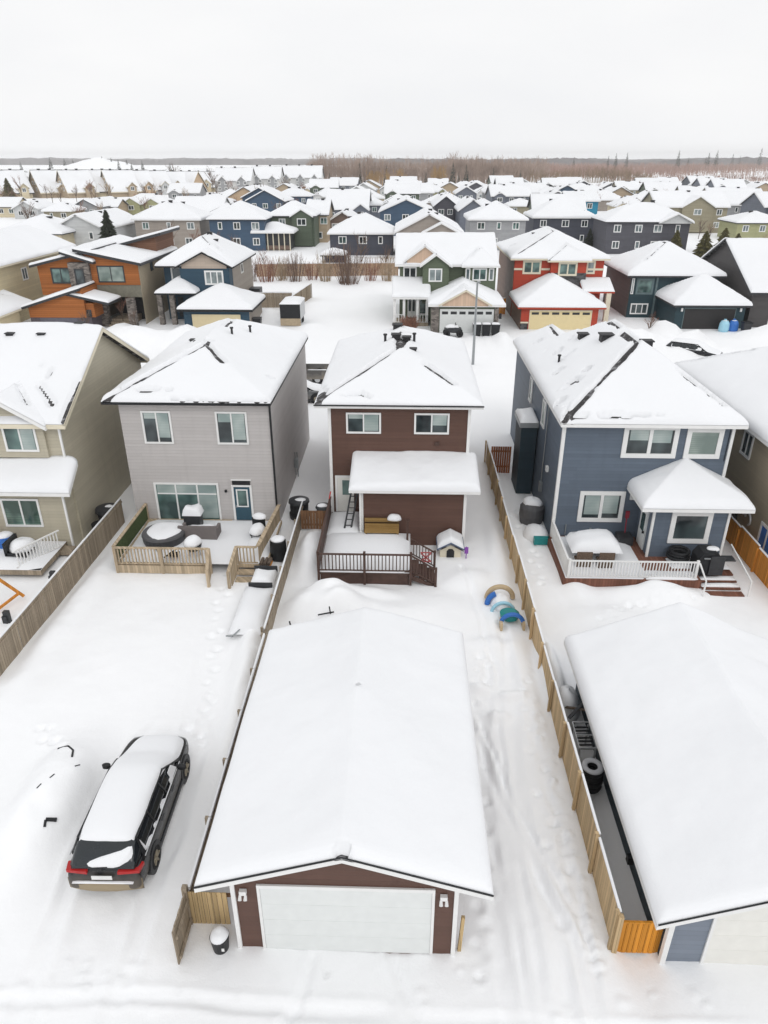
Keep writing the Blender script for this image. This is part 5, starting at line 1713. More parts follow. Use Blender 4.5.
def conifer_mesh(h, w, seed, leaf=.22, n=1500):
    """spruce: drooping tiers of short needle sprays round a straight trunk"""
    rr = random.Random(seed)
    cr = MB()
    tiers = int(h / (w * .16))
    for k in range(n):
        u = rr.random() ** .75
        z = h * (.06 + .94 * (1 - u) ) if False else h * (.05 + .95 * rr.random() ** 1.25)
        f = 1 - z / h
        tier = (z / h * tiers) % 1
        rad = w * .5 * (f ** .85) * (.62 + .38 * (1 - tier)) * rr.uniform(.35, 1.05)
        a = rr.uniform(0, 6.283)
        c = Vector((rad * math.cos(a), rad * math.sin(a), z - rad * .25))
        o = Vector((math.cos(a), math.sin(a), -.35)).normalized()
        s = Vector((-math.sin(a), math.cos(a), rr.uniform(-.4, .4)))
        L = leaf * w * rr.uniform(.35, .8) * (.4 + f)
        W = L * .45
        cr.add([c - o * L * .3 - s * W * .5, c + o * L, c - o * L * .3 + s * W * .5, c + Vector((0, 0, -L * .35))], [(0, 1, 2), (0, 3, 1), (3, 2, 1)])
    return cr


def spruce(x, y, h, w, label, seed, group='spruces', mat=None, n=1500, name='spruce_tree', z0=0):
    t = Thing(name, label, 'tree', (x, y, z0), 0, group, local=True)
    t.part('trunk', MB().tube((0, 0, -.3), (0, 0, h * .96), h * .016, .02, n=6), M_bark)
    t.part('crown', conifer_mesh(h, w, seed, n=n), mat or M_needle)
    return t


# ------------------------------------------------------------------ houses across the street (their fronts face the lane)
def hthing(name, label, x, y, group='houses across the street'):
    return Thing(name, label, 'house', (x, y, 0), 0, group)


S_GREEN = m_siding('green_siding', (.105, .13, .085), .25)
S_RED = m_siding('red_siding', (.42, .055, .028), .25)
S_REDSIDE = m_siding('brown_side_siding', (.20, .13, .10), .25)
S_TEAL = m_siding('teal_siding', (.022, .05, .062), .25)
S_NAVYB = m_siding('navy_siding', (.028, .065, .10), .25)
S_TAUPE = m_siding('taupe_siding', (.33, .29, .25), .25)
S_CREAM = m_siding('cream_siding', (.62, .54, .36), .25)
S_PEACH = m_siding('peach_siding', (.62, .45, .33), .3, True)
STONE = m_stone('grey_stone', (.17, .15, .135), 2.4)
STONED = m_stone('dark_stone', (.07, .07, .072), 2.4)

# green house
t = hthing('green_house', 'green house with white garage door, peach gables and stone pillars behind the street lamp', 5, 95)
r = Roof('gx', -1.4, 11.7, 94.4, 107.6, 7.15, .45)
t.part('wall', wallblock(-.8, 11.1, 95, 107, 0, 7, r), S_GREEN)
put_roof(t, r, .3, .3, M_white, seed=21, fh=.25)
for k in range(6):
    roof_vent(t, r, .8 + k * 1.9, 101.2, 'box', .8)
a = Roof('gy', -.3, 5.0, 94.2, 101, 7.55, .72)
t.part('gable_wall', wallblock(.1, 4.6, 94.45, 94.99, 7.3, 7.5, a), S_PEACH)
put_roof(t, a, .22, .25, M_white, seed=22, lines=[(2.35, 94.2, 2.35, 98, .16)])
b = Roof('gy', 1.75, 5.75, 93.2, 98.5, 7.1, .72)
t.part('bay_wall', wallblock(2.1, 5.4, 93.6, 94.98, 2.5, 7, b), S_GREEN)
put_roof(t, b, .22, .25, M_white, seed=23, lines=[(3.75, 93.2, 3.75, 95, .16)])
c = Roof('hip', 7.0, 11.75, 93.5, 99.5, 7.12, .75)
t.part('bay_wall', MB().box(7.4, 11.35, 94.0, 94.98, 2.5, 6.95), S_GREEN)
put_roof(t, c, .25, .25, M_white, seed=24, lines=[(9.37, 95.9, 9.37, 96.3, .25), (8.0, 94.6, 9.2, 95.7, .1)])
window(t, 's', 95, -.35, 1.35, 5.3, 6.8, 1, .16, M_glass)
window(t, 's', 93.6, 2.85, 4.55, 5.2, 6.8, 1, .16, M_glassw)
window(t, 's', 94, 7.5, 8.1, 5.3, 6.8, 0, .14, M_glassw)
window(t, 's', 94, 8.4, 10.2, 5.3, 6.8, 1, .16, M_glass2)
window(t, 's', 94, 10.45, 11.1, 5.3, 6.8, 0, .14, M_glassw)
g = Roof('hip', 2.75, 12.0, 87.5, 95.2, 3.45, .42, open_back=True)
t.part('garage_wall', MB().box(3.15, 11.2, 87.95, 93.95, 0, 3.3), S_GREEN)
put_roof(t, g, .32, .25, M_white, seed=25, sides='wes', fh=.25)
gp = Roof('gy', 4.0, 10.3, 87.2, 91.5, 3.5, .55)
t.part('gable_wall', wallblock(4.4, 9.9, 87.42, 87.6, 3.3, 3.45, gp), S_PEACH)
put_roof(t, gp, .22, .2, M_cream, seed=26, lines=[(7.15, 87.2, 7.15, 88.6, .14)], fh=.22)
garage_door(t, 87.95, 4.25, 10.6, .05, 2.75, DOOR_WHITE, 6, M_white, lite=M_charc)
t.part('stone_pier', MB().box(3.1, 4.05, 87.75, 87.94, 0, 3.25), STONE)
t.part('stone_pier', MB().box(10.75, 11.25, 87.75, 87.94, 0, 3.25), STONE)
pr = Roof('sy', -1.7, 3.1, 91.6, 95, 3.6, .52)
put_roof(t, pr, .32, .25, M_white, seed=27, sides='wes', fh=.25)
for x in (-1.4, -.2, 1.5, 2.7):
    t.part('porch_post', MB().box(x - .16, x + .16, 91.85, 92.15, .4, 3.5), M_white)
t.part('porch_floor', MB().box(-1.5, 2.9, 91.6, 94.95, 0, .45), M_fenceg)
d = t.part('front_door', MB().box(.25, 1.35, 94.9, 94.99, .5, 3.0), DOOR_WHITE)
t.part('door_glass', MB().box(.4, .7, 94.87, 94.895, 1.3, 2.8).box(.9, 1.2, 94.87, 94.895, 1.3, 2.8), M_glass, d)
window(t, 's', 95, 1.75, 2.7, .9, 3.0, 0, .12, M_glass2)
f_ = MB()
railing(f_, (-1.5, 91.65), (-.2, 91.65), .45, 1.0, .3, .06, .1)
t.part('porch_railing', f_, M_white)
f_ = MB()
railing(f_, (1.5, 91.65), (2.9, 91.65), .45, 1.0, .3, .06, .1)
t.part('porch_railing', f_, M_white)
t.part('garage_lamp', MB().box(11.3, 11.6, 87.6, 87.9, 1.8, 2.4), M_black)

# red house
t = hthing('red_house', 'bright red house with cream trim and a cream garage door', 20, 98.5)
r = Roof('hip', 13.65, 26.5, 98, 115.8, 7.5, .44)
t.part('wall', wallblock(14.25, 25.9, 98.5, 115.2, 0, 7.3), S_RED)
t.part('side_wall', MB().box(14.21, 14.245, 98.6, 115.2, 0, 7.25), S_REDSIDE)
put_roof(t, r, .3, .25, M_cream, seed=31, lines=[(14.6, 99, 20.0, 104.3, .26), (20.07, 104.4, 20.07, 109.3, .22), (14.4, 115, 18, 111.3, .14)], patches=[(14.6, 106, .5, .9)], fh=.22)
for x in (18.0, 22.3):
    roof_vent(t, r, x, 108, 'box', 1)
c = Roof('gy', 18.4, 24.0, 97.3, 104, 7.3, .58)
t.part('bay_wall', wallblock(18.9, 23.5, 97.8, 98.48, 2.5, 7.15, None), S_RED)
t.part('stone_band', MB().box(18.86, 23.54, 97.72, 98.47, 3.5, 5.75), STONED)
put_roof(t, Roof('hip', 18.4, 24.0, 97.3, 104.5, 7.35, .58), .26, .25, M_cream, seed=32, lines=[(18.5, 97.4, 21.2, 100.1, .16), (21.2, 100.1, 22.2, 99.1, .14)], fh=.22)
for (x0, x1) in ((14.22, 15.3), (17.8, 18.88), (23.52, 25.93)):
    t.part('trim_band', MB().box(x0, x1, 98.42, 98.497, 6.0, 6.25), M_cream)
window(t, 's', 98.5, 15.35, 17.75, 5.5, 7.2, 1, .24, M_glass2, trim=M_cream)
window(t, 's', 97.72, 19.85, 22.3, 5.4, 7.1, 1, .24, M_glass2, trim=M_cream)
window(t, 's', 98.5, 23.65, 24.8, 5.55, 7.2, 0, .22, M_glassw, trim=M_cream)
g = Roof('hip', 13.8, 24.5, 89.5, 98.4, 2.85, .5, open_back=True)
t.part('garage_wall', MB().box(14.3, 23.75, 90, 98.3, 0, 2.7), S_RED)
t.part('side_wall', MB().box(14.26, 14.297, 90.1, 98.3, 0, 2.65), S_REDSIDE)
put_roof(t, g, .34, .25, m_plain('red_fascia', (.40, .06, .03), .5, .1), seed=33, sides='wes', fh=.22)
garage_door(t, 90, 15.4, 22.9, .05, 2.3, m_plain('yellow_cream_door', (.74, .62, .36), .5, .03), 6, M_cream, lite=M_charc)
t.part('stone_base', MB().box(14.28, 15.2, 89.9, 89.99, 0, .8), STONED)
t.part('trim_band', MB().box(14.27, 15.25, 89.9, 89.99, .82, 1.0), M_cream)
pr = Roof('sy', 22.9, 26.9, 95.4, 98.45, 3.8, .36)
put_roof(t, pr, .3, .25, m_plain('red_fascia', (.40, .06, .03), .5, .1), seed=34, sides='wes', fh=.22)
t.part('porch_pillar', MB().box(25.9, 26.5, 95.2, 95.8, 0, 3.6), M_cream)
d = t.part('front_door', MB().box(24.6, 25.6, 98.4, 98.49, .4, 2.9), S_RED)

# teal house
t = hthing('teal_house', 'dark teal bi-level house with black garage door and a tall snow roof', 36, 98)
r = Roof('hip', 28.9, 41.6, 97.4, 111, 5.5, .55)
t.part('wall', wallblock(29.6, 41.0, 98, 110.5, 0, 5.35), S_TEAL)
t.part('side_wall', MB().box(29.56, 29.596, 98.1, 110.5, 0, 5.3), m_siding('grey_brown_side', (.12, .11, .105), .25))
put_roof(t, r, .34, .25, M_charc, seed=41, lines=[(31.5, 100, 35.0, 103.5, .18), (35.25, 103.7, 35.25, 104.9, .35)], fh=.22)
g = Roof('hip', 33.0, 42.5, 90.5, 99.5, 3.0, .62)
t.part('garage_wall', MB().box(33.5, 42.0, 91, 97.95, 0, 2.85), S_TEAL)
put_roof(t, g, .36, .25, M_charc, seed=42, fh=.24)
garage_door(t, 91, 34.6, 40.8, .05, 2.5, m_plain('dark_door', (.028, .026, .026), .5, .1), 0, m_plain('teal_grey_trim', (.12, .17, .18), .5))
window(t, 's', 98, 30.35, 32.6, 3.05, 5.1, 0, .26, M_glass2, trim=m_plain('teal_grey_trim', (.12, .17, .18), .5))
window(t, 's', 98, 29.7, 30.05, 3.1, 5.1, 0, .1, M_glassw)
window(t, 's', 98, 30.0, 32.3, .5, 1.9, 2, .16, M_glass)
t.part('corner_board', MB().box(32.85, 33.1, 97.9, 97.99, .2, 5.2), m_plain('teal_grey_trim', (.12, .17, .18), .5))
for x in (34.2, 41.4):
    t.part('garage_lamp', MB().box(x - .1, x + .1, 90.8, 90.98, 2.2, 2.6), M_white)

# charcoal house at the right edge
t = hthing('charcoal_house', 'charcoal house with a large plain gable and white garage door at the right edge', 50, 92)
r = Roof('gx', 42.4, 62, 91.4, 112.8, 4.4, .49)
t.part('wall', wallblock(43.0, 61, 92, 112.2, 0, 4.2, r), m_siding('charcoal_siding', (.075, .07, .07), .25))
put_roof(t, r, .33, .3, M_charc, seed=45, fh=.25, patches=[(46.8, 92.6, .9, .5)], lines=[(42.4, 102.1, 44, 102.1, .2)])
garage_door(t, 92, 45.6, 51, .05, 2.9, DOOR_WHITE, 0, M_white)

# blue house with garage
t = hthing('navy_house', 'deep blue house with a wide cream garage door and beige pediment', -26, 94)
r = Roof('hip', -31.9, -21.8, 93.7, 108.2, 6.95, .6)
t.part('wall', wallblock(-31.3, -22.4, 95.2, 107.6, 0, 6.8), S_NAVYB)
t.part('side_wall', MB().box(-22.395, -22.36, 95.2, 107.6, 0, 6.75), S_TAUPE)
put_roof(t, r, .28, .25, M_black, seed=51, lines=[(-26.85, 98.8, -26.85, 103, .22), (-26.85, 99.0, -25.4, 97.2, .2), (-24.9, 98.2, -24.2, 96.8, .18)], fh=.2)
roof_vent(t, r, -25.4, 100, 'box', 1.2)
roof_vent(t, r, -26.6, 102, 'box', 1.2)
fg = Roof('gy', -29.2, -21.9, 93.0, 98, 6.9, .5)
t.part('bay_wall', wallblock(-28.7, -22.4, 93.5, 95.18, 0, 6.75, None), S_NAVYB)
t.part('gable_wall', wallblock(-28.4, -22.7, 93.42, 93.49, 6.7, 6.75, fg), m_siding('beige_gable', (.47, .39, .32), .25))
put_roof(t, fg, .24, .22, M_black, seed=52, lines=[(-29.2, 93.1, -25.55, 93.1, .12), (-25.5, 93.1, -21.9, 93.1, .12)], fh=.2)
window(t, 's', 93.5, -25.6, -23.2, 4.7, 6.45, 2, .2, M_glassw)
window(t, 's', 95.2, -30.4, -28.8, 5.0, 6.7, 0, .2, M_glassw)
window(t, 'e', -22.36, 100, 101.4, 5.2, 6.5, 0, .16, M_glassw)
g = Roof('hip', -27.8, -18.6, 87.5, 96.5, 2.75, .48)
t.part('garage_wall', MB().box(-27.2, -19.1, 88, 93.48, 0, 2.6), S_NAVYB)
t.part('side_wall', MB().box(-19.095, -19.06, 88, 96, 0, 2.55), S_TAUPE)
put_roof(t, g, .32, .25, M_black, seed=53, fh=.3)
garage_door(t, 88, -26.2, -20.2, .05, 2.05, m_plain('yellow_cream_door2', (.66, .56, .36), .5, .03), 0, S_NAVYB)
pr = Roof('hip', -31.6, -26.4, 91.3, 95.3, 4.0, .55, open_back=True)
put_roof(t, pr, .3, .25, M_black, seed=54, sides='wes', fh=.2)
for x in (-31.2, -29.6):
    t.part('porch_pillar', MB().box(x - .3, x + .3, 91.6, 92.2, 0, 3.8), STONE)
d = t.part('front_door', MB().box(-29.9, -28.9, 95.1, 95.19, .4, 2.9), M_charc)
t.part('side_shed', MB().box(-22.3, -20.8, 104, 106, 0, 2.6), M_charc)

# orange modern house
t = hthing('cedar_house', 'modern house clad in orange cedar with slanted roofs and a stone tower', -41, 92)
TANP = m_plain('tan_stucco', (.40, .34, .25), .8, .06)
r = Roof('sx', -46.9, -38.6, 91.4, 99.4, 7.25, .235)
t.part('wall', wallblock(-46.2, -39.9, 92, 99.3, 3.6, 7, r), M_cedar)
t.part('lower_wall', MB().box(-46.2, -39.9, 92.02, 107.5, 0, 3.59), TANP)
put_roof(t, r, .22, .3, M_charc, seed=61, fh=.3)
r3 = Roof('sx', -46.9, -32.6, 99.5, 108.5, 6.9, .245)
t.part('upper_wall', wallblock(-46.0, -33.5, 100, 108, 3.6, 7, r3), m_boards('red_brown_cladding', (.19, .10, .065), .24, .2, axis='z'))
put_roof(t, r3, .22, .3, M_charc, seed=66, fh=.35)
r2 = Roof('sxm', -41.0, -32.8, 91.2, 107, 7.6, .2)
t.part('wall', wallblock(-39.88, -33.4, 91.8, 106.6, 4.9, 7, r2), M_cedar)
t.part('side_wall', MB().box(-33.395, -33.36, 91.9, 106.6, 0, 7.5), TANP)
t.part('belt_wall', MB().box(-39.88, -33.4, 91.9, 106.6, 3.4, 4.89), m_plain('olive_grey_panel', (.20, .19, .15), .7))
t.part('entry_wall', MB().box(-37.5, -33.4, 95, 106.5, 0, 3.39), M_charc)
put_roof(t, r2, .3, .3, M_charc, seed=62, fh=.35)
tw = Roof('sxm', -42.6, -38.6, 90.9, 95, 7.75, .3)
t.part('stone_tower', MB().box(-42.0, -39.4, 91.3, 94, 2.2, 7.6), STONE)
put_roof(t, tw, .26, .2, M_charc, seed=63, fh=.28)
window(t, 's', 92, -44.6, -42.1, 5.0, 6.9, 1, .16, M_glass2, trim=M_charc)
window(t, 's', 91.3, -41.3, -40.1, 4.9, 6.9, 0, .16, M_glass, trim=M_charc)
window(t, 's', 91.8, -38.6, -35.2, 5.2, 7.2, 1, .14, M_blind, trim=M_charc)
window(t, 'e', -33.36, 96.2, 97.2, 6.0, 7.2, 0, .14, M_glassw, trim=M_charc)
g = Roof('sx', -46.6, -39.2, 86.8, 91.9, 3.0, .3)
t.part('garage_wall', wallblock(-46.0, -39.0, 87.3, 91.9, 1.7, 3, g), M_cedar)
t.part('garage_base', MB().box(-46.0, -38.4, 87.32, 91.9, 0, 1.69), m_plain('purple_grey_panel', (.10, .085, .10), .6))
put_roof(t, g, .26, .25, M_charc, seed=64, fh=.3)
g2 = Roof('sxm', -40.9, -35.9, 87.0, 91.2, 3.55, .22)
put_roof(t, g2, .26, .25, M_charc, seed=65, fh=.3)
t.part('garage_wall', MB().box(-40.2, -38.0, 87.6, 91.2, 1.7, 3.4), M_cedar)
garage_door(t, 87.32, -44.8, -40.2, .05, 1.65, m_plain('slate_door', (.12, .115, .14), .5), 0)
window(t, 's', 87.6, -39.9, -38.4, 1.75, 2.6, 1, .1, M_glass, trim=M_charc)
for x in (-38.0, -34.5):
    t.part('stone_pillar', MB().box(x - .45, x + .45, 90.2, 91.1, 0, 3.5), STONE)
t.part('stairs', MB().box(-37.4, -34.9, 89.8, 90.4, 0, .35).box(-37.4, -34.9, 90.4, 91, 0, .6).box(-37.4, -34.9, 91, 94.8, 0, .85), M_fenceg)
d = t.part('front_door', MB().box(-36.6, -35.4, 94.9, 94.99, .9, 3.2), M_black)
t.part('door_glass', MB().box(-36.3, -35.7, 94.87, 94.895, 1.5, 2.9), M_glass2, d)

# cream house at the left edge
t = hthing('cream_house', 'cream house with a long side wall and wind-bared garage roof at the left edge', -56, 90)
r = Roof('gy', -63, -49.6, 86.5, 112, 7.35, .42)
t.part('wall', wallblock(-62.4, -50.2, 87, 111.4, 0, 7.2, r), S_CREAM)
put_roof(t, r, .3, .3, M_cream, seed=71, fh=.22)
window(t, 'e', -50.2, 95.5, 97.0, 4.8, 6.4, 1, .16, M_glassw)
g = Roof('gy', -57, -46.6, 81.5, 90.5, 2.9, .36)
t.part('garage_wall', wallblock(-56.5, -47.1, 82, 86.98, 0, 2.8, g), S_CREAM)
put_roof(t, g, .26, .25, M_cream, seed=72, fh=.22, lines=[(-50.9, 87.5, -49.2, 89.5, .3)], patches=[(-51.3, 86.0, .4, .5), (-50.5, 88.2, .4, .5), (-49.6, 89.3, .6, .5)])

# ------------------------------------------------------------------ street things
t = Thing('street_lamp', 'slim grey street lamp standing before the green house', 'street lamp', (7.05, 73, 0))
t.part('pole', MB().tube((7.05, 73, 0), (7.05, 73, 8.3), .15, .09, 10), M_steel)
t.part('arm', MB().beam((7.05, 73, 8.25), (7.05, 71.8, 8.45), .08), M_steel)
t.part('lamp_head', MB().box(6.92, 7.18, 71.2, 71.9, 8.38, 8.5), M_steel)
for k in range(3):
    x = 8.1 + k * 1.12
    t = Thing('wheelie_bin', ('left', 'middle', 'right')[k] + ' of three black wheeled bins before the white garage door', 'bin', (x + .45, 86.6, 0), group='black bins by the garage')
    t.part('body', MB().prism([(x + .1, 0), (x + .9, 0), (x + 1, 1.3), (x, 1.3)], 'y', 86.2, 87.1), M_black)
    t.part('lid', MB().box(x - .02, x + 1.02, 86.12, 87.15, 1.31, 1.42), M_charc)
    t.part('snow_cover', MB().puff(x, x + 1, 86.15, 87.1, 1.42, .12, 0), M_snow, smooth=True)
t = Thing('quad_bike', 'snow-covered black quad bike on the driveway of the green house', 'quad bike', (5.7, 86, 0))
t.part('body', MB().prism([(-.95 + 5.7, .55), (.95 + 5.7, .55), (1.0 + 5.7, 1.0), (.3 + 5.7, 1.15), (-.5 + 5.7, 1.1), (-1.05 + 5.7, .95)], 'y', 85.5, 86.5), M_charc)
t.part('handlebar', MB().beam((6.0, 85.4, 1.5), (6.0, 86.6, 1.5), .08).beam((6.0, 86, 1.0), (6.0, 86, 1.5), .08), M_black)
t.part('snow_cover', MB().dome((5.6, 86, 1.05), .75, .5, .4, seed=3), M_snow, smooth=True)
for x in (4.95, 6.5):
    for y in (85.4, 86.6):
        t.part('wheel', MB().torus((x, y, .42), .27, .15, 18, 8, axis='y'), M_rubber, smooth=True)
t = Thing('cargo_trailer', 'black and tan enclosed cargo trailer in the snowy field behind the navy house', 'trailer', (-14.4, 91.5, 0))
t.part('body', MB().box(-15.85, -13.3, 91.2, 95.8, .75, 2.75), M_alu)
t.part('front_panel', MB().box(-15.86, -13.29, 91.15, 91.197, 1.0, 2.75), M_black)
t.part('lower_panel', MB().box(-15.86, -13.29, 91.1, 91.19, .1, .99), m_plain('tan_panel', (.40, .32, .22), .6))
t.part('snow_cover', MB().puff(-15.9, -13.25, 91.1, 95.8, 2.75, .35, .03), M_snow, smooth=True)
for x in (-15.75, -13.4):
    t.part('wheel', MB().torus((x, 93.8, .45), .3, .14, 18, 8, axis='x'), M_rubber, smooth=True)
for k, (x, y, mt, lb) in enumerate(((39.2, 89.6, M_ltblue, 'pale blue recycling bag nearest the teal house driveway'), (40.35, 89.7, M_bluep, 'deep blue recycling bag between pale bag and black bin'))):
    t = Thing('recycling_bag', lb, 'bag', (x, y, 0), group='recycling by the teal garage')
    t.part('bag', MB().lathe((x, y, 0), [(.5, 0), (.62, .3), (.58, 1.0), (.4, 1.35)], 14), mt)
    t.part('knot', MB().lathe((x, y, 1.35), [(.12, 0), (.18, .2)], 8), mt)
    t.part('snow_cover', MB().dome((x, y, 1.3), .3, .3, .12, seed=k), M_snow, smooth=True)
t = Thing('wheelie_bin', 'black wheeled bin right of the blue recycling bag', 'bin', (41.5, 88.9, 0), group='recycling by the teal garage')
t.part('body', MB().prism([(41.2, 0), (41.9, 0), (42.05, 1.25), (41.05, 1.25)], 'y', 88.4, 89.3), M_charc)
t.part('lid', MB().box(41.02, 42.08, 88.35, 89.35, 1.26, 1.38), M_black)
t = Thing('wheelie_bin', 'dark bin standing alone beside the navy house garage', 'bin', (-18.4, 89.6, 0))
t.part('body', MB().prism([(-18.9, 0), (-18.1, 0), (-18.0, 1.3), (-19.0, 1.3)], 'y', 89, 90), M_black)
t.part('lid', MB().box(-19.02, -17.98, 88.95, 90.05, 1.31, 1.42), M_charc)
fence('board_fence', 'long brown board fence across the far side of the snowy field', (-27, 133.5), (-1.5, 136), 2.2, m_boards('grey_brown_fence', (.42, .29, .19), .15), group='field fences', step=3, post_side=-1, post_extra=.05, snow=.12)
fence('board_fence', 'short tan board fence running back from the cargo trailer', (-16.2, 96.5), (-14.5, 112), 2.1, M_fenceg, group='field fences', step=3, post_side=-1, post_extra=.05, snow=.1)
fence('board_fence', 'tan fence joining the navy house and the trailer fence', (-21.5, 103.5), (-16.2, 103.6), 2.1, M_fenceg, group='field fences', step=3, post_side=-1, post_extra=.05, snow=.1)
fence('board_fence', 'bright yellow-orange fence between the green and red houses', (11.6, 100), (13.6, 100), 2.1, M_orangew, group='field fences', step=2, post_side=-1, post_extra=.05, snow=.1)
t = Thing('garden_pool', 'round snow-filled garden pool behind the navy house', 'pool', (-19, 107, 0))
t.part('wall', MB().lathe((-18.5, 107.5, 0), [(2.6, 0), (2.6, 1.2)], 24, 1, .8), M_steel)
t.part('snow_cover', MB().dome((-18.5, 107.5, 1.15), 2.7, 2.15, .4, n=24, seed=3, rough=.02), M_snow, smooth=True)

# ------------------------------------------------------------------ houses farther back
FC = {'pale': (.55, .56, .56), 'cream': (.62, .54, .38), 'olive': (.30, .27, .19), 'grey': (.33, .335, .345), 'tan': (.42, .33, .23), 'lime': (.36, .36, .20), 'white': (.66, .66, .65),
      'taupe': (.33, .29, .255), 'navy': (.05, .09, .145), 'navyd': (.06, .065, .085), 'peach': (.55, .40, .26), 'brown': (.17, .12, .095), 'slate': (.15, .165, .20), 'charcoal': (.085, .085, .10),
      'turq': (.02, .24, .38), 'green': (.09, .115, .08), 'brown2': (.32, .20, .12)}


def far_house(label, kind, x0, x1, y, ze, dep, p, c, st, crosses=(), group='houses beyond the street', res=None, name='house', win=True, seed=0, vents=True):
    t = Thing(name, label, 'house', ((x0 + x1) / 2, y, 0), 0, group)
    m = m_siding('far_' + c, FC[c], .3)
    oh = .55
    y0 = y
    r = Roof(kind, x0, x1, y0, y0 + dep, ze, p)
    t.part('wall', wallblock(x0 + oh, x1 - oh, y0 + oh, y0 + dep - oh, 0, ze - .15, r if kind in ('gy', 'gx') else None), m)
    res = res or (.45 if y < 260 else 1.1)
    rr = random.Random(seed)
    ln = []
    if y < 330 and rr.random() < .75:
        for s_ in r.ridges():
            if rr.random() < .45:
                a, b = sorted((rr.random(), rr.random()))
                ax, ay, bx, by = s_
                ln.append((ax + (bx - ax) * a, ay + (by - ay) * a, ax + (bx - ax) * b, ay + (by - ay) * b, .3))
    put_roof(t, r, .34, res, None if y > 420 else (M_charc if rr.random() < .4 else M_white), lines=ln, seed=seed, fh=.22)
    wy = y0 + oh
    for (a, b, q) in crosses:
        w = b - a
        cr = Roof('gy', a, b, y0 - .9, y0 + min(dep * .5, w * .9 + 2), ze - .05, q)
        t.part('gable_wall', wallblock(a + .4, b - .4, y0 - .45, wy - .01, .3 if c != 'charcoal' else ze - .3, ze - .2, cr), m_siding('far_' + ('pale' if c == 'charcoal' else c), FC['pale' if c == 'charcoal' else c], .3))
        put_roof(t, cr, .28, res, M_white if y < 420 else None, seed=seed + 1, fh=.22)
        ww = min(2.2, w * .4)
        if c == 'charcoal':
            continue
        window(t, 's', y0 - .45, (a + b) / 2 - ww / 2, (a + b) / 2 + ww / 2, ze - 2.1, ze - .5, 1, .18, M_glass if rr.random() < .5 else M_glassw)
    if win and kind != 'none':
        n = max(2, int((x1 - x0) / 4.2))
        for s_ in range(st):
            z1 = ze - .6 - s_ * 3.4
            if z1 < 2:
                break
            for i in range(n):
                cx = x0 + oh + (x1 - x0 - 2 * oh) * (i + .5) / n + rr.uniform(-.5, .5)
                if c != 'charcoal' and any(a - 1.0 < cx < b + 1.0 for a, b, q in crosses):
                    continue
                hw = rr.choice((.5, .8, .9))
                window(t, 's', wy, cx - hw, cx + hw, z1 - 1.6, z1, 1 if hw > .6 else 0, .18, rr.choice((M_glass, M_glass, M_glassw, M_glass2)))
    if vents:
        for i in range(rr.choice((1, 2, 2))):
            vx = x0 + (x1 - x0) * rr.uniform(.3, .7)
            roof_vent(t, r, vx, y0 + dep * rr.uniform(.42, .6), 'box', 1.5 if y < 300 else 2.0)
    return t


for i, f in enumerate(FAR):
    far_house(*f, seed=100 + i, vents=f[4] > 150)

# deck and garden house behind the charcoal bungalow and the porch of the olive house
t = Thing('gazebo', 'dark blue garden shelter with a snow roof beside the charcoal bungalow', 'gazebo', (-13, 144, 0))
gr = Roof('hip', -16.2, -11.4, 141, 145.5, 2.9, .35)
for x in (-15.9, -11.8):
    for y in (141.4, 145):
        t.part('post', MB().box(x, x + .2, y, y + .2, 0, 2.8), M_charc)
t.part('screen', MB().box(-15.8, -11.7, 144.9, 144.98, .2, 2.7), m_plain('navy_canvas', (.03, .045, .10), .8))
put_roof(t, gr, .35, .3, M_charc, seed=77)
t = Thing('screened_porch', 'snow-roofed screened porch with white frames on the olive house', 'porch', (-29, 176, 0))
gr = Roof('hip', -36, -26.0, 174.5, 182.8, 4.0, .4)
for k in range(7):
    x = -35 + k * 1.3
    t.part('post', MB().box(x, x + .22, 175.2, 175.4, 0, 3.9), M_cream)
t.part('screen', MB().box(-35, -27, 175.6, 182, .2, 3.8), M_charc)
t.part('knee_wall', MB().box(-35, -27, 175.3, 175.55, .2, 1.1), m_siding('far_brown', FC['brown'], .3))
put_roof(t, gr, .4, .4, M_white, seed=78)
t = Thing('wooden_deck', 'snowy wooden deck behind the charcoal bungalow with dark furniture', 'deck', (-4.5, 147, 0), group='back decks')
t.part('floor', MB().box(-9.5, -.5, 144.5, 149.5, .5, .9), M_fenceg)
t.part('snow_cover', MB().puff(-9.5, -.5, 144.5, 149.5, .9, .4, 0), M_snow, smooth=True)
f_ = MB()
railing(f_, (-9.5, 144.4), (-.5, 144.4), .9, 1.2, .5, .08, .14)
t.part('railing', f_, M_fenceg)

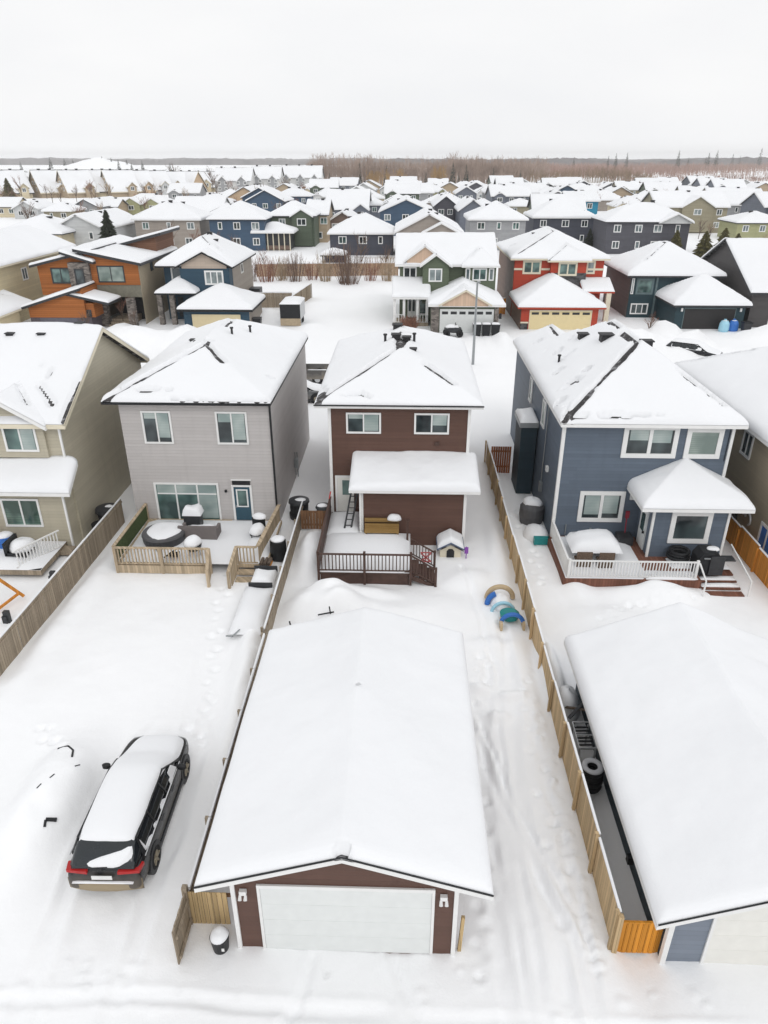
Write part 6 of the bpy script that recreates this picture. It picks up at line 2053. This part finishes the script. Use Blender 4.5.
# steep chalets in a row at the left
ORD = ['first', 'second', 'third', 'fourth', 'fifth', 'sixth', 'seventh', 'eighth', 'ninth', 'tenth', 'eleventh', 'twelfth', 'thirteenth', 'fourteenth']
for i, (x, y, za, rot, c) in enumerate(CHALETS):
    t = Thing('chalet', f'steep-roofed {dict(tan="tan", cream="cream", grey="grey", brown2="brown", pale="whitish", peach="peach")[c]} chalet, {ORD[i]} from the left in its row', 'house', (x, y, 0), R(rot), 'steep chalets', local=True)
    W, D = 9.0, 9.5
    p = (za - 3.2) / D
    r = Roof('gx', -W, W, -D, D, 2.8, p)
    t.part('wall', wallblock(-W + .8, W - .8, -D + .9, D - .9, 0, 2.6, r), m_siding('far_' + c, FC[c], .4))
    put_roof(t, r, .45, 1.2, M_charc if i % 3 == 0 else M_cream, seed=200 + i, fh=.5)
    for k in range(3):
        zz = 3.4 + k * 3.3
        for dy in ((-3, 3) if k == 0 else (-1.6, 1.6) if k == 1 else (0,)):
            window(t, 'w', -W + .8, dy - .9, dy + .9, zz, zz + 1.9, 1, .25, M_glass)
    d = Roof('gy', .5, 6.5, -D - 1.5, -2, 5.2, .85)
    t.part('porch_gable_wall', wallblock(1.1, 5.9, -D - .9, -4, 0, 5.1, d), m_siding('far_' + c, FC[c], .4))
    put_roof(t, d, .4, 1.0, M_cream, seed=230 + i, fh=.35)
    window(t, 's', -D - .9, 2.4, 4.6, 3.2, 5.4, 1, .25, M_glass)
    roof_vent(t, r, 2.0, .4, 'box', 2.4)
    roof_vent(t, r, -4.0, -.2, 'box', 1.8)
for i, (lb, x0, x1, y, ze, c, n) in enumerate(BLOCKS):
    t = Thing('row_house_block', lb, 'row houses', ((x0 + x1) / 2, y, 0), 0, 'pale row blocks')
    r = Roof('gx', x0, x1, y, y + 22, ze, .72)
    t.part('wall', wallblock(x0 + .8, x1 - .8, y + .8, y + 21, 0, ze - .2, r), m_siding('far_' + c, FC[c], .4))
    put_roof(t, r, .45, 1.4, None, seed=240 + i)
    w = (x1 - x0) / n
    for k in range(n):
        a, b = x0 + k * w + w * .22, x0 + k * w + w * .78
        cr = Roof('gy', a, b, y - 1.5, y + 9, ze - .3, .95)
        t.part('gable_wall', wallblock(a + .8, b - .8, y - .6, y + .78, 0, ze - .3, cr), m_siding('far_grey', FC['grey'], .3))
        put_roof(t, cr, .4, 1.2, M_white, seed=250 + i + k, fh=.5)
        for q in range(3):
            for dx in (-2.2, 2.2):
                window(t, 's', y - .6, (a + b) / 2 + dx - 1.0, (a + b) / 2 + dx + 1.0, ze - 2.2 - q * 3.4, ze - .2 - q * 3.4, 1, .3, M_glass)
    for k in range(int((x1 - x0) / 9)):
        roof_vent(t, r, x0 + 4 + k * 9, y + 10.6, 'box', 2.4)

# many more roofs farther out: small in the picture, each a house of its own
occ = [(f[2], f[3], f[4], f[4] + f[6]) for f in FAR] + [(c[0] - 14, c[0] + 14, c[1] - 40, c[1] + 16) for c in CHALETS] + [(b[1], b[2], b[3] - 3, b[3] + 24) for b in BLOCKS]
occ0 = [(f[2], f[3], f[4], f[4] + f[6]) for f in FAR] + [(c[0] - 11, c[0] + 11, c[1] - 11, c[1] + 11) for c in CHALETS] + [(b[1], b[2], b[3], b[3] + 22) for b in BLOCKS]
rr = random.Random(21)
protos = []


def proto(k):
    kind = ('hip', 'gx', 'gy', 'hip', 'gy', 'gx')[k % 6]
    w, d, ze = (13, 15, 12, 17, 14, 16, 15, 12, 14, 14, 13, 15)[k], 15, (3.8, 5.8, 6.2, 4.2, 5.0, 6.6)[k % 6]
    c = ('cream', 'grey', 'pale', 'taupe', 'tan', 'slate', 'brown2', 'olive', 'navy', 'white', 'charcoal', 'green')[k]
    return far_house('x', kind, -w / 2, w / 2, 0, ze, d, .5, c, 1, [(-w / 2 + 1, -w / 2 + 6, .6)] if kind != 'gy' else [], 'far houses', res=1.4, seed=300 + k, vents=True), w, d, c


NAMES = {'cream': 'cream', 'grey': 'mid grey', 'pale': 'whitish', 'taupe': 'taupe', 'tan': 'tan', 'slate': 'slate', 'brown2': 'brown', 'olive': 'olive', 'navy': 'navy', 'white': 'white', 'charcoal': 'charcoal', 'green': 'green'}
KN = {'hip': 'hip-roofed', 'gx': 'long-roofed', 'gy': 'gable-fronted'}
spots = []
for row, (yy, xa, xb, stp) in enumerate(((232, 96, 130, 17), (252, 104, 140, 16), (284, -20, 60, 16), (322, -36, 90, 17), (390, -60, 170, 17), (424, -70, 180, 18), (458, -40, 150, 18), (212, 26, 46, 16), (288, 84, 130, 16), (216, -70, -46, 16), (284, -90, -50, 17), (262, 28, 56, 19), (300, -30, 70, 18), (318, 78, 150, 19), (345, -36, 20, 20), (338, 40, 130, 18), (372, -20, 160, 18), (405, 5, 190, 18), (440, -40, 200, 19), (475, -60, 190, 20),
                                            (500, -330, -100, 20), (535, -350, -90, 21), (575, -380, -90, 22), (640, -440, -110, 25), (700, -470, -110, 28), (760, -520, -130, 30), (900, -600, -170, 40), (345, -100, -40, 19), (262, -50, -22, 18))):
    x = xa
    while x < xb:
        px, py = x + rr.uniform(-2, 2), yy + rr.uniform(-5, 5)
        if not any(a - 8.2 < px < b + 8.2 and c - 16 < py < d + 2 for a, b, c, d in occ):
            spots.append((px, py, row))
            occ.append((px - 6, px + 6, py, py + 14))
        x += stp
protos = [proto(k) for k in range(12)]
used = set()
cnt = {}
for i, (px, py, row) in enumerate(spots):
    k = rr.randrange(12)
    P, w, d, c = protos[k]
    if k in used:
        o = copy_tree(P.o)
    else:
        o = P.o
        used.add(k)
    o.location = (px, py, 0)
    o.rotation_euler.z = rr.uniform(-.1, .1)
    kind = ('hip', 'gx', 'gy', 'hip', 'gy', 'gx')[k % 6]
    side = 'far left' if px < -60 else ('middle, short of the forest' if px < 60 else 'right, short of the brushland')
    o['label'] = f'{NAMES[c]} {KN[kind]} house far off among snowy roofs, {side}'
    o['category'] = 'house'
    o['group'] = f'far {NAMES[c]} {KN[kind]} houses ' + side.split(',')[0]
for k in range(12):
    if k not in used:
        for ch in list(protos[k][0].o.children_recursive):
            bpy.data.objects.remove(ch)
        bpy.data.objects.remove(protos[k][0].o)

# ------------------------------------------------------------------ trees and shrubs one can tell apart
spruce(-63.6, 160.5, 9.6, 6.4, 'dark green spruce standing between the bungalows at the left', 1, n=2200)
spruce(-200, 385, 11, 9, 'tan-green spruce before the steep chalets at the left edge', 2, n=1500, mat=M_cedarbush)
spruce(47, 180, 6.5, 5.0, 'dark round conifer behind the red house roof', 3, n=1200)
spruce(43.6, 182, 4.5, 3.6, 'smaller dark conifer beside the round conifer behind the red house', 4, n=900)
for k, (x, y, h, w, lb) in enumerate(((64, 164, 5.5, 5.5, 'olive brown cedar bush behind the teal house, left of three'), (67.5, 163, 6.2, 6.0, 'olive brown cedar bush behind the teal house, middle of three'), (71, 164.5, 5, 5, 'olive brown cedar bush behind the teal house, right of three'), (58.5, 166, 5.5, 5.0, 'yellowish cedar bush beside the charcoal house porch'))):
    spruce(x, y, h, w, lb, 10 + k, 'cedar bushes', M_cedarbush, 1400, 'cedar_bush')
for k, (x, y, h, w, n) in enumerate(((-24.2, 128, 4.6, 4.5, 60), (-21.8, 129.5, 4.2, 4.2, 56), (-19.2, 128.4, 5.0, 4.4, 60), (-16.6, 130, 3.4, 3.6, 40), (-14.0, 128.6, 5.2, 3.4, 50), (-9.8, 125.8, 6.8, 6.4, 120), (-6.3, 129.5, 4.0, 3.8, 40), (-3.2, 129.3, 4.6, 4.0, 46), (-27.0, 128, 4.0, 4, 50))):
    od = ORD[k]
    bush(x, y, h, w, ('tall bare reddish shrub standing out before the field fence' if k == 5 else f'low bare shrub along the field fence, {("second","third","fourth","fifth","sixth","","eighth","ninth","first")[k]} from the left'), 40 + k, (M_twigred, M_twigtan, M_twig)[k % 3], 'shrubs along the field fence', n=n)
bt = [(-69, 199, 8, 'bare brown tree between the taupe house and the lime house'), (-74.5, 222, 10, 'bare brown tree left of the white gabled house'), (-56, 172, 6, 'bare reddish tree at the right corner of the taupe house'), (-47.5, 168, 6.5, 'bare tree between the taupe and navy houses'),
      (-42, 167, 6, 'bare tree before the navy hip-roofed house'), (-38.0, 166, 5.5, 'bare reddish tree right of the navy house windows'), (-164, 515, 16, 'bare tan tree between the peach chalets'), (-150, 500, 20, 'tall bare tan tree right of the chalets'), (-118, 470, 18, 'bare tree before the pale row block'),
      (-188, 374, 14, 'bare rusty tree beside the tan-green spruce'), (-130, 262, 6, 'bare sapling by the grey gable-fronted house'), (-86, 180, 7, 'bare sapling in front of the pale bungalow'), (-80, 178, 6.5, 'thin bare tree right of the pale bungalow gable'), (-93, 166, 6, 'thin bare tree before the long white roof'), (-100, 250, 8, 'bare brown tree between lime and grey houses'),
      (-36, 91, 4.6, 'small bare tree before the stone steps of the cedar house'), (-38.5, 86, 4.0, 'small bare tree at the cedar house garage corner'), (-32.8, 86.5, 3.4, 'thin bare sapling between the cedar and navy houses'), (29.2, 86.5, 3.4, 'small bare sapling in the snowbank by the teal house'), (-8.6, 141, 8, 'slim bare tree before the charcoal bungalow'), (-3.8, 139, 6, 'thin bare tree right of the slim tree at the bungalow'), (53, 350, 9, 'dark bare tree by the brown-edged gable'),
      (78, 205, 6, 'bare tree before the large olive house'), (-13.5, 139.5, 5, 'thin bare tree left of the slim tree at the bungalow'), (-27, 140, 5, 'bare tree behind the left end of the field fence')]
for k, (x, y, h, lb) in enumerate(bt):
    bare_tree(x, y, h, lb, k % 5, mat=M_twigred if k % 3 == 0 else M_twig)
bush(.5, 89.6, 1.7, 2.6, 'rust brown round shrub before the porch of the green house', 71, M_twigred, n=170)
rt = random.Random(33)
k = 0
while k < 80:
    x, y = rt.uniform(-235, 150), rt.uniform(150, 500)
    if x < -.62 * y or x > .52 * y or (k > 45 and x > -30):
        continue
    if any(a - 1.5 < x < b + 1.5 and c - 1 < y < d + 1 for a, b, c, d in occ0) or any(abs(x - px) < 9 and -2 < y - py < 17 for px, py, q in spots):
        continue
    side = 'left' if x < -40 else ('middle' if x < 30 else 'right')
    bare_tree(x, y, rt.uniform(5, 9) + y * .008, f'slim bare yard tree among the far roofs on the {side}', k % 5, group='yard trees on the ' + side, mat=(M_twigred, M_twig, M_twigtan)[k % 3])
    k += 1
hc = [(352, 1400, 26, 'first of the dark spruces at the right horizon'), (366, 1404, 30, 'second of the dark spruces at the right horizon'), (384, 1400, 31, 'third of the dark spruces at the right horizon'), (372, 1420, 22, 'shorter spruce between the right horizon spruces'), (517, 1530, 36, 'tall spruce alone over the brushland'), (538, 1534, 24, 'short spruce right of the tall lone spruce'),
      (634, 1690, 34, 'left spruce of a pair on the far right horizon'), (651, 1691, 38, 'right spruce of a pair on the far right horizon'), (640, 1720, 25, 'small spruce behind the pair on the far right horizon'), (925, 2110, 48, 'tall spruce at the right picture edge'), (890, 2150, 30, 'spruce left of the tall spruce at the right edge'), (830, 2050, 34, 'lone spruce before the right edge'), (105.6, 930, 24, 'dark spruce standing in the snow before the middle forest'), (108, 832, 14, 'small dark spruce near the snow field edge'),
      (41.5, 636, 11, 'little spruce at the field edge by the yellow trees'), (49, 640, 10, 'little spruce right of the first field edge spruce'), (125, 900, 17, 'dark spruce right of the middle forest'), (290, 1390, 24, 'spruce left of the right horizon group')] + [(-60 + 17.5 * q + (q * 37 % 11), 606 + (q * 29 % 30), 10 + (q * 7 % 9), ORD[q] + ' dark spruce from the left along the forest front') for q in range(9)]
for k, (x, y, h, lb) in enumerate(hc):
    spruce(x, y, h, h * .38, lb, 60 + k, 'horizon spruces', n=420)
lc = [(-690 + 26 * k + (k * 37 % 11), 1390 + (k * 53 % 60), 17 + (k * 7 % 9)) for k in range(9)] + [(-480, 1300, 20), (-462, 1310, 16), (-400, 1320, 15)]
for k, (x, y, h) in enumerate(lc):
    spruce(x, y, h, h * .5, f'dark spruce on the left horizon, {("first","second","third","fourth","fifth","sixth","seventh","eighth","ninth","tenth","eleventh","twelfth")[k]} from the left', 90 + k, 'left horizon spruces', n=380)

# ------------------------------------------------------------------ forest masses
def forest(name, label, spots_fn, n, hmin, hmax, mat, seed, tw=8, wid=.26):
    rr = random.Random(seed)
    mb = MB()
    for i in range(n):
        x, y = spots_fn(rr)
        cl = float(vnoise(np.array([x * .045 + seed]), np.array([y * .02 + 3.3]))[0]) + .5
        h = rr.uniform(hmin, hmax) * (.62 + .62 * cl)
        r0 = wid * rr.uniform(.6, 1.1)
        lean = rr.uniform(-.04, .04) * h
        mb.tube((x, y, -.3), (x + lean, y, h), r0, .05, n=3, cap=False)
        for k in range(tw):
            z = h * rr.uniform(.25, .92)
            a = rr.uniform(0, 6.28)
            L = (h - z) * rr.uniform(.3, .6) + h * .05
            px = x + lean * z / h
            mb.tube((px, y, z), (px + L * .6 * math.cos(a), y + L * .6 * math.sin(a), z + L), r0 * .5, .04, n=3, cap=False)
    return single(name, label, None, mb, mat, kind='stuff')


M_for = m_plain('forest_bark', (.33, .25, .205), .95, .3, .12)
M_for2 = m_plain('brush_bark', (.33, .215, .175), .95, .3, .08)
M_yel = m_plain('willow_twigs', (.36, .23, .10), .95, .25, .1)
forest('forest', 'tall bare grey-brown forest behind the middle houses', lambda q: (lambda u, v: (-68 - 45 * v + (150 + 150 * v) * u, 615 + 330 * v * v + 90 * u))(q.random(), q.random()), 2300, 13, 22.5, M_for, 5)
forest('willow_trees', 'yellowish willows at the front edge of the forest', lambda q: (q.choice((-28, -22, -14, -6, 22, 26)) + q.gauss(0, 2.2), 622 + q.uniform(-6, 6)), 90, 9, 15, M_yel, 6, 12, .2)
forest('poplar_row', 'row of bare tan poplars standing in the snow field', lambda q: (95 + 130 * q.random() ** .8, 728 + q.uniform(-8, 22)), 360, 8, 14, M_yel if False else m_plain('poplar_bark', (.25, .18, .12), .95, .3, .1), 7, 8, .22)
forest('brushland', 'reddish brown bare brush across the right fields', lambda q: (lambda v: (-40 * v + 70 + (130 + 950 * v) * q.random(), 900 + 1100 * v))(q.random() ** .8), 9500, 7, 15, M_for2, 8, 5, .34)
forest('brushland', 'low reddish willow brush in the nearer snow field at the right', lambda q: (200 + 220 * q.random(), 790 + q.uniform(-14, 40)), 900, 3, 7, M_for2, 9, 6, .2)
forest('brushland', 'low brush along the edge of the right snow field', lambda q: (260 + 500 * q.random(), 1080 + q.uniform(-40, 60)), 900, 4, 9, M_for2, 10, 6, .26)


def canopy(name, label, x0, x1, y0, y1, h, mat, seed, nx=900, ny=26):
    X, Y = np.meshgrid(np.linspace(x0, x1, nx), y0 + (y1 - y0) * np.linspace(0, 1, ny) ** 1.6)
    Z = h * (.8 + .55 * fbm(X * .006 + seed, Y * .003, 3) + .35 * fbm(X * .07 + seed, Y * .05, 2))
    return single(name, label, None, np_grid(name, X, Y, Z, np.zeros_like(Z) - 1), mat, kind='stuff')


M_can = m_plain('far_woods', (.14, .125, .125), .95, .35, .02)
canopy('far_woods', 'dark far woods along the left horizon', -3800, 60, 3300, 6500, 24, M_can, 1)
canopy('far_woods', 'brown-grey far woods along the right horizon', -60, 4200, 2350, 6500, 22, M_can, 2)
X, Y = np.meshgrid(np.linspace(-760, -380, 90), np.linspace(1280, 1560, 60))
Z = 24 * np.exp(-(((X + 560) / 75) ** 2 + ((Y - 1420) / 70) ** 2) * 1.2) * (1 + .5 * fbm(X * .02, Y * .02, 3)) - .6
single('snow_hill', 'snow covered hill on the left horizon', None, np_grid('snow_hill', X, Y, Z), M_snowg, kind='structure')

# ------------------------------------------------------------------ haze
if HAZE:
    me = MB().box(-14000, 14000, -400, 16000, -12, 75).mesh('haze')
    hm = bpy.data.materials.new('haze_air')
    hm.use_nodes = True
    nt = hm.node_tree
    nt.nodes.remove(nt.nodes['Principled BSDF'])
    vol = nt.nodes.new('ShaderNodeVolumePrincipled')
    vol.inputs['Color'].default_value = (.99, .995, 1, 1)
    vol.inputs['Density'].default_value = HAZE
    nt.links.new(vol.outputs[0], nt.nodes['Material Output'].inputs['Volume'])
    me.materials.append(hm)
    ho = bpy.data.objects.new('haze', me)
    col.objects.link(ho)
    ho['label'] = 'thin winter haze over the suburb'
    ho['kind'] = 'stuff'

# ------------------------------------------------------------------ light, sky, camera
EL, AZ = R(44), R(162)      # high thin sun behind the overcast, over the viewer's right shoulder
sun = bpy.data.lights.new('sun', 'SUN')
sun.energy = SUN
sun.angle = R(28)
sun.color = (1, .98, .95)
so = bpy.data.objects.new('sun', sun)
col.objects.link(so)
d = Vector((math.sin(AZ) * math.cos(EL), math.cos(AZ) * math.cos(EL), math.sin(EL)))
so.rotation_euler = (-d).to_track_quat('-Z', 'Y').to_euler()
w = bpy.data.worlds.new('World')
scene.world = w
w.use_nodes = True
nt = w.node_tree
bg = nt.nodes['Background']
sky = nt.nodes.new('ShaderNodeTexSky')
sky.sky_type = 'NISHITA'
sky.sun_disc = False
sky.sun_elevation = EL
sky.sun_rotation = AZ
sky.dust_density = 3
hs = nt.nodes.new('ShaderNodeHueSaturation')
hs.inputs['Saturation'].default_value = .12
nt.links.new(sky.outputs[0], hs.inputs['Color'])
tc = nt.nodes.new('ShaderNodeTexCoord')
mp = nt.nodes.new('ShaderNodeMapping')
mp.inputs['Scale'].default_value = (1, 1, 3.5)
nt.links.new(tc.outputs['Generated'], mp.inputs[0])
nz = nt.nodes.new('ShaderNodeTexNoise')
nz.inputs['Scale'].default_value = 2.2
nz.inputs['Detail'].default_value = 4
nt.links.new(mp.outputs[0], nz.inputs['Vector'])
cr = nt.nodes.new('ShaderNodeValToRGB')
cr.color_ramp.elements[0].position = .3
cr.color_ramp.elements[0].color = (SKYV * .935, SKYV * .945, SKYV * .965, 1)
cr.color_ramp.elements[1].position = .7
cr.color_ramp.elements[1].color = (SKYV * 1.03, SKYV * 1.03, SKYV * 1.03, 1)
nt.links.new(nz.outputs[0], cr.inputs[0])
mx = nt.nodes.new('ShaderNodeMix')
mx.data_type = 'RGBA'
mx.inputs[0].default_value = .93
nt.links.new(hs.outputs[0], mx.inputs[6])
nt.links.new(cr.outputs[0], mx.inputs[7])
nt.links.new(mx.outputs[2], bg.inputs['Color'])
bg.inputs['Strength'].default_value = .1

cam = bpy.data.cameras.new('camera')
cam.sensor_fit = 'VERTICAL'
cam.sensor_height = 24
cam.sensor_width = 18
cam.lens = 710 / 1024 * 24
cam.clip_end = 40000
cam.clip_start = .1
co = bpy.data.objects.new('camera', cam)
col.objects.link(co)
co.location = (0, 0, 19)
co.rotation_euler = (R(90) - math.atan(352 / 710), 0, R(1.7))
scene.camera = co
scene.view_settings.view_transform = 'Standard'
scene.view_settings.look = 'None'
scene.view_settings.exposure = EXPO
scene.view_settings.gamma = 1
scene.cycles.use_denoising = True
scene.cycles.max_bounces = 8
scene.cycles.diffuse_bounces = 3
scene.cycles.volume_bounces = 3
